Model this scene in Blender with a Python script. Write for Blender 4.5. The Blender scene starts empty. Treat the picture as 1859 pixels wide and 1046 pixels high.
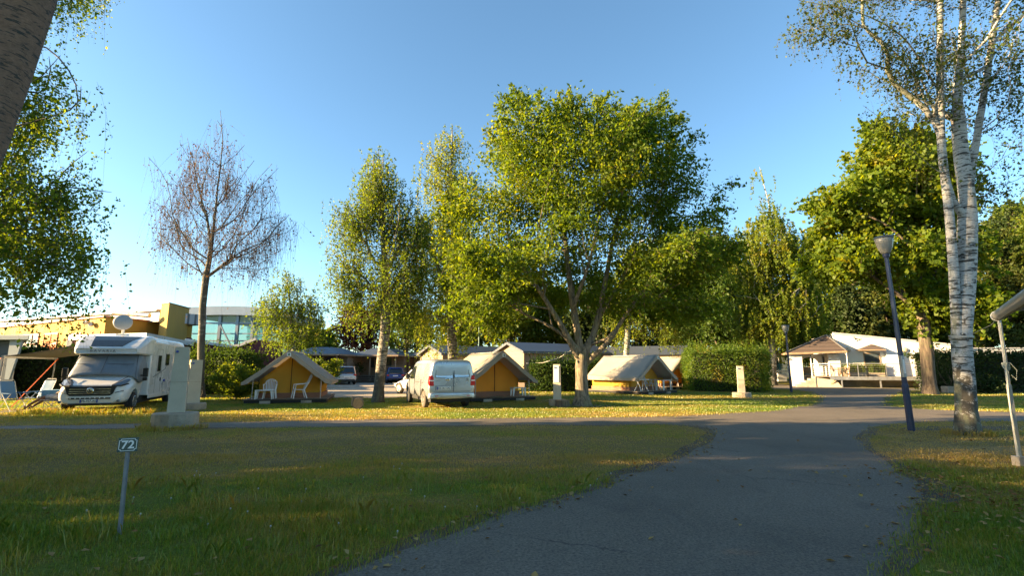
import bpy, bmesh, math, random
import numpy as np
from mathutils import Vector, Matrix
from mathutils.geometry import tessellate_polygon

random.seed(7)
C = bpy.context.scene.collection
PI = math.pi
R = math.radians

# ------------------------------------------------------------------ camera model of the photograph (1859 x 1046)
FPX, PITCH, EYE = 904.0, math.atan(144 / 904.0), 1.6

def ray(px, py):
    v = (523 - py) / FPX
    return ((px - 929.5) / FPX, math.cos(PITCH) - v * math.sin(PITCH), math.sin(PITCH) + v * math.cos(PITCH))

def G(px, py, z=0.0):
    d = ray(px, py); t = (z - EYE) / d[2]
    return (d[0] * t, d[1] * t)

def A(px, py, Y):
    d = ray(px, py); t = Y / d[1]
    return (d[0] * t, Y, EYE + d[2] * t)

# ------------------------------------------------------------------ objects
def thing(name, label, cat, loc=(0, 0, 0), rz=0.0, group=None):
    o = bpy.data.objects.new(name, None); C.objects.link(o)
    o.location = loc; o.rotation_euler = (0, 0, rz)
    o.empty_display_size = 0.2
    o['label'] = label; o['category'] = cat
    if group: o['group'] = group
    return o

def tag(o, label=None, cat=None, group=None, kind=None):
    if label: o['label'] = label
    if cat: o['category'] = cat
    if group: o['group'] = group
    if kind: o['kind'] = kind
    return o

def copy_tree(o, parent=None):
    c = o.copy(); C.objects.link(c)
    if parent is not None: c.parent = parent
    for ch in list(o.children): copy_tree(ch, c)
    return c

class MB:
    def __init__(s): s.v = []; s.f = []; s.m = []
    def add(s, vs, fs, mi=0):
        b = len(s.v); s.v.extend([tuple(x) for x in vs])
        for f in fs: s.f.append(tuple(b + i for i in f)); s.m.append(mi)
        return s
    def box(s, c, d, rz=0.0, mi=0, tilt=None):
        x, y, z = d[0] / 2, d[1] / 2, d[2] / 2
        M = Matrix.Rotation(rz, 3, 'Z')
        if tilt is not None: M = M @ tilt
        vs = [M @ Vector((a * x, b * y, e * z)) + Vector(c) for a in (-1, 1) for b in (-1, 1) for e in (-1, 1)]
        return s.add(vs, [(0, 1, 3, 2), (4, 6, 7, 5), (0, 4, 5, 1), (2, 3, 7, 6), (0, 2, 6, 4), (1, 5, 7, 3)], mi)
    def bx(s, x0, x1, y0, y1, z0, z1, mi=0):
        return s.box(((x0 + x1) / 2, (y0 + y1) / 2, (z0 + z1) / 2), (x1 - x0, y1 - y0, z1 - z0), 0, mi)
    def bar(s, p, q, w, h=None, mi=0, up=(0, 0, 1)):
        h = h or w; p = Vector(p); q = Vector(q); d = (q - p)
        if d.length < 1e-6: return s
        d.normalize(); u = Vector(up)
        if abs(d.dot(u)) > 0.98: u = Vector((0, 1, 0))
        a = d.cross(u).normalized() * w / 2; b = a.normalized().cross(d).normalized() * h / 2
        vs = [p - a - b, p + a - b, p + a + b, p - a + b, q - a - b, q + a - b, q + a + b, q - a + b]
        return s.add(vs, [(3, 2, 1, 0), (4, 5, 6, 7), (0, 1, 5, 4), (1, 2, 6, 5), (2, 3, 7, 6), (3, 0, 4, 7)], mi)
    def tube(s, pts, r, n=8, mi=0, caps=True):
        pts = [Vector(p) for p in pts]; k = len(pts)
        rs = r if isinstance(r, (list, tuple)) else [r] * k
        ref = Vector((0.31, 0.17, 0.93)); vs = []; fs = []
        for i, p in enumerate(pts):
            t = (pts[min(i + 1, k - 1)] - pts[max(i - 1, 0)])
            if t.length < 1e-9: t = Vector((0, 0, 1))
            t.normalize()
            u = t.cross(ref)
            if u.length < .15: u = t.cross(Vector((1, 0, 0)))
            u.normalize(); w = t.cross(u)
            for j in range(n):
                a = 2 * PI * j / n
                vs.append(p + (u * math.cos(a) + w * math.sin(a)) * rs[i])
        for i in range(k - 1):
            for j in range(n):
                a, b = i * n + j, i * n + (j + 1) % n
                fs.append((a, b, b + n, a + n))
        if caps:
            fs.append(tuple(range(n - 1, -1, -1))); fs.append(tuple((k - 1) * n + j for j in range(n)))
        return s.add(vs, fs, mi)
    def lathe(s, prof, n=20, c=(0, 0, 0), mi=0, M=None):
        vs = []; fs = []; k = len(prof)
        for (r, z) in prof:
            for j in range(n):
                a = 2 * PI * j / n; v = Vector((r * math.cos(a), r * math.sin(a), z))
                if M is not None: v = M @ v
                vs.append(v + Vector(c))
        for i in range(k - 1):
            for j in range(n):
                a, b = i * n + j, i * n + (j + 1) % n
                fs.append((a, b, b + n, a + n))
        fs.append(tuple(range(n - 1, -1, -1))); fs.append(tuple((k - 1) * n + j for j in range(n)))
        return s.add(vs, fs, mi)
    def prism(s, poly, a, b, axis='y', mi=0):
        n = len(poly)
        def P(p, t):
            if axis == 'y': return (p[0], t, p[1])
            if axis == 'x': return (t, p[0], p[1])
            return (p[0], p[1], t)
        vs = [P(p, a) for p in poly] + [P(p, b) for p in poly]
        fs = [tuple(range(n)), tuple(range(2 * n - 1, n - 1, -1))] + [(i, n + i, n + (i + 1) % n, (i + 1) % n) for i in range(n)]
        return s.add(vs, fs, mi)
    def slab(s, quad, th, mi=0):
        q = [Vector(p) for p in quad]; nrm = (q[1] - q[0]).cross(q[2] - q[0]).normalized() * th
        vs = q + [p - nrm for p in q]; n = len(q)
        fs = [tuple(range(n)), tuple(range(2 * n - 1, n - 1, -1))] + [(i, n + i, n + (i + 1) % n, (i + 1) % n) for i in range(n)]
        return s.add(vs, fs, mi)
    def loft(s, secs, mi=0, caps=True):
        n = len(secs[0]); vs = [p for sec in secs for p in sec]; fs = []
        for i in range(len(secs) - 1):
            for j in range(n):
                a, b = i * n + j, i * n + (j + 1) % n
                fs.append((a, b, b + n, a + n))
        if caps:
            fs.append(tuple(range(n - 1, -1, -1))); k = (len(secs) - 1) * n; fs.append(tuple(k + j for j in range(n)))
        return s.add(vs, fs, mi)
    def torus(s, c, Rr, r, M=None, n=20, k=6, mi=0):
        vs = []; fs = []
        for i in range(n):
            a = 2 * PI * i / n
            for j in range(k):
                b = 2 * PI * j / k
                v = Vector(((Rr + r * math.cos(b)) * math.cos(a), (Rr + r * math.cos(b)) * math.sin(a), r * math.sin(b)))
                if M is not None: v = M @ v
                vs.append(v + Vector(c))
        for i in range(n):
            for j in range(k):
                fs.append((i * k + j, ((i + 1) % n) * k + j, ((i + 1) % n) * k + (j + 1) % k, i * k + (j + 1) % k))
        return s.add(vs, fs, mi)
    def build(s, name, mats, parent=None, smooth=False, bevel=0.0, sub=0, fix=True):
        me = bpy.data.meshes.new(name); me.from_pydata(s.v, [], s.f)
        if not isinstance(mats, (list, tuple)): mats = [mats]
        for m in mats: me.materials.append(m)
        if len(mats) > 1: me.polygons.foreach_set('material_index', s.m)
        if fix:
            bm = bmesh.new(); bm.from_mesh(me); bmesh.ops.recalc_face_normals(bm, faces=bm.faces); bm.to_mesh(me); bm.free()
        if smooth: me.polygons.foreach_set('use_smooth', [True] * len(me.polygons))
        me.update()
        o = bpy.data.objects.new(name, me); C.objects.link(o)
        if parent is not None: o.parent = parent
        if bevel:
            b = o.modifiers.new('bevel', 'BEVEL'); b.width = bevel; b.segments = 2; b.limit_method = 'ANGLE'; b.angle_limit = R(35)
        if sub:
            b = o.modifiers.new('sub', 'SUBSURF'); b.levels = sub; b.render_levels = sub
        return o

def freeze(o):
    """replace the mesh by its evaluated (modified) one"""
    dg = bpy.context.evaluated_depsgraph_get(); dg.update()
    me = bpy.data.meshes.new_from_object(o.evaluated_get(dg)); o.modifiers.clear(); o.data = me
    return o

def cut(o, cutters):
    """boolean difference, applied; the cutter meshes are removed again"""
    for mb in cutters:
        c = mb.build('cutter', [])
        c.parent = o.parent
        m = o.modifiers.new('cut', 'BOOLEAN'); m.object = c; m.operation = 'DIFFERENCE'; m.solver = 'EXACT'
        freeze(o); bpy.data.objects.remove(c)
    return o

def nmesh(name, V, F, mats, parent=None, fmat=None, smooth=False, attr=None):
    """mesh from numpy arrays: V (n,3), F (m,k)"""
    me = bpy.data.meshes.new(name); V = np.asarray(V, np.float32); F = np.asarray(F, np.int32)
    k = F.shape[1]
    me.vertices.add(len(V)); me.vertices.foreach_set('co', V.ravel())
    me.loops.add(F.size); me.loops.foreach_set('vertex_index', F.ravel())
    me.polygons.add(len(F)); me.polygons.foreach_set('loop_start', np.arange(len(F), dtype=np.int32) * k)
    if not isinstance(mats, (list, tuple)): mats = [mats]
    for m in mats: me.materials.append(m)
    if fmat is not None: me.polygons.foreach_set('material_index', np.asarray(fmat, np.int32))
    if smooth: me.polygons.foreach_set('use_smooth', np.ones(len(F), bool))
    me.update(calc_edges=True); me.validate()
    o = bpy.data.objects.new(name, me); C.objects.link(o)
    if parent is not None: o.parent = parent
    return o

def text_mesh(name, body, size, mat, parent, M, extrude=0.003, space=1.0, bold=0.0):
    cu = bpy.data.curves.new(name, 'FONT'); cu.body = body; cu.size = size; cu.extrude = extrude
    cu.align_x = 'CENTER'; cu.align_y = 'CENTER'; cu.space_character = space; cu.offset = bold
    o = bpy.data.objects.new(name, cu); C.objects.link(o)
    dg = bpy.context.evaluated_depsgraph_get(); dg.update()
    me = bpy.data.meshes.new_from_object(o.evaluated_get(dg)); bpy.data.objects.remove(o); bpy.data.curves.remove(cu)
    me.transform(M); me.materials.clear(); me.materials.append(mat)
    o = bpy.data.objects.new(name, me); C.objects.link(o); o.parent = parent
    return o

# ------------------------------------------------------------------ materials
def newmat(name):
    m = bpy.data.materials.new(name); m.use_nodes = True; nt = m.node_tree; nt.nodes.clear()
    out = nt.nodes.new('ShaderNodeOutputMaterial')
    return m, nt, out

def N(nt, t, **kw):
    n = nt.nodes.new(t)
    for k, v in kw.items():
        if k.startswith('i_'):
            key = k[2:].replace('_', ' ')
            n.inputs[key].default_value = v
        else: setattr(n, k, v)
    return n

def ramp(nt, stops, src=None):
    r = nt.nodes.new('ShaderNodeValToRGB'); e = r.color_ramp.elements
    while len(e) < len(stops): e.new(0.5)
    for i, (p, c) in enumerate(stops):
        e[i].position = p; e[i].color = (c[0], c[1], c[2], 1) if not isinstance(c, (int, float)) else (c, c, c, 1)
    if src is not None: nt.links.new(src, r.inputs[0])
    return r

def noise(nt, scale, detail=4, rough=.55, vec=None, dist=0.0):
    n = nt.nodes.new('ShaderNodeTexNoise'); n.inputs['Scale'].default_value = scale
    n.inputs['Detail'].default_value = detail; n.inputs['Roughness'].default_value = rough; n.inputs['Distortion'].default_value = dist
    if vec is not None: nt.links.new(vec, n.inputs['Vector'])
    return n

def mixc(nt, fac, a, b, blend='MIX'):
    m = nt.nodes.new('ShaderNodeMix'); m.data_type = 'RGBA'; m.blend_type = blend
    for sock, val in ((m.inputs[0], fac), (m.inputs[6], a), (m.inputs[7], b)):
        if isinstance(val, bpy.types.NodeSocket): nt.links.new(val, sock)
        elif isinstance(val, (int, float)): sock.default_value = val
        else: sock.default_value = (val[0], val[1], val[2], 1)
    return m.outputs[2]

def mapping(nt, scale=(1, 1, 1), rot=(0, 0, 0)):
    tc = nt.nodes.new('ShaderNodeTexCoord'); mp = nt.nodes.new('ShaderNodeMapping')
    mp.inputs['Scale'].default_value = scale; mp.inputs['Rotation'].default_value = rot
    nt.links.new(tc.outputs['Object'], mp.inputs['Vector'])
    return mp.outputs[0]

def bump(nt, height, strength=.3, dist=.02):
    b = nt.nodes.new('ShaderNodeBump'); b.inputs['Strength'].default_value = strength; b.inputs['Distance'].default_value = dist
    nt.links.new(height, b.inputs['Height']); return b.outputs[0]

def surf(name, col, rough=.6, metal=0.0, var=.18, scale=2.5, fine=40, dirt=0.0, bmp=.08, coat=0.0, trans=0.0, stretch=(1, 1, 1), spec=.5):
    """general painted / plastic / canvas / concrete surface with blotches, fine grain and a little dirt"""
    m, nt, out = newmat(name)
    v = mapping(nt, stretch)
    n1 = noise(nt, scale, 5, .6, v); n2 = noise(nt, fine, 3, .6, v)
    lo = tuple(c * (1 - var) for c in col); hi = tuple(min(1, c * (1 + var * .7)) for c in col)
    r1 = ramp(nt, [(.3, lo), (.7, hi)], n1.outputs[0])
    c = mixc(nt, .12 + var * .3, r1.outputs[0], n2.outputs[0], 'OVERLAY')
    if dirt:
        n3 = noise(nt, scale * .7, 8, .7, v, .6); r3 = ramp(nt, [(.5, 0), (.72, dirt)], n3.outputs[0])
        c = mixc(nt, r3.outputs[0], c, (.06, .05, .035))
    p = N(nt, 'ShaderNodeBsdfPrincipled'); nt.links.new(c, p.inputs['Base Color'])
    rr = ramp(nt, [(.3, max(.02, rough - .08)), (.7, min(1, rough + .08))], n1.outputs[0]); nt.links.new(rr.outputs[0], p.inputs['Roughness'])
    p.inputs['Metallic'].default_value = metal; p.inputs['Coat Weight'].default_value = coat; p.inputs['Coat Roughness'].default_value = .06
    p.inputs['Specular IOR Level'].default_value = spec
    if bmp: nt.links.new(bump(nt, n2.outputs[0], bmp, .01), p.inputs['Normal'])
    sh = p.outputs[0]
    if trans:
        t = N(nt, 'ShaderNodeBsdfTranslucent'); nt.links.new(c, t.inputs['Color'])
        mx = N(nt, 'ShaderNodeMixShader'); mx.inputs[0].default_value = trans
        nt.links.new(sh, mx.inputs[1]); nt.links.new(t.outputs[0], mx.inputs[2]); sh = mx.outputs[0]
    nt.links.new(sh, out.inputs[0])
    return m

def planks(name, col, pitch=.14, axis='Z', rough=.7, var=.3, gap=.06):
    """boards: darker joints every `pitch` metres along an axis, tone differing per board"""
    m, nt, out = newmat(name)
    tc = N(nt, 'ShaderNodeTexCoord'); sx = N(nt, 'ShaderNodeSeparateXYZ'); nt.links.new(tc.outputs['Object'], sx.inputs[0])
    d = N(nt, 'ShaderNodeMath', operation='DIVIDE'); nt.links.new(sx.outputs[axis], d.inputs[0]); d.inputs[1].default_value = pitch
    fr = N(nt, 'ShaderNodeMath', operation='FRACT'); nt.links.new(d.outputs[0], fr.inputs[0])
    fl = N(nt, 'ShaderNodeMath', operation='FLOOR'); nt.links.new(d.outputs[0], fl.inputs[0])
    wn = N(nt, 'ShaderNodeTexWhiteNoise', noise_dimensions='1D'); nt.links.new(fl.outputs[0], wn.inputs['W'])
    st = {'Z': (1.2, 1.2, 14), 'X': (14, 1.2, 14), 'Y': (1.2, 14, 14)}[axis]
    n1 = noise(nt, 1.6, 6, .65, mapping(nt, st))
    lo = tuple(c * (1 - var) for c in col); hi = tuple(min(1, c * (1 + var)) for c in col)
    c1 = ramp(nt, [(.25, lo), (.75, hi)], n1.outputs[0]); c2 = ramp(nt, [(0, lo), (1, hi)], wn.outputs[0])
    c = mixc(nt, .45, c1.outputs[0], c2.outputs[0])
    j = ramp(nt, [(0, 1), (gap, 1), (gap + .03, 0)], fr.outputs[0])
    c = mixc(nt, j.outputs[0], c, tuple(x * .25 for x in col))
    p = N(nt, 'ShaderNodeBsdfPrincipled'); nt.links.new(c, p.inputs['Base Color']); p.inputs['Roughness'].default_value = rough
    iv = N(nt, 'ShaderNodeMath', operation='SUBTRACT'); iv.inputs[0].default_value = 1; nt.links.new(j.outputs[0], iv.inputs[1])
    nt.links.new(bump(nt, iv.outputs[0], .6, .01), p.inputs['Normal']); nt.links.new(p.outputs[0], out.inputs[0])
    return m

def glassy(name, tint=(.02, .025, .03), rough=.05, alpha=0.0, tcol=(.75, .85, .85)):
    """window glass: dark room behind (alpha 0) or see-through"""
    m, nt, out = newmat(name)
    p = N(nt, 'ShaderNodeBsdfPrincipled'); p.inputs['Base Color'].default_value = (*tint, 1); p.inputs['Roughness'].default_value = rough
    p.inputs['Specular IOR Level'].default_value = .8
    n1 = noise(nt, 1.3, 2); nt.links.new(bump(nt, n1.outputs[0], .05, .05), p.inputs['Normal'])
    if alpha:
        t = N(nt, 'ShaderNodeBsdfTransparent'); t.inputs[0].default_value = (*tcol, 1)
        mx = N(nt, 'ShaderNodeMixShader'); mx.inputs[0].default_value = alpha
        nt.links.new(p.outputs[0], mx.inputs[1]); nt.links.new(t.outputs[0], mx.inputs[2]); nt.links.new(mx.outputs[0], out.inputs[0])
    else: nt.links.new(p.outputs[0], out.inputs[0])
    return m

def leafmat(name, stops, trans=.42, tboost=1.5, clump=.6, gloss=.015, yellow=None):
    """leaves: tone differs leaf by leaf and spray by spray; thin enough to let light through"""
    m, nt, out = newmat(name)
    g = N(nt, 'ShaderNodeNewGeometry'); n1 = noise(nt, clump, 3, .6, mapping(nt))
    r1 = ramp(nt, [(.3, 0), (.7, 1)], n1.outputs[0])
    mx = N(nt, 'ShaderNodeMath', operation='MULTIPLY_ADD'); nt.links.new(r1.outputs[0], mx.inputs[0]); mx.inputs[1].default_value = .5
    mm = N(nt, 'ShaderNodeMath', operation='MULTIPLY'); nt.links.new(g.outputs['Random Per Island'], mm.inputs[0]); mm.inputs[1].default_value = .5
    nt.links.new(mm.outputs[0], mx.inputs[2])
    c = ramp(nt, stops, mx.outputs[0]).outputs[0]
    if yellow:
        n2 = noise(nt, clump * 1.7, 4, .6, mapping(nt, (1.1, .9, 1.2)))
        r2 = ramp(nt, [(.58, 0), (.7, .75)], n2.outputs[0]); c = mixc(nt, r2.outputs[0], c, yellow)
    d = N(nt, 'ShaderNodeBsdfDiffuse'); nt.links.new(c, d.inputs[0])
    t = N(nt, 'ShaderNodeBsdfTranslucent')
    tc = mixc(nt, 1.0, c, (tboost * 1.25, tboost, .35 * tboost), 'MULTIPLY'); nt.links.new(tc, t.inputs[0])
    a = N(nt, 'ShaderNodeMixShader'); a.inputs[0].default_value = trans
    nt.links.new(d.outputs[0], a.inputs[1]); nt.links.new(t.outputs[0], a.inputs[2])
    gl = N(nt, 'ShaderNodeBsdfGlossy'); gl.inputs['Roughness'].default_value = .6; gl.inputs[0].default_value = (.9, .9, .85, 1)
    b = N(nt, 'ShaderNodeMixShader'); b.inputs[0].default_value = gloss
    nt.links.new(a.outputs[0], b.inputs[1]); nt.links.new(gl.outputs[0], b.inputs[2]); nt.links.new(b.outputs[0], out.inputs[0])
    return m

def barkmat(name, dark, light, scale=5, lichen=None):
    m, nt, out = newmat(name)
    n1 = noise(nt, scale, 9, .72, mapping(nt, (2.0, 2.0, .3)), .5)
    c = ramp(nt, [(.38, dark), (.60, light)], n1.outputs[0]).outputs[0]
    if lichen:
        n2 = noise(nt, 1.6, 6, .7, mapping(nt)); c = mixc(nt, ramp(nt, [(.52, 0), (.66, .7)], n2.outputs[0]).outputs[0], c, lichen)
    p = N(nt, 'ShaderNodeBsdfPrincipled'); nt.links.new(c, p.inputs['Base Color']); p.inputs['Roughness'].default_value = .9
    nt.links.new(bump(nt, n1.outputs[0], .9, .04), p.inputs['Normal']); nt.links.new(p.outputs[0], out.inputs[0])
    return m

def birchmat(name, white=(.62, .58, .52), moss=.5, zdark=1.0, scale=1.0, slash=.53, mossc=(.12, .13, .085)):
    """birch bark: pale with dark sideways slashes, rough and black towards the foot, green-grey lichen down one flank"""
    m, nt, out = newmat(name)
    v = mapping(nt, (1.5 * scale, 1.5 * scale, 9 * scale)); n1 = noise(nt, 1.9, 7, .66, v, .8)
    v2 = mapping(nt, (2.6 * scale, 2.6 * scale, 3.4 * scale)); n2 = noise(nt, 1.5, 8, .72, v2, .4)
    v4 = mapping(nt, (7 * scale, 7 * scale, 16 * scale)); n4 = noise(nt, 2.2, 6, .7, v4, .3)
    wh = ramp(nt, [(.25, tuple(x * .5 for x in white)), (.5, tuple(x * .85 for x in white)), (.75, white)], n2.outputs[0]).outputs[0]
    wh = mixc(nt, .5, wh, ramp(nt, [(.3, (.25,) * 3), (.7, (.75,) * 3)], n4.outputs[0]).outputs[0], 'OVERLAY')
    sl = ramp(nt, [(slash, 0), (slash + .035, 1)], n1.outputs[0]).outputs[0]
    c = mixc(nt, sl, wh, (.04, .036, .03))
    g = N(nt, 'ShaderNodeTexCoord'); sx = N(nt, 'ShaderNodeSeparateXYZ'); nt.links.new(g.outputs['Object'], sx.inputs[0])
    mr = N(nt, 'ShaderNodeMapRange'); nt.links.new(sx.outputs['Z'], mr.inputs[0]); mr.inputs[1].default_value = 0; mr.inputs[2].default_value = zdark * 2.2
    mr.inputs[3].default_value = .20; mr.inputs[4].default_value = -.05
    ad = N(nt, 'ShaderNodeMath', operation='ADD'); nt.links.new(mr.outputs[0], ad.inputs[0]); nt.links.new(n2.outputs[0], ad.inputs[1])
    c = mixc(nt, ramp(nt, [(.56, 0), (.62, 1)], ad.outputs[0]).outputs[0], c, (.05, .045, .035))
    if moss:
        n3 = noise(nt, 1.9, 8, .75, mapping(nt, (1.4, 1.4, .45))); mr2 = N(nt, 'ShaderNodeMath', operation='MULTIPLY_ADD'); nt.links.new(sx.outputs['X'], mr2.inputs[0]); mr2.inputs[1].default_value = -.35; nt.links.new(n3.outputs[0], mr2.inputs[2])
        c = mixc(nt, ramp(nt, [(.50, 0), (.60, moss)], mr2.outputs[0]).outputs[0], c, mossc)
    p = N(nt, 'ShaderNodeBsdfPrincipled'); nt.links.new(c, p.inputs['Base Color']); p.inputs['Roughness'].default_value = .8
    hgt = mixc(nt, .5, n2.outputs[0], n4.outputs[0]); nt.links.new(bump(nt, hgt, .9, .04), p.inputs['Normal']); nt.links.new(p.outputs[0], out.inputs[0])
    return m

# ------------------------------------------------------------------ plants
def tubes_np(chains, seg=6):
    """chains: list of (pts (k,3), radii (k,)) -> V,F (quads)"""
    Vs, Fs, base = [], [], 0
    for pts, rad in chains:
        k = len(pts)
        t = np.empty_like(pts); t[1:-1] = pts[2:] - pts[:-2]; t[0] = pts[1] - pts[0]; t[-1] = pts[-1] - pts[-2]
        t /= np.linalg.norm(t, axis=1, keepdims=True) + 1e-9
        ref = np.array([.29, .13, .05]) if abs(t[:, 2]).mean() > .6 else np.array([.05, .11, 1.0])
        u = np.cross(t, ref); u /= np.linalg.norm(u, axis=1, keepdims=True) + 1e-9
        w = np.cross(t, u)
        n = seg if rad[0] > .035 else (4 if rad[0] > .012 else 3)
        if rad[0] > .12: n = max(n, 14)
        a = np.arange(n) * 2 * PI / n
        ring = (u[:, None, :] * np.cos(a)[None, :, None] + w[:, None, :] * np.sin(a)[None, :, None]) * rad[:, None, None] + pts[:, None, :]
        Vs.append(ring.reshape(-1, 3))
        i = np.arange(k - 1)[:, None] * n; j = np.arange(n)[None, :]; j2 = (j + 1) % n
        Fs.append(np.stack([i + j, i + j2, i + j2 + n, i + j + n], -1).reshape(-1, 4) + base)
        base += k * n
    return np.concatenate(Vs), np.concatenate(Fs)

def leaves_np(rs, c, size, asp=.62, up=.4, droop=.2, var=.5, fold=False):
    """diamond leaves at centres c"""
    n = len(c)
    nr = rs.normal(size=(n, 3)); nr[:, 2] += up * 2; nr /= np.linalg.norm(nr, axis=1, keepdims=True)
    a = rs.normal(size=(n, 3)); a[:, 2] -= droop * 2; a -= nr * (a * nr).sum(1, keepdims=True); a /= np.linalg.norm(a, axis=1, keepdims=True) + 1e-9
    b = np.cross(nr, a); L = size * (1 + var * rs.uniform(-1, 1, n))[:, None] * .5; W = L * asp
    off = nr * L * .25 if fold else 0
    V = np.stack([c - a * L, c + b * W + off, c + a * L, c - b * W + off], 1).reshape(-1, 3)
    F = np.arange(n * 4).reshape(-1, 4)
    return V, F

def grow(rs, trunk, tips, bf=.35, zmin=0.0):
    """join the tip points to the trunk by short paths (balanced minimum spanning tree)"""
    pos = [np.array(p, float) for p in trunk]; par = [-1] + list(range(len(trunk) - 1))
    pl = [0.0]
    for i in range(1, len(trunk)): pl.append(pl[-1] + np.linalg.norm(pos[i] - pos[i - 1]))
    pl = [max(0, x) for x in pl]
    tips = np.asarray(tips, float); n = len(tips)
    best = np.full(n, 1e9); bi = np.zeros(n, int); done = np.zeros(n, bool)
    def relax(k):
        d = tips - pos[k]; h = np.linalg.norm(d, axis=1)
        c = h + bf * pl[k] + np.where(d[:, 2] < 0, -d[:, 2] * .55, 0)
        m = c < best; best[m] = c[m]; bi[m] = k
    for k in range(len(trunk)):
        if trunk[k][2] >= zmin: relax(k)
    for _ in range(n):
        q = int(np.argmin(np.where(done, 1e9, best))); done[q] = True; k = bi[q]
        d = np.linalg.norm(tips[q] - pos[k]); m = max(1, int(d / .8)); p0 = pos[k].copy()
        for s in range(1, m + 1):
            f = s / m; p = p0 + (tips[q] - p0) * f
            if s < m: p = p + rs.normal(size=3) * .05 * d / m + np.array([0, 0, -.06 * d * math.sin(PI * f)])
            pos.append(p); par.append(k if s == 1 else len(pos) - 2); pl.append(pl[par[-1]] + d / m)
            relax(len(pos) - 1)
    return np.array(pos), np.array(par)

def skeleton(pos, par, ntrunk, Rb, p=.5, rmin=.006, flare=.35, smooth=1):
    n = len(pos); cnt = np.ones(n)
    for i in range(n - 1, 0, -1): cnt[par[i]] += cnt[i]
    main = np.full(n, -1)
    for i in range(1, n):
        k = par[i]
        if main[k] < 0 or cnt[i] > cnt[main[k]]: main[k] = i
    for i in range(ntrunk - 1): main[i] = i + 1
    q = pos.copy()
    for _ in range(smooth):
        q2 = q.copy()
        for i in range(1, n):
            if main[i] >= 0: q2[i] = q[i] * .5 + (q[par[i]] + q[main[i]]) * .25
        q = q2
    rad = np.maximum(Rb * (cnt / cnt[0]) ** p, rmin)
    z = q[:, 2] - q[0, 2]
    rad[:ntrunk] *= (1 + flare * np.exp(-z[:ntrunk] / .28))
    chains = []
    for i in range(n):
        if i == 0 or main[par[i]] != i:
            ch = [i]
            while main[ch[-1]] >= 0: ch.append(main[ch[-1]])
            pts = q[ch]; rr = rad[ch].copy()
            if i:
                pts = np.vstack([q[par[i]], pts]); rr = np.concatenate([[min(rad[par[i]] * .9, rr[0] * 1.25)], rr])
            rr[-1] = min(rr[-1], rmin)
            if len(pts) >= 2: chains.append((pts, rr))
    return q, rad, cnt, chains

def in_blobs(rs, blobs, n, hollow=.0, zcut=None):
    """n random points inside a union of ellipsoids (cx,cy,cz,rx,ry,rz[,weight])"""
    w = np.array([b[3] * b[4] * b[5] * (b[6] if len(b) > 6 else 1) for b in blobs]); w = w / w.sum(); out = []
    while len(out) < n:
        b = blobs[rs.choice(len(blobs), p=w)]
        d = rs.normal(size=3); d /= np.linalg.norm(d); r = rs.uniform(hollow ** 3, 1) ** (1 / 3)
        out.append((b[0] + d[0] * b[3] * r, b[1] + d[1] * b[4] * r, b[2] + d[2] * b[5] * r))
    return np.array(out)

def resample(pts, step=.45):
    pts = [np.array(p, float) for p in pts]; out = [pts[0]]
    for a, b in zip(pts, pts[1:]):
        k = max(1, int(np.linalg.norm(b - a) / step))
        for s in range(1, k + 1): out.append(a + (b - a) * s / k)
    return out

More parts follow.
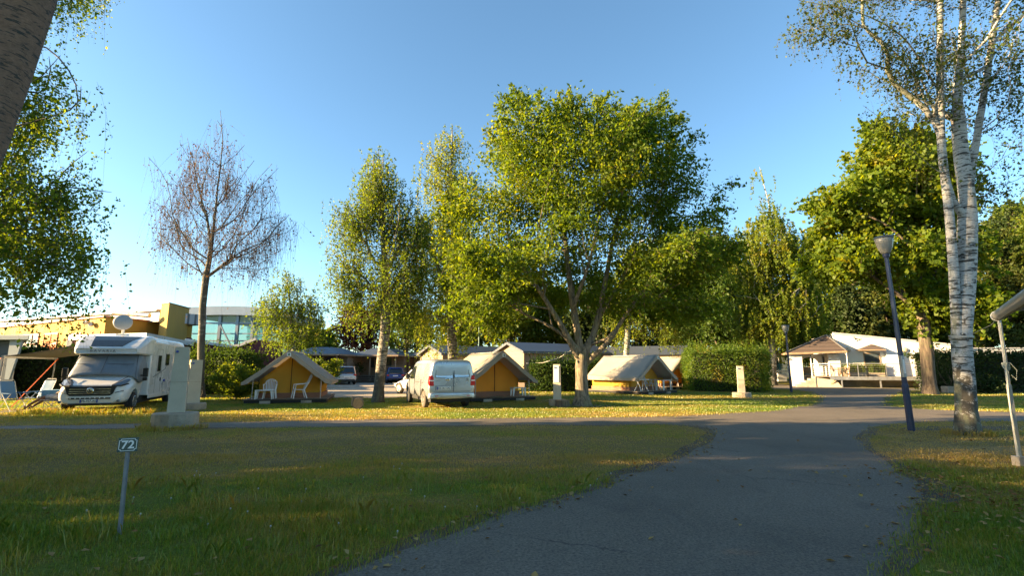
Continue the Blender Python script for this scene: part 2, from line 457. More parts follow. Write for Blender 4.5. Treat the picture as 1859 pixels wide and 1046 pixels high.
def make_tree(name, label, trunk, blobs, Rb, bark, leaf, tips=350, nleaf=20000, lsize=.12, sigma=.35, flat=.7, hang=0.0, strands=0,
              seed=1, zmin=1.5, bf=.35, p=.5, group=None, cat='tree', up=.15, droop=.2, leaf_on=6, asp=.62, hollow=.2, stems=(), twigs=True,
              fold=False, shrink=1.0, extra_tips=None, flare=.35, strand_r=.003, drift=.18, crown_name='crown', limbs=(), rmin=.006, smooth=1, twig=None, sprays=0, spray_len=1.0):
    rs = np.random.RandomState(seed); base = np.array(trunk[0], float)
    tr = resample([np.array(q) - base for q in trunk])
    for i in range(1, len(tr) - 1): tr[i] = tr[i] + rs.normal(size=3) * np.array([.02, .02, 0])
    bl = [(b[0] - base[0], b[1] - base[1], b[2] - base[2]) + tuple(b[3:]) for b in blobs]
    T = in_blobs(rs, bl, tips, hollow)
    if extra_tips is not None: T = np.vstack([T, np.array(extra_tips) - base])
    for (lp, r0, r1) in limbs:
        lt = np.array(resample([np.array(q) - base for q in lp], .5)); T = np.vstack([T, lt[lt[:, 2] > zmin + .4]])
    for st in stems: T = np.vstack([T, np.array(resample([np.array(q) - base for q in st], .6))])
    pos, par = grow(rs, tr, T, bf, zmin)
    q, rad, cnt, chains = skeleton(pos, par, len(tr), Rb, p, rmin, flare, smooth)
    o = thing(name, label, cat, tuple(base), 0, group)
    for (lp, r0, r1) in limbs:
        lq = np.array(resample([np.array(x) - base for x in lp], .3))
        for _ in range(3): lq[1:-1] = .5 * lq[1:-1] + .25 * (lq[:-2] + lq[2:])
        chains.append((lq, np.linspace(r0, r1, len(lq))))
    V, F = tubes_np(chains, 8)
    nmesh('trunk', V, F, bark, o, smooth=True)
    outer = np.where((cnt <= leaf_on) & (np.arange(len(q)) >= len(tr)))[0]
    pp = q[par[outer]]; qq = q[outer]
    TW = []
    if strands:
        k = rs.randint(0, len(outer), strands); t = rs.uniform(0, 1, strands)[:, None]
        s0 = pp[k] * (1 - t) + qq[k] * t + rs.normal(size=(strands, 3)) * sigma * np.array([1, 1, .6])
        L = hang * rs.uniform(.25, 1, strands) ** 1.3
        L = np.minimum(L, np.maximum(.2, s0[:, 2] - 1.4))
        dr = rs.normal(size=(strands, 2)) * drift
        m = max(2, nleaf // strands); tt = rs.uniform(0, 1, (strands, m))
        cx = s0[:, None, 0] + dr[:, None, 0] * tt + rs.normal(size=tt.shape) * .05
        cy = s0[:, None, 1] + dr[:, None, 1] * tt + rs.normal(size=tt.shape) * .05
        cz = s0[:, None, 2] - L[:, None] * tt ** 1.15
        cen = np.stack([cx, cy, cz], -1).reshape(-1, 3)
        if twigs:
            ch = []
            ts = np.linspace(0, 1, 4)
            for i in range(strands):
                pts = np.stack([s0[i, 0] + dr[i, 0] * ts, s0[i, 1] + dr[i, 1] * ts, s0[i, 2] - L[i] * ts ** 1.15], -1)
                ch.append((pts, np.array([strand_r, strand_r * .9, strand_r * .7, strand_r * .4])))
            TW.append(tubes_np(ch, 3))
    else:
        k = rs.randint(0, len(outer), nleaf); t = rs.uniform(0, 1, nleaf)[:, None]
        cen = pp[k] * (1 - t) + qq[k] * t + rs.normal(size=(nleaf, 3)) * sigma * np.array([1, 1, flat])
    if sprays:
        cen0 = q[outer].mean(0); dv = q[outer] - cen0; ext = np.abs(dv).max(0) + 1e-6; dn = np.linalg.norm(dv / ext, axis=1)
        cand = outer[dn > np.quantile(dn, .55)]; k = cand[rs.randint(0, len(cand), sprays)]; p0 = q[k]; d = (p0 - cen0); d[:, 2] *= .7
        d = d / np.linalg.norm(d, axis=1, keepdims=True) + rs.normal(size=d.shape) * .35; d /= np.linalg.norm(d, axis=1, keepdims=True)
        L = spray_len * rs.uniform(.3, 1.0, (sprays, 1)); m = 22; tt = rs.uniform(0, 1, (sprays, m, 1))
        c2 = p0[:, None, :] + d[:, None, :] * L[:, None, :] * tt + np.array([0, 0, -.22]) * (L[:, None, :] * tt ** 2) + rs.normal(size=(sprays, m, 3)) * .09 * (1.15 - tt)
        cen = np.vstack([cen, c2.reshape(-1, 3)])
        ts = np.linspace(0, 1, 4)[None, :, None]; sp_ = p0[:, None, :] + d[:, None, :] * L[:, None, :] * ts + np.array([0, 0, -.22]) * (L[:, None, :] * ts ** 2)
        TW.append(tubes_np([(sp_[i], np.array([.010, .008, .006, .003])) for i in range(sprays)], 3))
    if nleaf:
        V, F = leaves_np(rs, cen, lsize, asp, up, droop, fold=fold)
        fm = np.zeros(len(F), np.int32)
        for Vt, Ft in TW:
            F = np.vstack([F, Ft + len(V)]); V = np.vstack([V, Vt]); fm = np.concatenate([fm, np.ones(len(Ft), np.int32)])
        nmesh(crown_name, V, F, [leaf, twig or bark], o, fm)
    return o

def hedge_mesh(rs, quad, h0, h1, dens, lsize, rough=.12, top_rough=.15):
    """leaf shell of a clipped hedge over a ground polygon (4 corners) from h0 to h1"""
    q = np.array(quad, float); cen = []
    for i in range(4):
        a, b = q[i], q[(i + 1) % 4]; L = np.linalg.norm(b - a); n = int(L * (h1 - h0) * dens)
        t = rs.uniform(0, 1, n); z = rs.uniform(h0, h1, n); d = (b - a) / L; nn = np.array([d[1], -d[0]])
        xy = a + (b - a) * t[:, None] + nn * rs.normal(size=(n, 1)) * rough
        bulge = (np.sin(t * L * 1.9 + i) + np.sin(t * L * .8 + 2 * i) + np.sin(z * 3.1 + t * L)) * .06
        xy += nn * bulge[:, None]
        cen.append(np.column_stack([xy, z]))
    n = int(np.linalg.norm(q[1] - q[0]) * np.linalg.norm(q[2] - q[1]) * dens * 1.2)
    s, t = rs.uniform(-.03, 1.03, n)[:, None], rs.uniform(-.03, 1.03, n)[:, None]
    xy = (q[0] * (1 - s) + q[1] * s) * (1 - t) + (q[3] * (1 - s) + q[2] * s) * t
    z = h1 + np.abs(rs.normal(size=n)) * top_rough * (.6 + .6 * np.sin(xy[:, 0] * 2.1) * np.sin(xy[:, 1] * 1.7 + 1)) + .05 * np.sin(xy[:, 0] * 3.7)
    cen.append(np.column_stack([xy, z]))
    return np.concatenate(cen)

def make_hedge(label, quad, h, leaf, core, dens=260, lsize=.09, seed=3, cat='hedge', group=None, rough=.12, top_rough=.15, sprigs=0, name='hedge'):
    rs = np.random.RandomState(seed); q = np.array(quad, float); c = q.mean(0)
    o = thing(name, label, cat, (c[0], c[1], 0), 0, group)
    ql = q - c
    inner = []
    for i in range(4):
        a, b, c_ = ql[i - 1], ql[i], ql[(i + 1) % 4]; inner.append(b + .38 * ((a - b) / np.linalg.norm(a - b) + (c_ - b) / np.linalg.norm(c_ - b)))
    mb = MB(); mb.add([(*p, 0) for p in inner] + [(*p, h - .12) for p in inner], [(0, 3, 2, 1), (4, 5, 6, 7), (0, 1, 5, 4), (1, 2, 6, 5), (2, 3, 7, 6), (3, 0, 4, 7)])
    mb.build('light_block_core', core, o)  # solid dark box added inside the leaf shell to block light
    cen = np.vstack([hedge_mesh(rs, ql, .06, h, dens, lsize, rough, top_rough), hedge_mesh(rs, np.array(inner) * .5 + ql * .5, .06, h - .15, dens * .8, lsize * 1.2, rough, top_rough * .5)])
    if sprigs:
        s, t = rs.uniform(0, 1, sprigs)[:, None], rs.uniform(0, 1, sprigs)[:, None]
        xy = (ql[0] * (1 - s) + ql[1] * s) * (1 - t) + (ql[3] * (1 - s) + ql[2] * s) * t
        L = rs.uniform(.1, 1.0, sprigs) ** 1.6; dx = rs.normal(size=(sprigs, 2)) * .25
        for k in range(10):
            f = k / 9.
            cen = np.vstack([cen, np.column_stack([xy + dx * f * L[:, None] + rs.normal(size=xy.shape) * .025, h + L * f])])
    V, F = leaves_np(rs, cen, lsize, .6, .25, .05)
    nmesh('foliage', V, F, leaf, o)
    return o
# ------------------------------------------------------------------ world, sun, camera
scene = bpy.context.scene
SUN_AZ, SUN_EL = R(6.5), R(14.5)          # low sun far to the west (camera's left), a little behind the camera
to_sun = Vector((-math.cos(SUN_AZ) * math.cos(SUN_EL), -math.sin(SUN_AZ) * math.cos(SUN_EL), math.sin(SUN_EL)))
w = bpy.data.worlds.new('World'); scene.world = w; w.use_nodes = True
nt = w.node_tree; nt.nodes.clear()
sky = N(nt, 'ShaderNodeTexSky', sky_type='NISHITA'); sky.sun_disc = False
sky.sun_elevation = SUN_EL; sky.sun_rotation = math.atan2(to_sun.x, to_sun.y)
sky.altitude = 60; sky.air_density = .85; sky.dust_density = .7; sky.ozone_density = 3.0
bg = N(nt, 'ShaderNodeBackground'); bg.inputs['Strength'].default_value = .06
wo = N(nt, 'ShaderNodeOutputWorld'); tnt = mixc(nt, 1.0, sky.outputs[0], (.94, 1.03, .92), 'MULTIPLY'); nt.links.new(tnt, bg.inputs[0]); nt.links.new(bg.outputs[0], wo.inputs[0])
sl = bpy.data.lights.new('sun', 'SUN'); sl.energy = 4.5; sl.angle = R(.53); sl.color = (1.0, .70, .36)
so = bpy.data.objects.new('sun', sl); C.objects.link(so); so.rotation_euler = to_sun.to_track_quat('Z', 'Y').to_euler(); so.location = (-30, -10, 30)
cd = bpy.data.cameras.new('camera'); co = bpy.data.objects.new('camera', cd); C.objects.link(co)
cd.sensor_width = 36; cd.lens = 36 * FPX / 1859; cd.clip_end = 2000; cd.clip_start = .05
co.location = (0, 0, EYE); co.rotation_euler = (PI / 2 + PITCH, 0, 0); scene.camera = co
scene.view_settings.view_transform = 'Standard'; scene.view_settings.look = 'None'; scene.view_settings.gamma = 1
scene.view_settings.exposure = 2.76
scene.render.engine = 'CYCLES'
scene.cycles.max_bounces = 8; scene.cycles.transparent_max_bounces = 12; scene.cycles.use_denoising = True
scene.cycles.sample_clamp_indirect = 6

# ------------------------------------------------------------------ ground materials
def lawn_color(nt, grass):
    v = mapping(nt); tc = N(nt, 'ShaderNodeTexCoord'); sx = N(nt, 'ShaderNodeSeparateXYZ'); nt.links.new(tc.outputs['Object'], sx.inputs[0])
    n1 = noise(nt, .22, 5, .6, mapping(nt, (.7, 1.5, 1)), .4); n2 = noise(nt, 1.6, 5, .65, v)
    # mown, thirsty strip half way up the lawn and along the road; lush under the trees by the camera
    cr = N(nt, 'ShaderNodeFloatCurve'); mr = N(nt, 'ShaderNodeMapRange'); nt.links.new(sx.outputs['Y'], mr.inputs[0])
    mr.inputs[1].default_value = 0; mr.inputs[2].default_value = 30
    cv = cr.mapping.curves[0]
    for i, (x, y) in enumerate([(0, .34), (6.5 / 30, .36), (8.2 / 30, .54), (10.5 / 30, .72), (13 / 30, .64), (15.6 / 30, .60), (17.5 / 30, .42), (20 / 30, .32), (24 / 30, .36), (1, .4)]):
        if i < 2:
            cv.points[i].location = (x, y) if i == 0 else (1, .4)
        else: cv.points.new(x, y)
    cv.points.new(6.5 / 30, .36); cr.mapping.update()
    nt.links.new(mr.outputs[0], cr.inputs['Value'])
    a = N(nt, 'ShaderNodeMath', operation='MULTIPLY_ADD'); nt.links.new(n1.outputs[0], a.inputs[0]); a.inputs[1].default_value = 1.7; nt.links.new(cr.outputs[0], a.inputs[2])
    b = N(nt, 'ShaderNodeMath', operation='MULTIPLY_ADD'); nt.links.new(n2.outputs[0], b.inputs[0]); b.inputs[1].default_value = .8; nt.links.new(a.outputs[0], b.inputs[2])
    if grass:
        g = N(nt, 'ShaderNodeNewGeometry'); e = N(nt, 'ShaderNodeMath', operation='MULTIPLY_ADD'); nt.links.new(g.outputs['Random Per Island'], e.inputs[0]); e.inputs[1].default_value = .5
        nt.links.new(b.outputs[0], e.inputs[2]); src = e.outputs[0]; off = 1.40
    else: src = b.outputs[0]; off = 1.15
    s = N(nt, 'ShaderNodeMath', operation='SUBTRACT'); nt.links.new(src, s.inputs[0]); s.inputs[1].default_value = off
    if grass: st = [(.0, (.085, .165, .012)), (.32, (.14, .21, .016)), (.55, (.24, .225, .028)), (.8, (.32, .225, .05)), (1, (.38, .26, .08))]
    else: st = [(.0, (.075, .125, .014)), (.35, (.13, .15, .022)), (.6, (.22, .17, .04)), (.85, (.21, .15, .062)), (1, (.26, .19, .08))]
    return ramp(nt, st, s.outputs[0]).outputs[0]

def mk_lawn():
    m, nt, out = newmat('lawn'); c = lawn_color(nt, False)
    n = noise(nt, 26, 4, .7, mapping(nt)); c = mixc(nt, .55, c, ramp(nt, [(.3, (.15,) * 3), (.7, (.85,) * 3)], n.outputs[0]).outputs[0], 'OVERLAY')
    p = N(nt, 'ShaderNodeBsdfPrincipled'); nt.links.new(c, p.inputs['Base Color']); p.inputs['Roughness'].default_value = .95; p.inputs['Specular IOR Level'].default_value = .1
    nt.links.new(bump(nt, n.outputs[0], .9, .05), p.inputs['Normal']); nt.links.new(p.outputs[0], out.inputs[0]); return m

def mk_grass():
    m, nt, out = newmat('grass_blades'); c = lawn_color(nt, True)
    d = N(nt, 'ShaderNodeBsdfDiffuse'); nt.links.new(c, d.inputs[0]); t = N(nt, 'ShaderNodeBsdfTranslucent')
    nt.links.new(mixc(nt, 1, c, (1.7, 1.5, .55), 'MULTIPLY'), t.inputs[0])
    a = N(nt, 'ShaderNodeMixShader'); a.inputs[0].default_value = .4; nt.links.new(d.outputs[0], a.inputs[1]); nt.links.new(t.outputs[0], a.inputs[2])
    gl = N(nt, 'ShaderNodeBsdfGlossy'); gl.inputs['Roughness'].default_value = .4
    b = N(nt, 'ShaderNodeMixShader'); b.inputs[0].default_value = .05; nt.links.new(a.outputs[0], b.inputs[1]); nt.links.new(gl.outputs[0], b.inputs[2])
    nt.links.new(b.outputs[0], out.inputs[0]); return m

def mk_asphalt():
    m, nt, out = newmat('asphalt'); v = mapping(nt)
    n1 = noise(nt, .35, 5, .6, v, .5); n2 = noise(nt, 38, 5, .8, v); n3 = noise(nt, 5, 6, .7, v)
    c = ramp(nt, [(.3, (.092, .076, .057)), (.7, (.145, .120, .092))], n1.outputs[0]).outputs[0]
    c = mixc(nt, .85, c, ramp(nt, [(.34, (.12,) * 3), (.66, (.88,) * 3)], n2.outputs[0]).outputs[0], 'OVERLAY')
    c = mixc(nt, ramp(nt, [(.55, 0), (.75, .35)], n3.outputs[0]).outputs[0], c, (.14, .118, .092))
    vo = N(nt, 'ShaderNodeTexVoronoi'); vo.inputs['Scale'].default_value = 55; nt.links.new(v, vo.inputs['Vector'])
    c = mixc(nt, ramp(nt, [(.0, .7), (.22, 0)], vo.outputs['Distance']).outputs[0], c, (.22, .2, .18))
    n5 = noise(nt, 1.1, 7, .72, mapping(nt, (1, .45, 1)), 1.2); c = mixc(nt, ramp(nt, [(.52, 0), (.68, .45)], n5.outputs[0]).outputs[0], c, (.05, .043, .036))
    v6 = N(nt, 'ShaderNodeTexVoronoi', feature='DISTANCE_TO_EDGE'); v6.inputs['Scale'].default_value = .55; n6 = noise(nt, 2.2, 5, .7, v, 0)
    vm = N(nt, 'ShaderNodeVectorMath', operation='MULTIPLY_ADD'); nt.links.new(n6.outputs['Color'], vm.inputs[0]); vm.inputs[1].default_value = (.5, .5, 0); nt.links.new(v, vm.inputs[2]); nt.links.new(vm.outputs[0], v6.inputs['Vector'])
    n7 = noise(nt, .3, 3, .6, v); cr_ = mixc(nt, 1.0, ramp(nt, [(.0, 1), (.010, 0)], v6.outputs['Distance']).outputs[0], ramp(nt, [(.5, 0), (.6, .8)], n7.outputs[0]).outputs[0], 'MULTIPLY'); c = mixc(nt, cr_, c, (.02, .018, .016))
    p = N(nt, 'ShaderNodeBsdfPrincipled'); nt.links.new(c, p.inputs['Base Color']); p.inputs['Roughness'].default_value = .82
    nt.links.new(bump(nt, n2.outputs[0], .55, .012), p.inputs['Normal']); nt.links.new(p.outputs[0], out.inputs[0]); return m

M_lawn, M_grass, M_asphalt = mk_lawn(), mk_grass(), mk_asphalt()
M_gravel = surf('gravel', (.33, .27, .20), .95, var=.25, scale=.6, fine=60, bmp=.5)
M_soil = surf('soil', (.085, .06, .038), .95, var=.4, scale=2, fine=50, bmp=.6)

# ------------------------------------------------------------------ ground sheet
gs = 12.0
gm = MB(); n = 60; xs = np.linspace(-360, 360, n)
gm.add([(x, y, 0) for y in xs + 150 for x in xs], [(j * n + i, j * n + i + 1, (j + 1) * n + i + 1, (j + 1) * n + i) for j in range(n - 1) for i in range(n - 1)])
tag(gm.build('lawn', M_lawn, fix=False), kind='structure')

def rough_poly(pts, step=.35, amp=.06, seed=1, smooth=3):
    """resample a closed outline and fray its edge"""
    rs = np.random.RandomState(seed); out = []
    for a, b in zip(pts, pts[1:] + pts[:1]):
        a = np.array(a); b = np.array(b); k = max(1, min(60, int(np.linalg.norm(b - a) / step)))
        for s in range(k): out.append(a + (b - a) * s / k)
    o = np.array(out)
    for _ in range(smooth): o = .5 * o + .25 * np.roll(o, 1, 0) + .25 * np.roll(o, -1, 0)
    jit = rs.normal(size=o.shape) * amp; jit = .6 * jit + .4 * np.roll(jit, 1, 0)
    return o + jit

def sheet(name, pts, z, mat, kind='structure', **kw):
    o = rough_poly(pts, **kw); vs = [Vector((x, y, 0)) for x, y in o]
    tri = tessellate_polygon([vs]); mb = MB(); mb.add([(x, y, z) for x, y in o], [t for t in tri])
    ob = mb.build(name, mat, fix=False)
    for p in ob.data.polygons:
        if p.normal.z < 0: p.flip()
    tag(ob, kind=kind); return o

def inside(P, poly):
    x, y = P[:, 0], P[:, 1]; r = np.zeros(len(P), bool); j = len(poly) - 1
    for i in range(len(poly)):
        xi, yi = poly[i]; xj, yj = poly[j]
        m = ((yi > y) != (yj > y)) & (x < (xj - xi) * (y - yi) / (yj - yi + 1e-12) + xi); r ^= m; j = i
    return r

g = G
left_edge = [(-3.2, -4.0), (-2.6, 1.5), g(560, 1065), g(720, 1000), g(900, 945), g(1050, 900), g(1170, 858), g(1262, 818), g(1298, 795), g(1300, 779), g(1240, 771), g(900, 773), g(620, 775), g(300, 777.5), g(0, 779.5), (-30, 12.3), (-70, 9.5)]
top_edge = [(-70, 10.8), (-30, 13.6), g(0, 775), g(300, 770), g(620, 764), g(1000, 760), g(1240, 757), g(1400, 748), g(1478, 736), g(1502, 724), g(1480, 713), g(1430, 706), (12, 42), (4, 52), (9, 57), (24, 56), (25.5, 47.5), (23.6, 43.3), (24.4, 41.4), (27, 40.1), (33.6, 37.9), g(1690, 707), g(1640, 711), g(1608, 722), g(1603, 738), g(1700, 745.5), g(1859, 750), (45, 17.5)]
right_edge = [(45, 15.9), g(1859, 765), g(1700, 766), g(1620, 769), g(1560, 785), g(1549, 794), g(1588, 827), g(1640, 858), g(1668, 893), g(1662, 925), g(1640, 960), g(1615, 1005), g(1595, 1060), (2.4, 2.2), (1.9, -4)]
ROAD = sheet('road', left_edge + top_edge + right_edge, .004, M_asphalt, seed=5, amp=.075)
_d = np.roll(ROAD, -1, 0) - np.roll(ROAD, 1, 0); _n = np.column_stack([_d[:, 1], -_d[:, 0]]); _n /= np.linalg.norm(_n, axis=1, keepdims=True) + 1e-9
_ar = .5 * np.sum(ROAD[:, 0] * np.roll(ROAD[:, 1], -1) - np.roll(ROAD[:, 0], -1) * ROAD[:, 1]); _n = _n if _ar > 0 else -_n
_rs = np.random.RandomState(44); _w = np.convolve(np.concatenate([_rs.uniform(.02, .42, len(ROAD))] * 3), np.ones(5) / 5, 'same')[len(ROAD):2 * len(ROAD)] + _rs.uniform(-.05, .08, len(ROAD))
sheet('road_edge', [tuple(q) for q in ROAD + _n * _w[:, None]], .002, M_soil, seed=6, amp=.03, step=.5, smooth=1)
lot = [g(590, 723), g(690, 723), g(745, 721), g(800, 716), (-2.5, 40), (-6, 55), (-9, 80), (-26, 80), (-27, 62), (-19.5, 52), (-17.5, 40), (-11.5, 30), g(560, 724)]
LOT = sheet('gravel_lot', lot, .004, M_gravel, seed=8, amp=.12)
strip = [g(1470, 703), g(1440, 700), (22, 46), (24, 43.4), (27, 42), (33.5, 39.6), (33.6, 38.2), (27, 40.3)]

# worn earth along the road, under the trees and on the pitches
def soil_patch(cx, cy, rx, ry, seed):
    rs = np.random.RandomState(seed); a = np.linspace(0, 2 * PI, 18)[:-1]
    return [(cx + rx * math.cos(t) * rs.uniform(.75, 1.2), cy + ry * math.sin(t) * rs.uniform(.75, 1.2)) for t in a]
for k, (cx, cy, rx, ry) in enumerate([(3.0, 21.4, 1.3, .8), (-17.9, 19.6, 1.5, 1.4), (12.4, 13.6, 2.4, .5), (6.35, 4.7, .55, 1.1), (25.6, 31.1, 1.3, 1)]):
    sheet('bare_earth', soil_patch(cx, cy, rx, ry, 20 + k), .0035 - .0003 * k, M_soil, seed=30 + k, amp=.08, step=.2)

# ------------------------------------------------------------------ grass blades
def blades(rs, xy, h, wd, lean=.5):
    n = len(xy); th = rs.uniform(0, 2 * PI, n); ph = rs.uniform(0, 2 * PI, n)
    d = np.column_stack([np.cos(th), np.sin(th), np.zeros(n)]); s = np.column_stack([np.cos(ph), np.sin(ph), np.zeros(n)]) * wd[:, None] * .5
    b = np.column_stack([xy, np.zeros(n)]); l = lean * rs.uniform(.1, 1, n)[:, None] * h[:, None]
    mid = b + d * l * .35 + np.array([0, 0, 1]) * h[:, None] * .58; tip = b + d * l + np.array([0, 0, 1]) * h[:, None] * (1 - .25 * rs.uniform(0, 1, n)[:, None])
    V = np.stack([b - s, b + s, mid + s * .75, tip, mid - s * .75], 1).reshape(-1, 3)
    F = np.arange(n * 5).reshape(-1, 5)
    return V, F

def lumpy(P):
    return .5 + .22 * np.sin(P[:, 0] * 1.9 + 1.3 * np.sin(P[:, 1] * 1.1)) + .2 * np.sin(P[:, 1] * 2.7 + 1.7 * np.sin(P[:, 0] * .8)) + .12 * np.sin(P[:, 0] * 5.1 + P[:, 1] * 4.3)

def grass_zone(name, x0, x1, y0, y1, dens, hmin, hmax, wd, seed, extra=None, keep_out=True, lean=.55):
    rs = np.random.RandomState(seed); n = int((x1 - x0) * (y1 - y0) * dens)
    P = np.column_stack([rs.uniform(x0, x1, n), rs.uniform(y0, y1, n)])
    P = P[np.abs(P[:, 0]) < P[:, 1] * 1.12 + 1.5]
    if extra is not None: P = P[extra(P)]
    lm = lumpy(P); P = P[rs.uniform(0, 1, len(P)) < .3 + .9 * lm]
    if keep_out:
        jit = P + rs.normal(size=P.shape) * .09
        P = P[~inside(jit, ROAD)]; P = P[~inside(P, LOT)]
    lm = lumpy(P); h = hmin + (hmax - hmin) * lm.clip(0, 1) * rs.uniform(.35, 1.0, len(P)) ** 1.2
    V, F = blades(rs, P, h, wd * rs.uniform(.6, 1.3, len(P)), lean)
    o = nmesh(name, V, F, M_grass); tag(o, kind='stuff'); return o

grass_zone('grass', -7.5, 7, 3.3, 6.2, 3200, .025, .11, .006, 11)
grass_zone('grass', -11, 9.5, 6.2, 9.5, 1500, .02, .07, .008, 12)
grass_zone('grass', -17, 16, 9.5, 15.2, 620, .012, .045, .011, 13)
grass_zone('grass', -24, 26, 15.2, 24, 420, .025, .08, .012, 14)
grass_zone('grass', -34, 38, 24, 36, 130, .03, .10, .02, 15)
# taller tufts round the feet of things and long seed stalks
def tufts(spots, seed):
    rs = np.random.RandomState(seed); P = []; H = []; W = []
    for (x, y, r, n, h, wd) in spots:
        a = rs.uniform(0, 2 * PI, n); d = r * np.sqrt(rs.uniform(0, 1, n)); P.append(np.column_stack([x + d * np.cos(a), y + d * np.sin(a)])); H.append(h * rs.uniform(.4, 1, n)); W.append(np.full(n, wd))
    V, F = blades(rs, np.concatenate(P), np.concatenate(H), np.concatenate(W), .7); tag(nmesh('grass', V, F, M_grass), kind='stuff')
rs0 = np.random.RandomState(5); sp = []
for k in range(150):
    x, y = rs0.uniform(-7, 2), rs0.uniform(3.8, 7.5)
    if not inside(np.array([[x, y]]), ROAD)[0]: sp.append((x, y, rs0.uniform(.08, .3), 45, rs0.uniform(.1, .24), .006))
for k in range(60): sp.append((rs0.uniform(5.5, 10), rs0.uniform(4.5, 9), .15, 40, rs0.uniform(.1, .26), .007))
for k in range(46):
    a = 2 * PI * k / 46; sp.append((-8.94 + .78 * math.cos(a), 13.75 + .78 * math.sin(a), .14, 26, .2, .012))
for k in range(20):
    a = 2 * PI * k / 20; sp.append((10.95 + .42 * math.cos(a), 12.35 + .42 * math.sin(a), .12, 26, .2, .012))
for k in range(200): sp.append((rs0.uniform(-17, -12.5), rs0.uniform(17.2, 18.4), .1, 8, .26, .016))
sp = [s for s in sp if not inside(np.array([[s[0], s[1]]]), ROAD)[0]]
tufts(sp, 6)

# fallen leaves: yellow and brown birch leaves on the road and its verges
def litter():
    rs = np.random.RandomState(9); P = []
    for k in range(420):
        y = 3.6 + 9 * rs.uniform() ** 1.6; x = rs.uniform(-1.0 * y, 1.05 * y); P.append((x, y))
    for k in range(1100): P.append((rs.normal(5.6, .7), rs.uniform(3.6, 8.5)))
    for k in range(260): P.append((rs.uniform(7, 13), rs.uniform(8, 14)))
    P = np.array(P); on = inside(P, ROAD); P = P[(~on) | (rs.uniform(0, 1, len(P)) < .16)]
    # windrow along the left verge
    E = np.array([e for e in ROAD if -4 < e[0] < 6 and 3.5 < e[1] < 14]); E = E[rs.randint(0, len(E), 420)] + rs.normal(size=(420, 2)) * .16
    P = np.vstack([P, E]); on = inside(P, ROAD)
    c = np.column_stack([P, np.where(on, .012, .012 + rs.uniform(0, .055, len(P)))])
    V, F = leaves_np(rs, c, .055, .7, 2.2, 0, .5, fold=True); return V, F
M_litter = leafmat('litter_leaves', [(0, (.10, .05, .02)), (.4, (.22, .11, .04)), (.7, (.36, .25, .10)), (1, (.42, .33, .05))], .2, 1.0, 2.0)
V, F = litter(); tag(nmesh('fallen_leaves', V, F, M_litter), kind='stuff')
# white clover heads in the near lawn
rs1 = np.random.RandomState(77); mbc = MB()
for k in range(40):
    x, y = rs1.uniform(-5, 2.2), rs1.uniform(4.6, 8.5)
    if inside(np.array([[x, y]]), ROAD)[0]: continue
    mbc.tube([(x, y, .0), (x + .01, y, .05)], .0015, 3); mbc.lathe([(.002, .048), (.009, .054), (.010, .062), (.004, .068)], 5, (x + .01, y, 0))
tag(mbc.build('clover_flowers', surf('clover_white', (.36, .35, .30), .8)), kind='stuff')
# ------------------------------------------------------------------ tree materials
B_grey = barkmat('bark_grey', (.04, .032, .024), (.27, .22, .155), 7, (.15, .145, .05))
B_brown = barkmat('bark_brown', (.035, .025, .018), (.16, .12, .085), 5, (.10, .10, .05))
B_birch = birchmat('bark_birch', (.46, .45, .43), .85, 1.5, 1.0, .525)
B_scar = birchmat('bark_birch_scarred', (.30, .285, .26), .35, 3.2, .5, .43)
B_birch2 = birchmat('bark_birch_grey', (.34, .30, .24), .7, 1.8, 1.0, .50)
B_birch3 = birchmat('bark_birch_old', (.25, .145, .095), .75, .3, 2.2, .54, (.06, .065, .03))
B_twig = barkmat('bark_twig', (.045, .03, .02), (.10, .07, .04), 6)
L_big = leafmat('leaf_beech', [(0, (.03, .07, .006)), (.5, (.065, .115, .008)), (.85, (.11, .15, .010)), (1, (.19, .17, .012))], .52, 2.3, .35)
L_birch = leafmat('leaf_birch', [(0, (.035, .078, .010)), (.5, (.07, .125, .013)), (.85, (.115, .16, .016)), (1, (.19, .185, .02))], .52, 2.2, .5)
L_birchy = leafmat('leaf_birch_yellow', [(0, (.055, .10, .010)), (.5, (.10, .15, .014)), (.85, (.15, .18, .016)), (1, (.26, .21, .02))], .54, 2.3, .4, yellow=(.21, .19, .02))
L_birchl = leafmat('leaf_birch_light', [(0, (.045, .10, .010)), (.5, (.085, .15, .013)), (.85, (.13, .18, .016)), (1, (.18, .19, .02))], .62, 2.4, .7)
L_near = leafmat('leaf_birch_near', [(0, (.024, .05, .010)), (.5, (.05, .082, .014)), (.9, (.085, .11, .018)), (1, (.20, .12, .02))], .42, 1.6, .8)
L_maple = leafmat('leaf_maple', [(0, (.045, .085, .006)), (.5, (.085, .135, .008)), (.85, (.135, .175, .010)), (1, (.24, .20, .012))], .55, 2.3, .4, yellow=(.2, .19, .02))
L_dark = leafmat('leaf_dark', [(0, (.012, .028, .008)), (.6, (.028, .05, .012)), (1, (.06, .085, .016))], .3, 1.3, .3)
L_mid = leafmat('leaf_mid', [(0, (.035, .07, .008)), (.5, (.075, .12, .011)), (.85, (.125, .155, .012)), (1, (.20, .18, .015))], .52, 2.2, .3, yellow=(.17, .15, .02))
L_copper = leafmat('leaf_copper', [(0, (.018, .010, .010)), (.6, (.045, .02, .018)), (1, (.10, .045, .03))], .3, 1.3, .4)
L_brown = leafmat('leaf_withered', [(0, (.05, .028, .02)), (.5, (.10, .055, .038)), (1, (.17, .09, .055))], .3, 1.1, .6)
L_conifer = leafmat('leaf_cedar', [(0, (.025, .045, .010)), (.6, (.06, .08, .013)), (1, (.12, .12, .018))], .3, 1.4, .35, yellow=(.13, .12, .02))
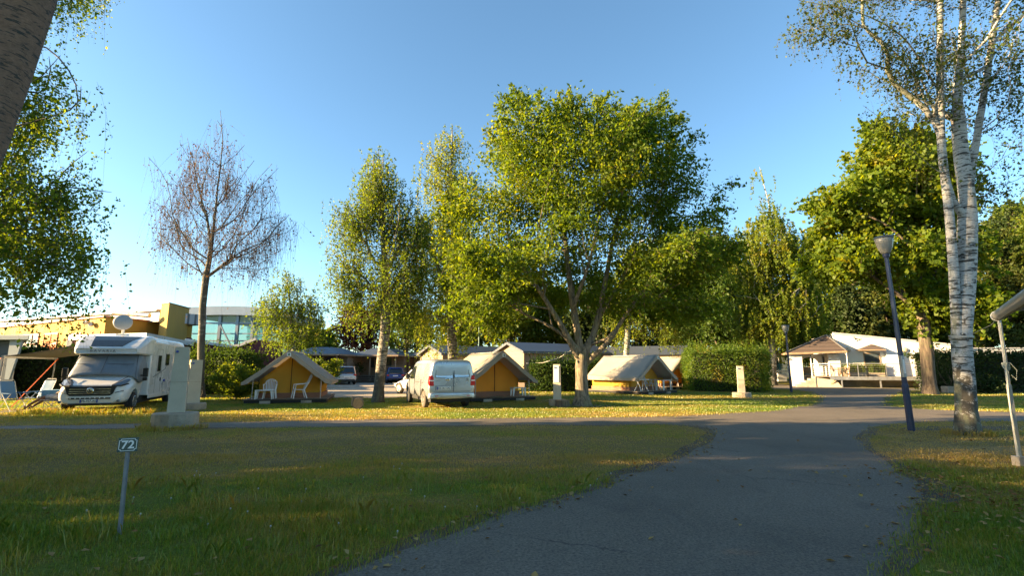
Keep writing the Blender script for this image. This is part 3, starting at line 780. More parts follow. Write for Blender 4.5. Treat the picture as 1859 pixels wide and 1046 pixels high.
L_hedge = leafmat('leaf_hedge', [(0, (.018, .042, .008)), (.5, (.04, .085, .012)), (1, (.085, .13, .018))], .42, 1.6, .6)
L_hedged = leafmat('leaf_hedge_dark', [(0, (.010, .026, .007)), (.6, (.022, .045, .010)), (1, (.05, .075, .015))], .3, 1.4, .6)
M_core = surf('hedge_core', (.02, .022, .012), .95, var=.4)

def at(px, py, Y): return A(px, py, Y)
def blob(px, py, Y, wpx, hpx, dy=None, wt=1.0):
    """ellipsoid whose outline in the photograph is centred px,py with half-sizes wpx,hpx pixels, standing at depth Y"""
    x, _, z = A(px, py, Y); s = Y / FPX
    return (x, Y, z, wpx * s, (dy if dy else wpx * s * .9), hpx * s, wt)

# ---- the big broad tree in the middle
gx, gy = g(1057, 737)
make_tree('broad_tree', 'broad round-crowned green tree with a short stout grey trunk between two tents', [(gx, gy, -.05), (gx - .02, gy, .9), at(1056, 665, gy), at(1054, 640, gy)],
    [blob(1075, 320, gy, 165, 120), blob(1175, 300, gy, 95, 112), blob(960, 320, gy, 100, 105), blob(880, 400, gy, 84, 82), blob(960, 250, gy, 60, 70, 3), blob(1240, 390, gy, 80, 70), blob(1295, 385, gy, 44, 24, 2), blob(1290, 460, gy, 44, 26, 2.5), blob(1318, 335, gy, 16, 14, 1), blob(870, 500, gy, 74, 50, 4),
     blob(1040, 430, gy, 150, 55, None, .7), blob(1210, 480, gy, 85, 52, 4), blob(935, 480, gy, 90, 56, 5), blob(1100, 215, gy, 40, 42, 2), blob(1120, 245, gy, 60, 40, 3), blob(1165, 215, gy, 36, 40, 2), blob(945, 195, gy, 38, 16, 1.0), blob(1030, 210, gy, 34, 34, 2), blob(880, 560, gy, 70, 32, 3.5), blob(1160, 540, gy + .5, 85, 36, 4), blob(1240, 560, gy + 1, 55, 28, 3), blob(1050, 510, gy + 2.5, 110, 50, 2.5, .7)],
    .26, B_grey, L_big, tips=1300, nleaf=125000, lsize=.145, sigma=.36, flat=.5, seed=4, zmin=2.0, bf=.6, up=.3, droop=.25, leaf_on=6, hollow=.2, p=.56, flare=.75, asp=.5, sprays=1500, spray_len=1.0, twig=B_twig,
    limbs=[([at(1050, 650, gy), at(1030, 610, gy - .2), at(1000, 560, gy - .5), at(962, 500, gy - .8), at(905, 440, gy - 1.1)], .15, .035), ([at(1055, 650, gy), at(1048, 600, gy), at(1035, 520, gy + .2), at(1025, 420, gy + .3), at(1010, 300, gy + .3)], .17, .04),
           ([at(1058, 650, gy), at(1078, 610, gy + .1), at(1092, 550, gy + .2), at(1110, 450, gy + .3), at(1140, 300, gy + .3)], .15, .04), ([at(1064, 660, gy), at(1085, 640, gy - .3), at(1108, 620, gy - .5), at(1135, 570, gy - .7), at(1190, 500, gy - 1)], .13, .03),
           ([at(1045, 635, gy), at(1020, 605, gy + .5), at(985, 585, gy + .8), at(930, 560, gy + 1)], .09, .025), ([at(1095, 560, gy + .2), at(1150, 480, gy + .6), at(1230, 410, gy + .8)], .09, .025), ([at(1040, 560, gy - .2), at(1070, 480, gy - 1), at(1090, 380, gy - 1.6)], .09, .025)])

# ---- the withered birch behind the motorhome
bx_, by_ = g(365, 723)
make_tree('withered_birch', 'nearly bare birch with withered brown leaves and drooping twigs behind the motorhome', [(bx_, by_, 0), at(364, 640, by_), at(372, 520, by_), at(385, 440, by_), at(393, 360, by_), at(405, 260, by_), at(400, 200, by_)],
    [blob(400, 320, by_, 70, 80), blob(330, 370, by_, 50, 60), blob(465, 400, by_, 58, 45), blob(400, 430, by_, 100, 40), blob(300, 310, by_, 18, 12, 2), blob(495, 310, by_, 12, 12, 1), blob(345, 260, by_, 14, 24, 1), blob(405, 228, by_, 12, 22, 1), blob(320, 420, by_, 36, 40), blob(460, 440, by_, 60, 26), blob(512, 405, by_, 30, 42), blob(450, 480, by_, 62, 20), blob(286, 380, by_, 20, 44), blob(480, 350, by_, 40, 26), blob(340, 480, by_, 40, 20)],
    .175, B_scar, L_brown, tips=400, nleaf=6500, lsize=.10, hang=2.6, strands=2500, sigma=.22, seed=12, zmin=5.2, bf=.55, leaf_on=8, hollow=.1, p=.52, twig=B_twig, strand_r=.005, drift=.3, rmin=.012,
    stems=[[at(372, 520, by_), at(345, 450, by_ - .4), at(318, 380, by_ - .7), at(296, 310, by_ - .8)], [at(380, 500, by_), at(430, 470, by_ - .4), at(500, 440, by_ - .8)], [at(388, 420, by_), at(430, 380, by_ + .3), at(505, 305, by_ + .5)], [at(385, 440, by_), at(360, 340, by_), at(340, 250, by_)]])

# ---- other birches on the pitches
make_tree('small_birch', 'small loose yellow-green birch rising behind the first tent', [(*g(533, 712), 0), at(533, 640, 33), at(528, 560, 33), at(520, 500, 33)],
    [blob(525, 545, 33, 45, 45), blob(495, 560, 33, 32, 45), blob(560, 570, 33, 34, 42), blob(520, 500, 33, 26, 16), blob(540, 600, 33, 50, 26)], .14, B_birch, L_birch, tips=260, nleaf=16000, lsize=.11, hang=1.9, strands=1000,
    sigma=.3, seed=21, zmin=1.8, leaf_on=8, hollow=.3, twig=B_twig, strand_r=.003)
b6 = g(686, 731)
make_tree('weeping_birch', 'tall green weeping birch with a leaning grey trunk beside the silver van', [(*b6, 0), at(692, 660, b6[1]), at(700, 590, b6[1]), at(700, 500, b6[1]), at(694, 400, b6[1]), at(690, 300, b6[1]), at(686, 268, b6[1])],
    [blob(690, 330, b6[1], 48, 55), blob(645, 390, b6[1], 40, 55), blob(735, 400, b6[1], 45, 60), blob(650, 470, b6[1], 35, 50), blob(720, 480, b6[1], 52, 55), blob(690, 290, b6[1], 25, 24), blob(612, 375, b6[1], 16, 12, 1), blob(625, 445, b6[1], 26, 44, None, .8), blob(765, 450, b6[1], 28, 60, None, .8), blob(618, 500, b6[1], 18, 30, 1.2), blob(660, 520, b6[1], 36, 34), blob(740, 530, b6[1], 36, 34)],
    .23, B_birch2, L_birch, tips=420, nleaf=48000, lsize=.095, hang=2.9, strands=2100, drift=.3, sigma=.28, seed=22, zmin=4.2, bf=.45, leaf_on=9, hollow=.15, twig=B_twig, strand_r=.0022)
make_tree('weeping_birch', 'tall yellowing weeping birch whose trunk rises behind the silver van', [(-3.5, 29, 0), at(822, 640, 29), at(820, 560, 29), at(824, 440, 29), at(818, 330, 29), at(822, 225, 29)],
    [blob(818, 255, 29, 30, 38), blob(790, 310, 29, 42, 50), blob(835, 340, 29, 48, 60), blob(800, 420, 29, 62, 60), blob(780, 500, 29, 46, 60), blob(840, 500, 29, 55, 60), blob(770, 560, 29, 30, 30), blob(820, 580, 29, 50, 22)],
    .28, B_birch2, L_birchy, tips=420, nleaf=46000, lsize=.11, hang=3.2, strands=1800, sigma=.3, seed=23, zmin=4, bf=.45, leaf_on=9, hollow=.15, twig=B_twig, strand_r=.0022)
make_tree('weeping_birch', 'weeping birch with a white trunk and long yellow-green curtains behind the third tent', [(*g(1133, 699.2), 0), at(1137, 640, 45), at(1142, 560, 45), at(1150, 470, 45), at(1150, 420, 45)],
    [blob(1150, 520, 45, 40, 50), blob(1200, 530, 45, 46, 50), blob(1170, 470, 45, 60, 40), blob(1235, 560, 45, 24, 30), blob(1120, 560, 45, 20, 20)], .26, B_birch, L_birchy, tips=320, nleaf=52000, lsize=.16, hang=4.6, strands=1700,
    sigma=.35, seed=24, zmin=5, leaf_on=9, hollow=.2, twig=B_twig, strand_r=.003)
make_tree('weeping_birch', 'tall yellow-green birch with bare whitish limbs behind the clipped hedge', [(*g(1402, 700), 0), at(1401, 620, 45), at(1400, 540, 45), at(1402, 440, 45), at(1396, 370, 45), at(1378, 300, 45)],
    [blob(1395, 440, 45, 52, 60), blob(1358, 480, 45, 36, 46), blob(1448, 460, 45, 42, 60), blob(1392, 375, 45, 20, 32), blob(1378, 312, 45, 10, 10, .6), blob(1440, 550, 45, 55, 42), blob(1345, 560, 45, 30, 50), blob(1395, 560, 45, 50, 60), blob(1475, 520, 45, 24, 36)],
    .36, B_birch, L_birchy, tips=520, nleaf=76000, lsize=.18, hang=2.8, strands=2600, sigma=.5, seed=25, zmin=4, leaf_on=9, hollow=.25, twig=B_twig, strand_r=.003, bf=.45)

# ---- maple beside the reception
mx_, my_ = g(1689, 716)
make_tree('maple_tree', 'large bright green maple with a thick brown trunk in front of the white building', [(mx_, my_, 0), at(1683, 640, my_), at(1676, 590, my_), at(1672, 540, my_)],
    [blob(1640, 330, my_, 75, 85), blob(1570, 370, my_, 72, 62), blob(1690, 340, my_, 72, 100), blob(1530, 430, my_, 55, 55), blob(1610, 470, my_, 85, 60), blob(1720, 450, my_, 60, 80), blob(1620, 255, my_, 55, 38), blob(1690, 540, my_, 60, 46), blob(1500, 365, my_, 26, 24, 2), blob(1510, 480, my_, 34, 34, 3), blob(1560, 300, my_, 24, 20, 2), blob(1740, 560, my_, 40, 40, 3)],
    .34, B_brown, L_maple, tips=900, nleaf=70000, lsize=.23, sigma=.36, flat=.75, seed=31, zmin=3.2, bf=.3, up=.2, leaf_on=7, hollow=.3, p=.54, asp=.8, sprays=800, spray_len=1.4, twig=B_twig,
    stems=[[at(1676, 590, my_), at(1640, 540, my_ - .3), at(1580, 500, my_ - .6), at(1540, 440, my_ - .6)], [at(1678, 600, my_), at(1700, 500, my_), at(1700, 380, my_)], [at(1672, 540, my_), at(1650, 430, my_), at(1640, 300, my_)]])

# ---- wood and single trees farther back
def back_tree(name, label, px, Y, blobs, Rb, bark, leaf, n, ls, seed, group='trees behind the camp site', **kw):
    x, _, _ = A(px, 667, Y); zt = max(A(b[0], b[1] - b[3] * .6, Y)[2] for b in blobs)
    bl = [blob(b[0], b[1], Y, b[2], b[3], b[4] if len(b) > 4 else None) for b in blobs]
    return make_tree(name, label, [(x, Y, 0), (x + .1, Y, zt * .35), (x + .05, Y, zt * .8)], bl, Rb, bark, leaf, tips=kw.pop('tips', 190), nleaf=n, lsize=ls, seed=seed, group=group, sigma=kw.pop('sigma', .55), leaf_on=7, hollow=.4, zmin=kw.pop('zmin', 1.5), sprays=160, spray_len=2.2, **kw)
back_tree('copper_beech', 'dark purple-leaved copper beech behind the mobile homes', 655, 72, [(655, 600, 42, 38), (640, 570, 22, 26), (690, 590, 30, 44), (620, 612, 18, 22)], .35, B_brown, L_copper, 9000, .34, 41, flat=.8)
back_tree('green_tree', 'leafy green tree between the copper beech and the yellowing birch', 735, 66, [(735, 590, 34, 46), (715, 560, 22, 26), (760, 600, 28, 38)], .3, B_brown, L_hedge, 9000, .32, 42)
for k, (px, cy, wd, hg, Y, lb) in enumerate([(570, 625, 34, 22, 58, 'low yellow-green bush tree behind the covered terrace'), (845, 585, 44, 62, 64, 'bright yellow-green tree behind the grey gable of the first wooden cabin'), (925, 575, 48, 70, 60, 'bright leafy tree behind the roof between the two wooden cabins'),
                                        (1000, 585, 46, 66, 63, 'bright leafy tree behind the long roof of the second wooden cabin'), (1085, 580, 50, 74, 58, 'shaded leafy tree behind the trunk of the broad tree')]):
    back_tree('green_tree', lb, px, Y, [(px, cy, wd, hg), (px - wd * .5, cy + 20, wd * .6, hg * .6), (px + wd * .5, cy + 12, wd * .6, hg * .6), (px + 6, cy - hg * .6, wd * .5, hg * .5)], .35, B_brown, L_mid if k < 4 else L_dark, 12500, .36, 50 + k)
for k, (px, cy, wd, hg, Y, lf, lb) in enumerate([(1268, 545, 40, 118, 54, L_hedge, 'tall ivy-green tree behind the sunlit hedge, next to the weeping birch'), (1322, 560, 36, 100, 52, L_hedge, 'narrow ivy-green tree behind the sunlit hedge, next to the yellow birch'),
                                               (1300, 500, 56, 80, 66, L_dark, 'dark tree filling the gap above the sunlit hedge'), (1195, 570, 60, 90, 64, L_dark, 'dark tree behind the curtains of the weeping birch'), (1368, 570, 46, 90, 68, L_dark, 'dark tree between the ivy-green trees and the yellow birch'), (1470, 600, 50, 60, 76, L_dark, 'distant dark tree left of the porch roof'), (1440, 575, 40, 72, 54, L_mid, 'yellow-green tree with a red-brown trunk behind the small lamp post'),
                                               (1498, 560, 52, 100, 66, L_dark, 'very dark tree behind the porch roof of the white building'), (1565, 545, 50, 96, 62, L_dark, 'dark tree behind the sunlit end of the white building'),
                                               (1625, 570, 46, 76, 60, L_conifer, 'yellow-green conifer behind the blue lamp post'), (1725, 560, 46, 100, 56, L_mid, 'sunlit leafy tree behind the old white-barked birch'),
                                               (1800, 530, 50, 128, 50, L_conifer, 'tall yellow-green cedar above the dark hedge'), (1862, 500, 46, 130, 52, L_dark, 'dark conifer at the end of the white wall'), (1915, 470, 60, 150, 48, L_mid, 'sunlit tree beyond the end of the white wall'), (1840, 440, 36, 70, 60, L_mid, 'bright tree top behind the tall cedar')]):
    bl = [(px, cy, wd, hg), (px - wd * .55, cy + hg * .25, wd * .6, hg * .6), (px + wd * .55, cy + hg * .3, wd * .6, hg * .55), (px - wd * .25, cy - hg * .55, wd * .5, hg * .4), (px + wd * .3, cy - hg * .5, wd * .45, hg * .4)]
    back_tree('conifer' if lf is L_conifer else 'green_tree', lb, px, Y, bl, .4, B_brown, lf, 17000, .30 if Y < 56 else .36, 70 + k, tips=230, droop=.5 if lf is L_conifer else .2, flat=.4 if lf is L_conifer else .7)

# ---- the old birch by the road (three stems)
rx_, ry_ = g(1757, 790)
make_tree('old_birch', 'old white-barked birch forking into three stems beside the road', [(rx_, ry_, -.03), at(1752, 700, ry_), at(1744, 620, ry_), at(1747, 550, ry_), at(1757, 470, ry_), at(1752, 335, ry_), at(1743, 250, ry_), at(1737, 150, ry_), at(1749, 40, ry_), at(1752, -120, ry_), at(1760, -300, ry_)],
    [blob(1490, 30, 11.5, 62, 55, 1.2), blob(1600, 80, 11.6, 78, 75, 1.3), blob(1680, 140, 12, 60, 100, 1.5), blob(1600, 190, 11.8, 40, 24, .6), blob(1690, 270, 12, 42, 40, .8, .6), blob(1800, 120, 12.2, 70, 130, 1.6), blob(1830, 290, 12, 42, 50, 1, .7), blob(1790, 330, 12.5, 40, 40, .8, .5), blob(1650, -90, 12, 180, 100, 2), blob(1850, -100, 12, 120, 110, 2)],
    .205, B_birch, L_near, tips=620, nleaf=36000, lsize=.066, hang=.9, strands=4600, sigma=.2, seed=61, zmin=4.6, bf=.4, leaf_on=10, hollow=.05, p=.62, twig=B_twig, strand_r=.0022, drift=.2, asp=.7, fold=True, rmin=.004, flare=.38, up=.1, droop=.6,
    limbs=[([at(1738, 610, ry_ - .05), at(1733, 520, ry_ - .05), at(1730, 470, ry_ - .05), at(1722, 368, ry_ - .1), at(1708, 268, ry_ - .15), at(1707, 154, ry_ - .2), at(1706, 0, ry_ - .2), at(1700, -150, ry_ - .2)], .12, .065),
           ([at(1757, 400, ry_ + .05), at(1762, 321, ry_ + .1), at(1775, 241, ry_ + .15), at(1789, 154, ry_ + .2), at(1799, 87, ry_ + .25), at(1812, 0, ry_ + .3), at(1830, -150, ry_ + .3)], .095, .06),
           ([at(1708, 260, ry_ - .1), at(1660, 130, ry_ - .3), at(1590, 60, ry_ - .5), at(1500, 10, ry_ - .6)], .034, .010), ([at(1707, 170, ry_ - .1), at(1640, 60, ry_ - .2), at(1560, 20, ry_ - .5), at(1450, 0, ry_ - .5)], .03, .010),
           ([at(1707, 235, ry_ - .1), at(1690, 180, ry_ + .4), at(1670, 140, ry_ + .6)], .045, .02), ([at(1800, 80, ry_ + .2), at(1840, 40, ry_ + .3), at(1900, 0, ry_ + .4)], .05, .02)])

# ---- the leaning birch over the camera's shoulder and the weeping one beyond the frame's edge
make_tree('leaning_birch', 'thick leaning birch trunk with rough brown bark, close to the camera', [(-5.75, 4.35, -.05), at(-85, 360, 4.5), at(-42, 250, 4.5), at(5, 125, 4.5), at(50, 0, 4.5), at(86, -110, 4.5), at(110, -260, 4.6), at(115, -500, 4.7)],
    [(-3.6, 3.2, 9.5, 2.4, 2.2, 1.6), (-5.5, 3.5, 9.0, 2, 2, 1.6), (-4.5, 2.0, 8.5, 2, 2, 1.4)], .245, B_birch3, L_near, tips=160, nleaf=16000, lsize=.085, hang=.8, strands=1200, sigma=.2, seed=62, zmin=6.8, leaf_on=8, p=.6, twig=B_twig, strand_r=.002, fold=True)
make_tree('weeping_birch', 'near weeping birch with curtains of small green leaves hanging in front of the sky', [(-11.6, 8.6, 0), (-11.5, 8.5, 4), (-11.2, 8.4, 7), (-11.0, 8.4, 9), (-11.3, 8.3, 14)],
    [blob(40, 260, 8.3, 80, 70, 1.2), blob(110, 330, 8.2, 62, 50, 1), blob(60, 430, 8.3, 95, 60, 1.3), blob(40, 360, 8.6, 110, 70, .8), blob(110, 470, 8.4, 70, 40, .8), blob(50, 180, 8.5, 60, 70, .8), blob(150, 430, 8.2, 34, 36, .8), blob(100, 130, 8.2, 20, 52, .6, .7), blob(20, 120, 8.3, 60, 80, 1), blob(-60, 250, 8.5, 110, 200, 1.6, .35), blob(80, 500, 8.2, 80, 20, .8), (-11.5, 8.2, 11.8, 3.3, 3.2, 3.9, .35), (-12.4, 7.8, 9.2, 2.4, 2.4, 2.2, .4)],
    .22, B_birch2, L_birchl, tips=1000, nleaf=140000, lsize=.056, hang=1.6, strands=6400, sigma=.16, seed=63, zmin=3.0, bf=.4, leaf_on=9, hollow=.1, twig=B_twig, strand_r=.0018, drift=.16, asp=.7, fold=True, rmin=.004, up=.1, droop=.6,
    limbs=[([(-11.3, 8.4, 5.2), (-10.2, 8.3, 6.0), at(60, 60, 8.2), at(110, 100, 8.2), at(147, 155, 8.2), at(150, 180, 8.2), at(138, 204, 8.2)], .035, .008)])

# ---- trees west of the frame whose crowns shade the lawn
for k, (x, y, r_, h_) in enumerate([(-27, 8.8, 3.6, 8.8), (-33, 1.2, 4.5, 15), (-25, -2.5, 4.2, 13), (-30, -8.5, 4.5, 14), (-38, 6, 4.2, 12), (-21.5, 8.6, 2.8, 6), (-20, -7, 4.5, 17), (-18.5, 2.6, 3.2, 15), (-25, 11.2, 2.2, 5.5), (-44, 11, 3.0, 11), (-14.6, 10.9, 1.9, 11)]):
    make_tree('shade_tree', 'dense leafy tree in the row shading the near lawn', [(x, y, 0), (x, y, 2.4), (x + .2, y, h_ * .7)],
        [(x, y, h_ * .55, r_, r_, h_ * .36), (x + .8, y - 1, h_ * .4, r_, r_ * .9, h_ * .26), (x - .5, y + .6, h_ * .72, r_ * .7, r_ * .7, h_ * .24), (x, y, 3, r_ * .9, r_ * .9, 1.8)], .3, B_brown, L_mid, tips=150, nleaf=9500, lsize=.36, sigma=.5, seed=90 + k, zmin=1.6, leaf_on=6, group='row of trees shading the lawn', hollow=.3, twigs=False)
# ------------------------------------------------------------------ shared materials
M_white = surf('white_gelcoat', (.66, .66, .65), .28, var=.05, scale=1.2, fine=20, dirt=.12, bmp=.0, coat=.4)
M_white2 = surf('white_paint', (.74, .73, .70), .6, var=.08, scale=1.5, fine=30, dirt=.1, bmp=.05)
M_silver = surf('silver_paint', (.40, .425, .455), .30, metal=.55, var=.05, scale=1.5, fine=60, dirt=.12, bmp=0, coat=.6)
M_silver2 = surf('silver_blank_window', (.40, .44, .49), .16, metal=.55, var=.03, scale=1, fine=30, bmp=0, coat=.7)
M_grille = surf('black_trim', (.012, .012, .013), .4, var=.3, scale=3, fine=40)
M_rubber = surf('tyre_rubber', (.018, .018, .018), .85, var=.35, scale=6, fine=60, dirt=.5, bmp=.3)
M_dusty = surf('dusty_tyre', (.10, .085, .065), .9, var=.35, scale=6, fine=60, dirt=.3, bmp=.3)
M_alloy = surf('wheel_alloy', (.42, .40, .37), .4, metal=.7, var=.2, scale=5, fine=30, dirt=.3)
M_chrome = surf('chrome_trim', (.7, .7, .7), .15, metal=1, var=.05, scale=4, fine=30, bmp=0)
M_lamp = glassy('headlamp_glass', (.11, .125, .15), .06)
M_glassd = glassy('dark_glass', (.015, .02, .022), .05)
M_red = surf('red_lens', (.52, .012, .012), .2, var=.12, scale=8, fine=40, bmp=0, coat=.6)
M_redd = surf('orange_marker', (.75, .28, .03), .3, var=.1)
M_cover = surf('screen_cover', (.17, .195, .225), .5, var=.16, scale=1.6, fine=12, bmp=.25, dirt=.1)
M_plate = surf('plate_white', (.75, .75, .74), .4, var=.03)
M_blue = surf('plate_blue', (.02, .05, .30), .4, var=.05)
M_ink = surf('ink_black', (.012, .012, .012), .5, var=.1)
M_greytxt = surf('grey_lettering', (.10, .10, .11), .4, var=.1)
M_steel = surf('galvanised_steel', (.36, .37, .38), .45, metal=.7, var=.2, scale=4, fine=50, dirt=.1)
M_alu = surf('aluminium', (.50, .50, .50), .4, metal=.6, var=.1, scale=3, fine=40)
M_awn = surf('awning_cloth_grey', (.10, .095, .085), .8, var=.12, scale=1, fine=80, trans=.25)
M_strap = surf('orange_strap', (.75, .14, .01), .6, var=.1)
M_under = surf('underbody', (.02, .02, .02), .9, var=.3)

def half(y, hwb, hwm, hwt, z0, zm, z1, r=.1):
    h = [(0, z0), (hwb * .72, z0), (hwb, z0 + .05), (hwm, zm - .12), (hwm, zm + .04), (hwm * .35 + hwt * .65, z1 - r * 1.5), (hwt, z1 - r * .55), (hwt - r * .8, z1 - r * .06), (hwt * .45, z1), (0, z1)]
    return [(x, y, z) for x, z in h] + [(-x, y, z) for x, z in h[-2:0:-1]]

def wheel(parent, x, y, r, w_, side, tyre=M_rubber, spokes=5, name='wheel'):
    M = Matrix.Rotation(PI / 2, 3, 'Y')
    mb = MB(); mb.lathe([(r * .62, -w_ / 2), (r * .9, -w_ / 2), (r, -w_ * .36), (r, w_ * .36), (r * .9, w_ / 2), (r * .62, w_ / 2)], 28, (x, y, r), M=M)
    o = mb.build(name, tyre, parent, smooth=False)
    f = w_ / 2 * side; m2 = MB()
    m2.lathe([(.01, -.02), (r * .64, -.02), (r * .64, .02), (r * .58, .035), (r * .55, -.01), (.01, -.0)], 24, (x + f * .9, y, r), M=M)
    for k in range(spokes):
        a = 2 * PI * k / spokes; p = Vector((x + f * .98, y, r)); d = Vector((0, math.cos(a), math.sin(a)))
        m2.bar(p + d * r * .1, p + d * r * .58, .03, r * .2, up=(1, 0, 0))
    m2.lathe([(r * .16, -.025), (r * .16, .025)], 12, (x + f, y, r), M=M)
    m2.build('rim', M_alloy, o)
    return o

# ------------------------------------------------------------------ motorhome
MH = thing('motorhome', 'white motorhome with grey screen cover, roof dish and side awning, parked on the grass', 'motorhome', (-14.93, 18.0, 0), R(21))
secs = [half(0, .70, .80, .70, .34, .60, .86, .1), half(.05, .84, .90, .82, .30, .62, .94, .1), half(.22, .96, 1.0, .92, .28, .68, 1.02), half(.5, 1.0, 1.03, .92, .28, .8, 1.10), half(.82, 1.02, 1.04, .93, .28, .95, 1.24), half(.9, 1.02, 1.04, .93, .28, 1.0, 1.32), half(1.45, 1.03, 1.04, .84, .28, 1.15, 2.08), half(2.15, 1.03, 1.04, .92, .28, 1.15, 2.12)]
cab = MB().loft(secs).build('cab', M_white, MH, smooth=True, sub=2); freeze(cab)
Mx = Matrix.Rotation(PI / 2, 3, 'Y')
cut(cab, [MB().lathe([(.43, -.35), (.43, .35)], 28, (1.05, .98, .36), M=Mx), MB().lathe([(.43, -.35), (.43, .35)], 28, (-1.05, .98, .36), M=Mx)])
hb = MB(); hb.prism([(-1.15, .48), (1.15, .48), (1.15, 2.62), (1.08, 2.78), (.9, 2.84), (-.9, 2.84), (-1.08, 2.78), (-1.15, 2.62)], 2.12, 7.25)
hab = hb.build('living_body', M_white, MH, bevel=.05); freeze(hab)
cut(hab, [MB().lathe([(.45, -.4), (.45, .3)], 28, (1.15, 5.6, .38), M=Mx), MB().lathe([(.45, -.3), (.45, .4)], 28, (-1.15, 5.6, .38), M=Mx)])
MB().bx(-.95, .95, .6, 7.0, .22, .45).build('chassis', M_under, MH)
def lut(y, hw, z0, z1, r):
    h = [(0, z0), (hw - .05, z0), (hw, z0 + .05), (hw, z1 - r), (hw - r * .3, z1 - r * .3), (hw - r, z1), (0, z1)]
    return [(x, y, z) for x, z in h] + [(-x, y, z) for x, z in h[-2:0:-1]]
lu = MB().loft([lut(1.03, .92, 2.14, 2.26, .05), lut(1.0, .96, 2.11, 2.30, .06), lut(1.12, 1.03, 2.09, 2.40, .09), lut(1.45, 1.12, 2.07, 2.62, .13), lut(1.8, 1.15, 2.06, 2.79, .15), lut(2.15, 1.155, 2.06, 2.845, .14), lut(2.5, 1.155, 2.06, 2.845, .14)]).build('overcab_nose', M_white, MH, bevel=.03)
# roof light in the nose
def nose_z(y): return np.interp(y, [1.0, 1.12, 1.45, 1.8, 2.15], [2.30, 2.40, 2.62, 2.79, 2.845])
sk = MB()
for i in range(6):
    y0, y1 = 1.10 + i * .115, 1.10 + (i + 1) * .115; w0, w1 = .50 + .02 * i, .50 + .02 * (i + 1)
    sk.slab([(-w0 - .04, y0, nose_z(y0) - .005), (w0 - .06 + .045 * i, y0, nose_z(y0) - .005), (w1 - .06 + .045 * (i + 1), y1, nose_z(y1) - .005), (-w1 - .04, y1, nose_z(y1) - .005)], -.02)
sk.build('roof_light', M_glassd, MH)
text_mesh('lettering', 'BAVARIA', .115, M_greytxt, MH, Matrix.Translation((-.12, .993, 2.205)) @ Matrix.Rotation(R(90), 4, 'X') @ Matrix.Diagonal((1.25, 1, 1, 1)), .006, 1.5)
# insulated cover over windscreen and cab windows
cm = MB(); nu, nv = 30, 9; pb = [(-1.075, 1.95, 1.16), (-1.075, 1.5, 1.02), (-1.07, 1.15, .98), (-1.06, .92, 1.12), (-.94, .80, 1.24), (-.6, .76, 1.30), (0, .73, 1.33), (.6, .76, 1.30), (.94, .80, 1.24), (1.06, .92, 1.12), (1.07, 1.15, .98), (1.075, 1.5, 1.02), (1.075, 1.95, 1.16)]
pt = [(-.97, 1.95, 2.1), (-.96, 1.72, 2.1), (-.95, 1.6, 2.1), (-.92, 1.5, 2.1), (-.83, 1.42, 2.1), (-.5, 1.38, 2.1), (0, 1.36, 2.1), (.5, 1.38, 2.1), (.83, 1.42, 2.1), (.92, 1.5, 2.1), (.95, 1.6, 2.1), (.96, 1.72, 2.1), (.97, 1.95, 2.1)]
rsw = np.random.RandomState(3)
def lerp_path(p, t):
    p = np.array(p); x = t * (len(p) - 1); i = min(int(x), len(p) - 2); return p[i] + (p[i + 1] - p[i]) * (x - i)
vs = []
for j in range(nv):
    for i in range(nu):
        u, v = i / (nu - 1), j / (nv - 1); a = lerp_path(pb, u) * (1 - v) + lerp_path(pt, u) * v
        out_ = np.array([math.sin((u - .5) * 2.6), -math.cos((u - .5) * 2.6), .3]); a = a + out_ * (.035 + .03 * math.sin(v * PI) * (.5 + .5 * math.sin(u * 23 + v * 9)) + rsw.normal() * .006)
        vs.append(a)
cm.add(vs, [(j * nu + i, j * nu + i + 1, (j + 1) * nu + i + 1, (j + 1) * nu + i) for j in range(nv - 1) for i in range(nu - 1)])
cov = cm.build('screen_cover', M_cover, MH, smooth=True); so_ = cov.modifiers.new('s', 'SOLIDIFY'); so_.thickness = .012; freeze(cov)
sm = MB()
for u in (.27, .5, .73):
    a, b = lerp_path(pb, u), lerp_path(pt, u); sm.bar(a + np.array([0, -.06, .05]), b + np.array([0, -.075, .03]), .02, .015)
sm.bar((-.9, 1.01, 1.72), (.9, 1.01, 1.72), .014, .014)
sm.build('seam', M_greytxt, cov)
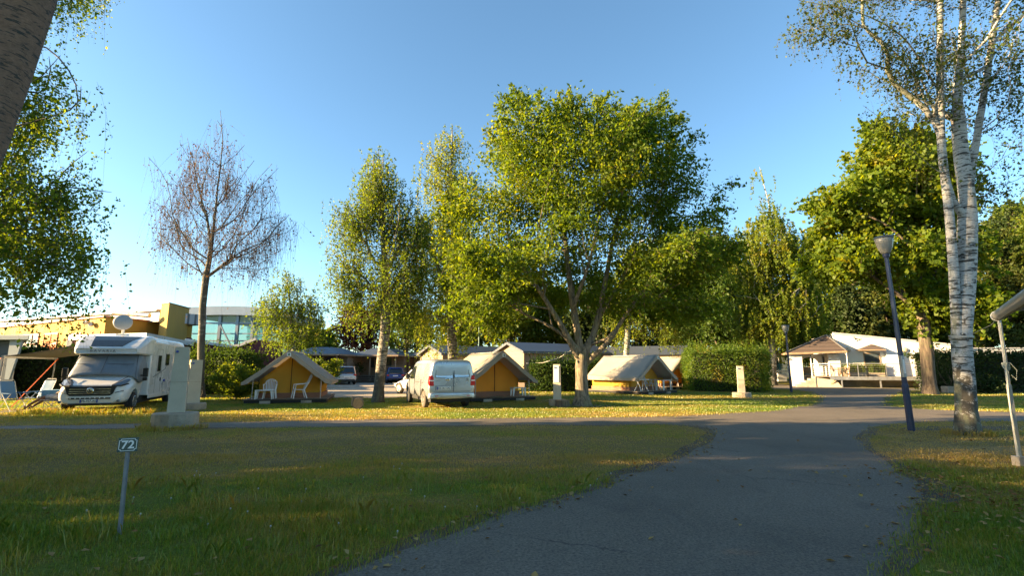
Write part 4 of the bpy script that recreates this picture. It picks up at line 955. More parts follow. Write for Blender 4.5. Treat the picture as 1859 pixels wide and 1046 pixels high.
# grille, lamps, plate
gr = MB(); gr.prism([(-.74, .93), (.74, .93), (.66, .66), (.58, .60), (-.58, .60), (-.66, .66)], -.035, .25)
gri = gr.build('grille', M_grille, MH)
b = MB()
for z in (.68, .75, .83): b.bx(-.6, .6, -.055, -.03, z - .008, z + .008)
b.build('chrome_bar', M_chrome, gri)
bd = MB(); bd.lathe([(.105, 0), (.105, .02), (.09, .032), (.02, .034)], 24, (0, -.045, .775), M=Matrix.Rotation(R(90), 3, 'X')); bd.build('emblem', M_chrome, gri, smooth=False)
bd = MB(); bd.torus((-.035, -.085, .785), .038, .011, Matrix.Rotation(R(90), 3, 'X'), 14, 5); bd.bar((0, -.085, .76), (.055, -.085, .735), .02); bd.torus((.045, -.085, .765), .03, .010, Matrix.Rotation(R(90), 3, 'X'), 14, 5)
bd.build('emblem_mark', M_ink, gri)
for s in (-1, 1):
    hl = MB(); q = [(s * .62, .045, .965), (s * .80, .10, .96), (s * .97, .33, 1.03), (s * 1.0, .56, 1.14), (s * .93, .56, 1.175), (s * .80, .30, 1.10)]
    q = [Vector(p) + Vector((0, -.02, .0)) for p in q]; back = [p + Vector((-s * .10, .16, 0)) for p in q]; n = len(q)
    hl.add(q + back, [tuple(range(n)), tuple(range(2 * n - 1, n - 1, -1))] + [(i, n + i, n + (i + 1) % n, (i + 1) % n) for i in range(n)])
    h_ = hl.build('headlight', M_lamp, MH)
    MB().bar((s * .60, -.03, .95), (s * .84, .07, .94), .05, .045).bar((s * .84, .07, .94), (s * 1.0, .32, 1.0), .05, .04).build('headlight_trim', M_grille, h_)
    fg = MB(); fg.lathe([(.05, 0), (.05, .04), (.02, .045)], 14, (s * .84, .02, .40), M=Matrix.Rotation(R(90), 3, 'X')); fg.build('fog_lamp', M_lamp, MH)
    sl_ = MB(); sl_.bar((s * .72, -.01, .70), (s * .93, .12, .76), .03, .035); sl_.build('lamp_slot', M_lamp, MH)
    mr_ = MB(); mr_.bar((s * 1.03, 1.28, 1.28), (s * 1.2, 1.22, 1.3), .05, .05); mr_.box((s * 1.25, 1.2, 1.40), (.17, .10, .34)); mr_.box((s * 1.25, 1.2, 1.15), (.15, .10, .12))
    mr_.build('wing_mirror', M_grille, MH, bevel=.03)
    wheel(MH, s * .94, .98, .335, .22, s); wheel(MH, s * .98, 5.6, .335, .22, s)
hs = MB(); hs.bar((-.60, .02, .97), (-.86, .66, 1.25), .02, .02).bar((.60, .02, .97), (.86, .66, 1.25), .02, .02).bar((-.62, .015, .955), (.62, .015, .955), .02, .02); hs.build('bonnet_seam', M_greytxt, MH)
bp = MB(); bp.bx(-.62, .62, -.045, .1, .535, .57)
for k in range(8): bp.bx(-.56 + k * .14, -.53 + k * .14, -.047, .1, .50, .55)
bp.build('bumper_trim', M_white, MH)
MB().bx(-.60, .60, -.02, .1, .48, .54).build('air_intake', M_grille, MH)
MB().bx(-.62, .62, -.03, .12, .27, .335).build('bumper_lip', M_grille, MH, bevel=.02)
pl = MB().bx(-.26, .26, -.055, -.03, .36, .47).build('number_plate', M_plate, MH)
MB().bx(-.262, -.215, -.058, -.0545, .361, .469).build('plate_band', M_blue, pl); MB().bx(.215, .262, -.058, -.0545, .361, .469).build('plate_band', M_blue, pl)
text_mesh('plate_lettering', 'FS-757-AS', .105, M_ink, pl, Matrix.Translation((0, -.058, .412)) @ Matrix.Rotation(R(90), 4, 'X'), .002, .95, .002)
# side of the living body
X = 1.15
def sidewin(y0, y1, z0, z1):
    f = MB().bx(X - .02, X + .018, y0, y1, z0, z1).build('side_window', M_grille, MH, bevel=.012)
    MB().bx(X, X + .022, y0 + .03, y1 - .03, z0 + .03, z1 - .03).build('pane', M_glassd, f)
sidewin(3.05, 3.5, 1.42, 2.1); sidewin(4.15, 4.7, 1.68, 2.18); sidewin(6.0, 6.7, 1.5, 2.1)
dr = MB()
for (y0, y1, z0, z1) in ((2.88, 2.895, .55, 2.35), (3.66, 3.675, .55, 2.35), (2.88, 3.675, 2.345, 2.36)): dr.bx(X - .01, X + .004, y0, y1, z0, z1)
dr.build('door_seam', M_greytxt, MH)
MB().bar((X + .004, 2.6, 1.2), (X + .004, 4.2, 1.52), .012, .03).bar((X + .004, 4.2, 1.52), (X + .004, 4.75, 1.95), .012, .03).build('stripe', M_greytxt, MH)
MB().bx(X, X + .03, 3.55, 3.62, 1.02, 1.16).build('door_handle', M_grille, MH)
MB().bx(X, X + .02, 3.95, 4.1, .86, 1.0).build('service_hatch', M_alu, MH); MB().bx(X, X + .02, 4.3, 4.5, 1.0, 1.06).build('service_hatch', M_alu, MH)
MB().lathe([(.06, 0), (.05, .05)], 10, (X, 4.15, 1.02), M=Mx).build('water_inlet', M_blue, MH)
MB().bx(X - .03, X + .012, 2.2, 7.2, .36, .52).build('skirt', M_white, MH, bevel=.02)
MB().bx(X - .1, X + .01, 2.12, 7.2, 2.56, 2.60).build('roof_rail', M_white2, MH)
# roof dish
di = MB(); Md = Matrix.Rotation(R(18), 3, 'Z') @ Matrix.Rotation(R(78), 3, 'X')
di.lathe([(.015, .075), (.15, .055), (.27, .015), (.322, -.022), (.326, -.034), (.27, .0), (.15, .04), (.015, .06)], 32, (-.1, 2.6, 3.43), M=Md)
dish = di.build('satellite_dish', surf('dish_grey', (.42, .42, .41), .5, var=.06), MH, smooth=True)
MB().box((-.1, 2.75, 2.9), (.4, .34, .10)).bar((-.1, 2.75, 2.94), (-.1, 2.68, 3.36), .09).build('dish_mount', M_white2, dish, bevel=.02)
MB().bx(-.5, .3, 4.2, 5.6, 2.845, 2.90).build('solar_panel', surf('solar_cell', (.01, .014, .04), .12, var=.1), MH)
# awning on the far side
aw = MB(); na = 8
p00, p01 = Vector((-1.15, 2.5, 2.6)), Vector((-1.15, 6.6, 2.6)); p10, p11 = Vector((-3.65, 2.5, 2.02)), Vector((-3.65, 6.6, 2.02))
vs = []
for j in range(na + 1):
    for i in range(na + 1):
        u, v = i / na, j / na; p = (p00 * (1 - u) + p01 * u) * (1 - v) + (p10 * (1 - u) + p11 * u) * v; vs.append(p + Vector((0, 0, -.10 * math.sin(PI * v) * (.6 + .4 * math.sin(PI * u)))))
aw.add(vs, [(j * (na + 1) + i, j * (na + 1) + i + 1, (j + 1) * (na + 1) + i + 1, (j + 1) * (na + 1) + i) for j in range(na) for i in range(na)])
awn = aw.build('awning', M_awn, MH, smooth=True); so_ = awn.modifiers.new('s', 'SOLIDIFY'); so_.thickness = .006
MB().bar((-3.66, 2.44, 2.0), (-3.66, 6.66, 2.0), .08, .11).build('front_bar', M_alu, awn)
MB().bar((-1.2, 2.4, 2.66), (-1.2, 6.7, 2.66), .12, .14).build('cassette', M_alu, awn)
for y in (2.52, 6.56):
    MB().bar((-3.66, y, 2.0), (-3.7, y, 0), .04).build('leg', M_alu, awn)
MB().bar((-3.66, 2.5, 2.02), (-4.9, 1.4, .02), .03, .008).build('strap', M_strap, awn)
MB().bar((-3.55, 6.5, 1.98), (-3.9, 4.1, .02), .04, .008).build('strap', M_strap, awn)

# ------------------------------------------------------------------ silver van
VN = thing('delivery_van', 'silver panel van seen from behind, parked on the grass beside a tent', 'van', (-2.34, 19.95, 0), R(23))
secs = [half(0, .86, .92, .70, .46, .86, 1.80, .09), half(.05, .90, .945, .745, .42, .86, 1.87, .1), half(.3, .92, .96, .77, .34, .86, 1.91, .1), half(1.8, .92, .965, .79, .32, .86, 1.93, .1), half(3.0, .92, .96, .78, .32, .9, 1.91, .1), half(3.45, .92, .96, .74, .32, .95, 1.84, .1),
        half(4.15, .92, .955, .74, .32, .95, 1.28, .1), half(4.6, .90, .93, .72, .32, .8, 1.08, .1), half(4.85, .82, .86, .66, .34, .7, .96, .1), half(4.96, .66, .72, .56, .38, .62, .84, .08)]
vb = MB().loft(secs).build('body', M_silver, VN, smooth=True, sub=2); freeze(vb)
cut(vb, [MB().lathe([(.40, -.3), (.40, .3)], 28, (s * .98, y, .35), M=Mx) for s in (-1, 1) for y in (.98, 4.05)])
MB().bx(-.8, .8, .25, 4.6, .24, .42).build('underbody', M_under, VN)
for s in (-1, 1):
    wheel(VN, s * .83, .98, .335, .21, s, M_dusty if s < 0 else M_rubber); wheel(VN, s * .83, 4.05, .335, .21, s)
    tl = MB(); tl.prism([(s * .74, .88), (s * .93, .88), (s * .94, 1.0), (s * .915, 1.27), (s * .80, 1.29), (s * .76, 1.2)], -.012, .2)
    t_ = tl.build('tail_light', M_red, VN, bevel=.02)
    MB().bx(min(s * .76, s * .925), max(s * .76, s * .925), -.018, .1, 1.06, 1.10).build('reversing_lens', M_plate, t_)
    MB().bx(min(s * .58, s * .70), max(s * .58, s * .70), -.055, -.02, .48, .505).build('reflector', M_red, VN)
    mr_ = MB(); mr_.bar((s * .93, 3.3, 1.15), (s * 1.06, 3.28, 1.18), .05); mr_.box((s * 1.12, 3.27, 1.22), (.16, .09, .2)); mr_.build('wing_mirror', M_grille, VN, bevel=.03)
    fw = MB(); fw.slab([(s * .945, 2.62, 1.10), (s * .945, 3.55, 1.10), (s * .885, 3.30, 1.58), (s * .865, 2.66, 1.66)], .03 * s); fw.build('door_window', M_glassd, VN)
    MB().bx(min(s * .955, s * .972), max(s * .955, s * .972), 1.0, 2.45, .98, 1.0).build('sliding_rail', M_greytxt, VN)
    for y in (2.55, 3.62, 1.35): MB().bx(min(s * .93, s * .968), max(s * .93, s * .968), y - .006, y + .006, .45, 1.1).build('door_seam', M_greytxt, VN)
bm_ = MB(); bm_.loft([half(-.05, .80, .86, .84, .40, .46, .60, .05), half(-.03, .90, .93, .90, .38, .47, .62, .05), half(.12, .935, .965, .93, .36, .47, .64, .05), half(.4, .93, .966, .94, .36, .47, .60, .05)])
bm_.build('rear_bumper', M_silver, VN, smooth=True, sub=1)
for s in (-1, 1):
    a0, a1 = (.0, -.64) if s < 0 else (.055, .64)
    q = [(.045 - .02 + (0 if s < 0 else .02), 1.22), (s * .66 + .02, 1.24), (s * .60 + .02, 1.70), (s * .54 + .02, 1.75), (.025 + (0 if s < 0 else .02), 1.77)]
    if s < 0: q = [(.02, 1.16), (-.70, 1.20), (-.63, 1.68), (-.56, 1.76), (.02, 1.78)]
    else: q = [(.07, 1.20), (.70, 1.22), (.62, 1.68), (.55, 1.76), (.07, 1.78)]
    up_ = [Vector((x, -.012 + .075 * max(0, (z - 1.3) / .5) ** 1.5 + .02 * abs(x), z)) for x, z in q]
    wp = MB().slab([p for p in up_], .02 if s > 0 else -.02).build('rear_window_panel', M_silver2, VN)
    ol = MB()
    for a, b in zip(up_, up_[1:] + up_[:1]): ol.bar(a + Vector((0, -.012, 0)), b + Vector((0, -.012, 0)), .016, .012, up=(0, 1, 0))
    ol.build('window_seal', M_grille, wp)
sm = MB(); sm.bar((.045, -.012, .64), (.045, -.006, 1.15), .014, .02, up=(0, 1, 0)).bar((.045, -.004, 1.15), (.045, .062, 1.80), .014, .03, up=(0, 1, 0)).bar((-.74, .0, .66), (.74, .0, .66), .014, .014)
sm.build('door_seam', M_greytxt, VN)
MB().lathe([(.10, 0), (.10, .03), (.05, .045)], 16, (-.2, .01, 1.13), M=Matrix.Rotation(R(90), 3, 'X') @ Matrix.Diagonal((1, .5, 1)).to_3x3()).build('door_handle', M_chrome, VN)
MB().bx(-.26, .02, .055, .1, 1.795, 1.825).build('brake_light', surf('brake_lens', (.2, .01, .02), .3, var=.1), VN)
rc = MB().bx(-.68, .0, -.02, .02, .86, .885).bx(-.69, -.66, -.02, .02, .7, .885).build('plate_recess', M_silver2, VN)
pl = MB().bx(-.63, -.08, -.035, -.005, .735, .845).build('number_plate', M_plate, VN)
MB().bx(-.632, -.585, -.038, -.034, .736, .844).build('plate_band', M_blue, pl)
text_mesh('plate_lettering', 'EZ-361-DG', .105, M_ink, pl, Matrix.Translation((-.335, -.038, .787)) @ Matrix.Rotation(R(90), 4, 'X'), .002, .95, .002)
ch = MB()
for z in (1.06, 1.115):
    ch.bar((.54, .005, z), (.60, .003, z + .05), .022, .012, up=(0, 1, 0)).bar((.60, .003, z + .05), (.66, .008, z), .022, .012, up=(0, 1, 0))
ch.build('emblem', M_chrome, VN)
MB().bx(-.66, -.46, -.002, .008, 1.075, 1.09).build('badge', M_chrome, VN)

# ------------------------------------------------------------------ parked cars
def car(name, label, loc, rz, paint, L=4.3, W=1.8, Hh=1.55, tall=.0, tyre=M_rubber):
    o = thing(name, label, 'car', loc, rz, 'cars parked by the cabins'); w2 = W / 2; zb = .92 + tall
    s_ = [half(0, w2 * .82, w2 * .88, w2 * .8, .40, .66, zb - .08, .1), half(.08, w2 * .93, w2 * .96, w2 * .86, .34, .68, zb, .1), half(.5, w2 * .97, w2, w2 * .9, .26, .7, zb + .06, .1), half(2.2, w2 * .97, w2, w2 * .9, .24, .7, zb + .02, .1), half(L - 1.15, w2 * .96, w2, w2 * .88, .26, .68, zb - .03, .12), half(L - .35, w2 * .92, w2 * .96, w2 * .76, .3, .62, zb - .2, .12), half(L, w2 * .7, w2 * .78, w2 * .6, .36, .56, zb - .34, .1)]
    bo = MB().loft(s_).build('body', paint, o, smooth=True, sub=2); freeze(bo)
    cut(bo, [MB().lathe([(.37, -.25), (.37, .25)], 24, (s * w2, y, .33), M=Mx) for s in (-1, 1) for y in (.82, L - .85)])
    gh = lambda y, a, b_, z0, z1: [(x, y, z) for x, z in [(0, z0), (a, z0), (b_, z1 - .05), (b_ - .1, z1), (0, z1), (-b_ + .1, z1), (-b_, z1 - .05), (-a, z0)]]
    z0 = zb - .04; z1 = Hh - .035
    MB().loft([gh(.14, w2 * .84, w2 * .74, z0, z0 + .12), gh(.42, w2 * .88, w2 * .72, z0, z1 - .02), gh(1.0, w2 * .9, w2 * .73, z0, z1), gh(2.1, w2 * .9, w2 * .73, z0, z1 - .02), gh(L - 1.0, w2 * .84, w2 * .7, z0 - .05, z0 + .05)]).build('windows', M_glassd, o, smooth=False, bevel=.02)
    MB().loft([gh(.30, w2 * .68, w2 * .64, z1 - .06, z1 + .02), gh(.5, w2 * .72, w2 * .69, z1 - .03, Hh), gh(1.2, w2 * .74, w2 * .70, z1 - .03, Hh + .01), gh(2.2, w2 * .73, w2 * .68, z1 - .03, Hh - .03)]).build('roof', paint, o, smooth=True)
    for s in (-1, 1):
        MB().bar((s * w2 * .89, .5, z0), (s * w2 * .73, .45, z1), .10, .1).bar((s * w2 * .9, 1.45, z0), (s * w2 * .735, 1.4, z1), .03, .08).bar((s * w2 * .86, L - 1.15, z0), (s * w2 * .71, 2.2, z1), .04, .06).build('roof_pillar', paint, o)
        t_ = MB(); t_.prism([(s * w2 * .62, zb - .16), (s * w2 * .93, zb - .20), (s * w2 * .95, zb - .04), (s * w2 * .66, zb - .04)], -.0, .3); t_.build('tail_light', M_red, o, bevel=.02)
        hl = MB(); hl.prism([(s * w2 * .5, zb - .42), (s * w2 * .82, zb - .38), (s * w2 * .86, zb - .27), (s * w2 * .55, zb - .33)], L - .3, L - .05); hl.build('headlight', M_lamp, o)
        MB().box((s * (w2 + .08), L - 1.65, zb + .06), (.16, .08, .13)).build('wing_mirror', paint, o, bevel=.02)
        wheel(o, s * (w2 - .11), .82, .32, .2, s, tyre); wheel(o, s * (w2 - .11), L - .85, .32, .2, s, tyre)
    MB().bx(-w2 * .8, w2 * .8, -.02, .12, .36, .50).build('rear_bumper', M_grille, o, bevel=.03)
    MB().bx(-.25, .25, -.012, .1, .70, .80).build('number_plate', M_plate, o)
    return o
car('parked_car', 'small silver off-road estate car beside the terrace steps', (-15.1, 46.2, 0), R(27), surf('car_silver', (.45, .47, .50), .3, metal=.4, var=.05, dirt=.1, coat=.6, bmp=0), 4.4, 1.85, 1.68, .08)
car('parked_car', 'dark blue car parked by the wooden terrace railing', ((721 - 929.5) / FPX * 50, 50, 0), R(14), surf('car_blue', (.02, .06, .26), .3, metal=.3, var=.05, dirt=.1, coat=.6, bmp=0), 4.3, 1.8, 1.55)
car('parked_car', 'white hatchback half hidden behind the silver van', (-4.0, 29.6, 0), R(49), M_white, 4.0, 1.7, 1.48, 0, M_dusty)
# ------------------------------------------------------------------ bivouac tents
M_fly = surf('tent_fly_canvas', (.45, .42, .37), .85, var=.10, scale=1.3, fine=90, dirt=.10, bmp=.15, trans=.42)
M_fly2 = surf('tent_fascia_canvas', (.40, .32, .25), .85, var=.10, scale=1.3, fine=90, bmp=.15, trans=.12)
M_cab = surf('tent_cabin_canvas', (.80, .57, .10), .85, var=.10, scale=.9, fine=90, dirt=.04, bmp=.15, trans=.62)
M_skirt = surf('tent_skirt', (.26, .13, .08), .85, var=.15)
M_zip = surf('zip_dark', (.06, .035, .02), .8)
M_deckw = planks('deck_boards', (.22, .17, .125), .12, 'Y', .8)
M_conc = surf('concrete_block', (.33, .29, .24), .95, var=.25, scale=3, fine=50, dirt=.5, bmp=.4)
M_pole = surf('tent_pole', (.45, .42, .38), .5, metal=.3)
M_plastic = surf('white_plastic', (.66, .66, .65), .5, var=.06, scale=3, fine=30, dirt=.12, bmp=0)
M_plastic2 = surf('greyed_plastic', (.45, .41, .37), .6, var=.08, scale=3, fine=30, dirt=.2, bmp=0)

def sag_roof(side, y0, y1, seed, W=1.86, zr=2.36, ze=.93):
    """one slope of the fly: slightly slack between the poles"""
    rs = np.random.RandomState(seed); nu, nv = 13, 9; vs = []
    for j in range(nv):
        for i in range(nu):
            u, v = i / (nu - 1), j / (nv - 1); sag = math.sin(PI * v) * (.022 + .02 * math.sin(u * 2 * PI * 1.5 + seed)) + math.sin(PI * u) * .03 * (1 - v)
            x = side * (W * v); z = zr + (ze - zr) * v - sag + rs.normal() * .006 + .02 * math.sin(u * 17 + v * 5) * math.sin(PI * v)
            vs.append((x, y0 + (y1 - y0) * u, z))
    return vs, [(j * nu + i, j * nu + i + 1, (j + 1) * nu + i + 1, (j + 1) * nu + i) for j in range(nv - 1) for i in range(nu - 1)]

def tent(label, loc, rz, seed, L=4.2):
    o = thing('safari_tent', label, 'tent', loc, rz, 'canvas tents on wooden platforms')
    pf = MB().bx(-1.75, 1.75, -.12, L + .1, .16, .20).build('platform', M_deckw, o)
    MB().bx(-1.70, 1.70, -.08, L, .04, .16).build('platform_beam', M_under, pf)
    for x in (-.85, .85):
        MB().bx(x - .22, x + .22, -.10, .16, -.02, .13).build('support_block', M_conc, o)
    fm = MB()
    for s in (-1, 1): fm.add(*sag_roof(s, -.05, L - .1, seed + s))
    fl = fm.build('fly_roof', M_fly, o, smooth=True); so_ = fl.modifiers.new('s', 'SOLIDIFY'); so_.thickness = .012
    fa = MB()
    for s in (-1, 1):
        for (ya, yb) in ((-.06, -.045), (L - .11, L - .095)):
            pts = []
            for k in range(9):
                v = k / 8; pts.append((s * 1.87 * v, 2.37 + (.93 - 2.37) * v - math.sin(PI * v) * .025))
            lo = [(x * .985, z - (.30 if k < 1 else .22) + .02 * math.sin(k * 2.1 + seed)) for k, (x, z) in enumerate(pts)]; lo[-1] = (pts[-1][0], pts[-1][1] - .12)
            for k in range(8): fa.prism([pts[k], pts[k + 1], lo[k + 1], lo[k]], ya, yb)
        fa.bx(min(s * 1.855, s * 1.875), max(s * 1.855, s * 1.875), -.05, L - .1, .81, .94)
    fa.build('fascia', M_fly2, fl)
    em = MB().bx(-.085, .085, -.075, -.055, 2.09, 2.24).build('vent_patch', M_plate, fl)
    MB().lathe([(.045, 0), (.045, .006)], 14, (0, -.075, 2.165), M=Matrix.Rotation(R(90), 3, 'X')).build('vent_hole', surf('vent_green', (.03, .08, .05), .6), em)
    # cabin of yellow canvas
    def gable(y, seed2):
        rs = np.random.RandomState(seed2); nx, nz = 15, 8; vs = []
        for j in range(nz):
            for i in range(nx):
                x = -1.33 + 2.66 * i / (nx - 1); top = min(2.2, 1.02 + (1.33 - abs(x)) * .86) if abs(x) > .02 else 2.17; zz = .2 + (top - .2) * j / (nz - 1)
                vs.append((x, y + .03 * math.sin(x * 5 + zz * 3 + seed2) + rs.normal() * .004, zz))
        return vs, [(j * nx + i, j * nx + i + 1, (j + 1) * nx + i + 1, (j + 1) * nx + i) for j in range(nz - 1) for i in range(nx - 1)]
    cb = MB(); cb.add(*gable(1.05, seed)); cb.add(*gable(L - .25, seed + 3))
    for s in (-1, 1):
        n_ = 16; vs = []
        for j in range(4):
            for i in range(n_): vs.append((s * (1.33 + .02 * math.sin(i * 1.9 + j)), 1.05 + (L - 1.3) * i / (n_ - 1), .2 + .86 * j / 3))
        cb.add(vs, [(j * n_ + i, j * n_ + i + 1, (j + 1) * n_ + i + 1, (j + 1) * n_ + i) for j in range(3) for i in range(n_ - 1)])
    cab_ = cb.build('cabin', M_cab, o, smooth=True); so_ = cab_.modifiers.new('s', 'SOLIDIFY'); so_.thickness = .008
    sk_ = MB(); sk_.bx(-1.37, 1.37, .985, 1.0, .2, .42)
    for s in (-1, 1): sk_.bx(min(s * 1.365, s * 1.38), max(s * 1.365, s * 1.38), 1.0, L - .2, .2, .42)
    sk_.build('skirt', M_skirt, cab_)
    zp = MB(); zp.bx(-.012, .012, .985, 1.03, .42, 2.0); zp.build('zip_seam', M_zip, cab_)
    for s in (-1, 1):
        MB().tube([(s * 1.42, .06, .2), (s * 1.42, .06, 1.27)], .018, 8).build('pole', M_pole, o)
    MB().tube([(0, 1.0, 2.33), (0, L - .2, 2.33)], .02, 8).build('ridge_pole', M_pole, o)
    MB().bx(-1.86, -1.40, 1.02, 1.05, .82, .93).bx(1.40, 1.86, 1.02, 1.05, .82, .93).build('eave_flap', M_cab, o)
    return o

def mid(px, py): return (*G(px, py), 0)
T1 = tent('grey canvas tent with two white garden chairs and a low white table on its porch', mid(519, 733), R(15), 1)
T2 = tent('grey canvas tent with a white stool on its porch beside the silver van', mid(914, 729), R(27), 2)
T3 = tent('canvas tent turned sideways with a pale slack roof, beyond the broad tree', mid(1196, 716), R(37), 3, 4.4)
T4 = tent('small-looking canvas tent at the end of the clipped hedge, behind the sideways one', (12.7, 37.4, 0), R(34), 4)

def on(t, x, y, z=.2):
    t_ = Matrix.Translation(t.location) @ Matrix.Rotation(t.rotation_euler.z, 4, 'Z'); p = t_ @ Vector((x, y, z)); return tuple(p)

# ------------------------------------------------------------------ garden furniture
def plastic_chair(label, loc, rz, mat=None, high=False, group='white plastic garden chairs'):
    m = mat or M_plastic; o = thing('garden_chair', label, 'chair', loc, rz, group); hb_ = 1.05 if high else .84; rk = .28 if high else .14
    se = MB(); se.loft([[(-.21, -.24, .395), (.21, -.24, .395), (.21, -.24, .42), (-.21, -.24, .42)], [(-.23, -.1, .38), (.23, -.1, .38), (.23, -.1, .405), (-.23, -.1, .405)], [(-.20, .2, .37), (.20, .2, .37), (.20, .2, .395), (-.20, .2, .395)]])
    se.build('seat', m, o)
    bk = MB(); n_ = 7
    for k in range(n_):
        x = -.19 + .38 * k / (n_ - 1); zt = hb_ - .10 * abs(x / .19) ** 2
        bk.bar((x * .9, .2, .40), (x * 1.1, .2 + rk, zt), .04, .014)
    prev = None
    for k in range(9):
        a = -1 + 2 * k / 8; p = (a * .225, .2 + rk + .005, hb_ + .01 - .12 * a * a)
        if prev: bk.bar(prev, p, .03, .05)
        prev = p
    for s in (-1, 1): bk.bar((s * .20, .2, .39), (s * .225, .2 + rk, hb_ - .11), .035, .03)
    bk.build('backrest', m, o)
    for s in (-1, 1):
        ar = MB(); ar.bar((s * .27, -.2, .62), (s * .26, .14 + rk * .3, .65), .055, .025).bar((s * .26, .13 + rk * .3, .65), (s * .225, .2 + rk * .55, .68), .04, .025).bar((s * .27, -.19, .615), (s * .245, -.21, .40), .04, .03)
        ar.build('armrest', m, o)
        MB().loft([[(s * .19, -.24, .41), (s * .25, -.24, .41), (s * .25, -.19, .41), (s * .19, -.19, .41)], [(s * .25, -.29, 0), (s * .29, -.29, 0), (s * .29, -.25, 0), (s * .25, -.25, 0)]]).build('leg', m, o)
        MB().loft([[(s * .17, .15, .39), (s * .23, .15, .39), (s * .23, .2, .39), (s * .17, .2, .39)], [(s * .24, .29, 0), (s * .28, .29, 0), (s * .28, .33, 0), (s * .24, .33, 0)]]).build('leg', m, o)
    return o
def plastic_table(label, loc, rz, w_=.8, d_=.6, h=.72, mat=None, name='garden_table'):
    m = mat or M_plastic; o = thing(name, label, 'table', loc, rz)
    MB().bx(-w_ / 2, w_ / 2, -d_ / 2, d_ / 2, h - .035, h).build('tabletop', m, o, bevel=.012)
    for sx in (-1, 1):
        for sy in (-1, 1):
            x, y = sx * (w_ / 2 - .06), sy * (d_ / 2 - .06)
            MB().loft([[(x - .05, y - .03, h - .035), (x + .05, y - .03, h - .035), (x + .05, y + .03, h - .035), (x - .05, y + .03, h - .035)], [(x - .02 + sx * .03, y - .02, 0), (x + .02 + sx * .03, y - .02, 0), (x + .02 + sx * .03, y + .02, 0), (x - .02 + sx * .03, y + .02, 0)]]).build('leg', m, o)
    return o
plastic_chair('white upright plastic chair behind the low table on the first tent porch', on(T1, -.78, .55), R(6) + T1.rotation_euler.z)
plastic_table('low white plastic table in front of the upright chair on the first tent porch', on(T1, -.92, .12), T1.rotation_euler.z, .74, .5, .40)
plastic_chair('white reclining plastic chair with a tall back turned sideways on the first tent porch', on(T1, .45, .45), R(-72) + T1.rotation_euler.z, None, True)
plastic_table('white plastic stool table on the porch beside the silver van', on(T2, 1.02, .45), T2.rotation_euler.z, .72, .4, .42)
plastic_chair('greyed tall-backed plastic chair on the porch of the sideways tent', on(T3, -.15, .5), R(20) + T3.rotation_euler.z, M_plastic2, True)
plastic_table('white plastic table on the porch of the sideways tent', on(T3, .85, .25), T3.rotation_euler.z, .8, .6, .62)
plastic_chair('white plastic chair behind the table on the porch of the sideways tent', on(T3, .75, .85), R(10) + T3.rotation_euler.z)
# folded table leaning at the sideways tent
pt_ = thing('folding_table', 'white table with crossed bowed legs at the corner of the sideways tent', 'table', on(T3, -1.35, .2), T3.rotation_euler.z)
MB().bx(-.4, .4, -.26, .26, .66, .69).build('tabletop', M_plastic, pt_)
for s in (-1, 1):
    MB().tube([(s * .34, -.24, 0), (s * .26, -.08, .36), (s * .34, .1, .66)], .022, 6).build('leg', M_plastic, pt_)
    MB().tube([(s * .34, .24, 0), (s * .26, .08, .36), (s * .34, -.1, .66)], .022, 6).build('leg', M_plastic, pt_)
plastic_table('dark low table in front of the tent beside the clipped hedge', on(T4, .0, .1), T4.rotation_euler.z, .8, .6, .6, M_zip)
plastic_chair('pale plastic chair on the porch of the tent beside the clipped hedge', on(T4, -.6, .4), R(-50) + T4.rotation_euler.z, M_plastic2)

def bicycle(label, loc, rz, cover=False):
    o = thing('bicycle', label, 'bicycle', loc, rz); Mw = Matrix.Rotation(PI / 2, 3, 'X')
    for x in (-.52, .52):
        wv = MB().torus((x, 0, .34), .325, .018, Mw, 26, 6).build('wheel', M_rubber, o)
        sp_ = MB()
        for k in range(10):
            a = PI * k / 10; sp_.bar((x - .31 * math.cos(a), 0, .34 - .31 * math.sin(a)), (x + .31 * math.cos(a), 0, .34 + .31 * math.sin(a)), .004)
        sp_.build('spokes', M_steel, wv)
    fr = MB(); bb, st, hd, hb2 = (-.05, 0, .30), (-.18, 0, .78), (.36, 0, .80), (.40, 0, .68)
    for a, b in ((bb, st), (st, hd), (bb, hb2), (hd, hb2), ((-.52, 0, .34), st), ((-.52, 0, .34), bb), (hb2, (.52, 0, .34)), (st, (-.21, 0, .92)), (hd, (.34, 0, .98))): fr.tube([a, b], .016, 6)
    fr.build('frame', M_grille, o)
    MB().box((-.22, 0, .94), (.25, .13, .05)).build('saddle', M_rubber, o, bevel=.02)
    MB().tube([(.30, -.28, 1.0), (.36, -.1, 1.0), (.36, .1, 1.0), (.30, .28, 1.0)], .014, 6).build('handlebar', M_steel, o)
    return o
bicycle('dark bicycle parked at the corner of the tent beside the clipped hedge', (*g(1270, 708.5), 0), R(120))
bicycle('bicycle standing behind the motorhome, half hidden by the stone service posts', (*g(330, 727), 0), R(35))
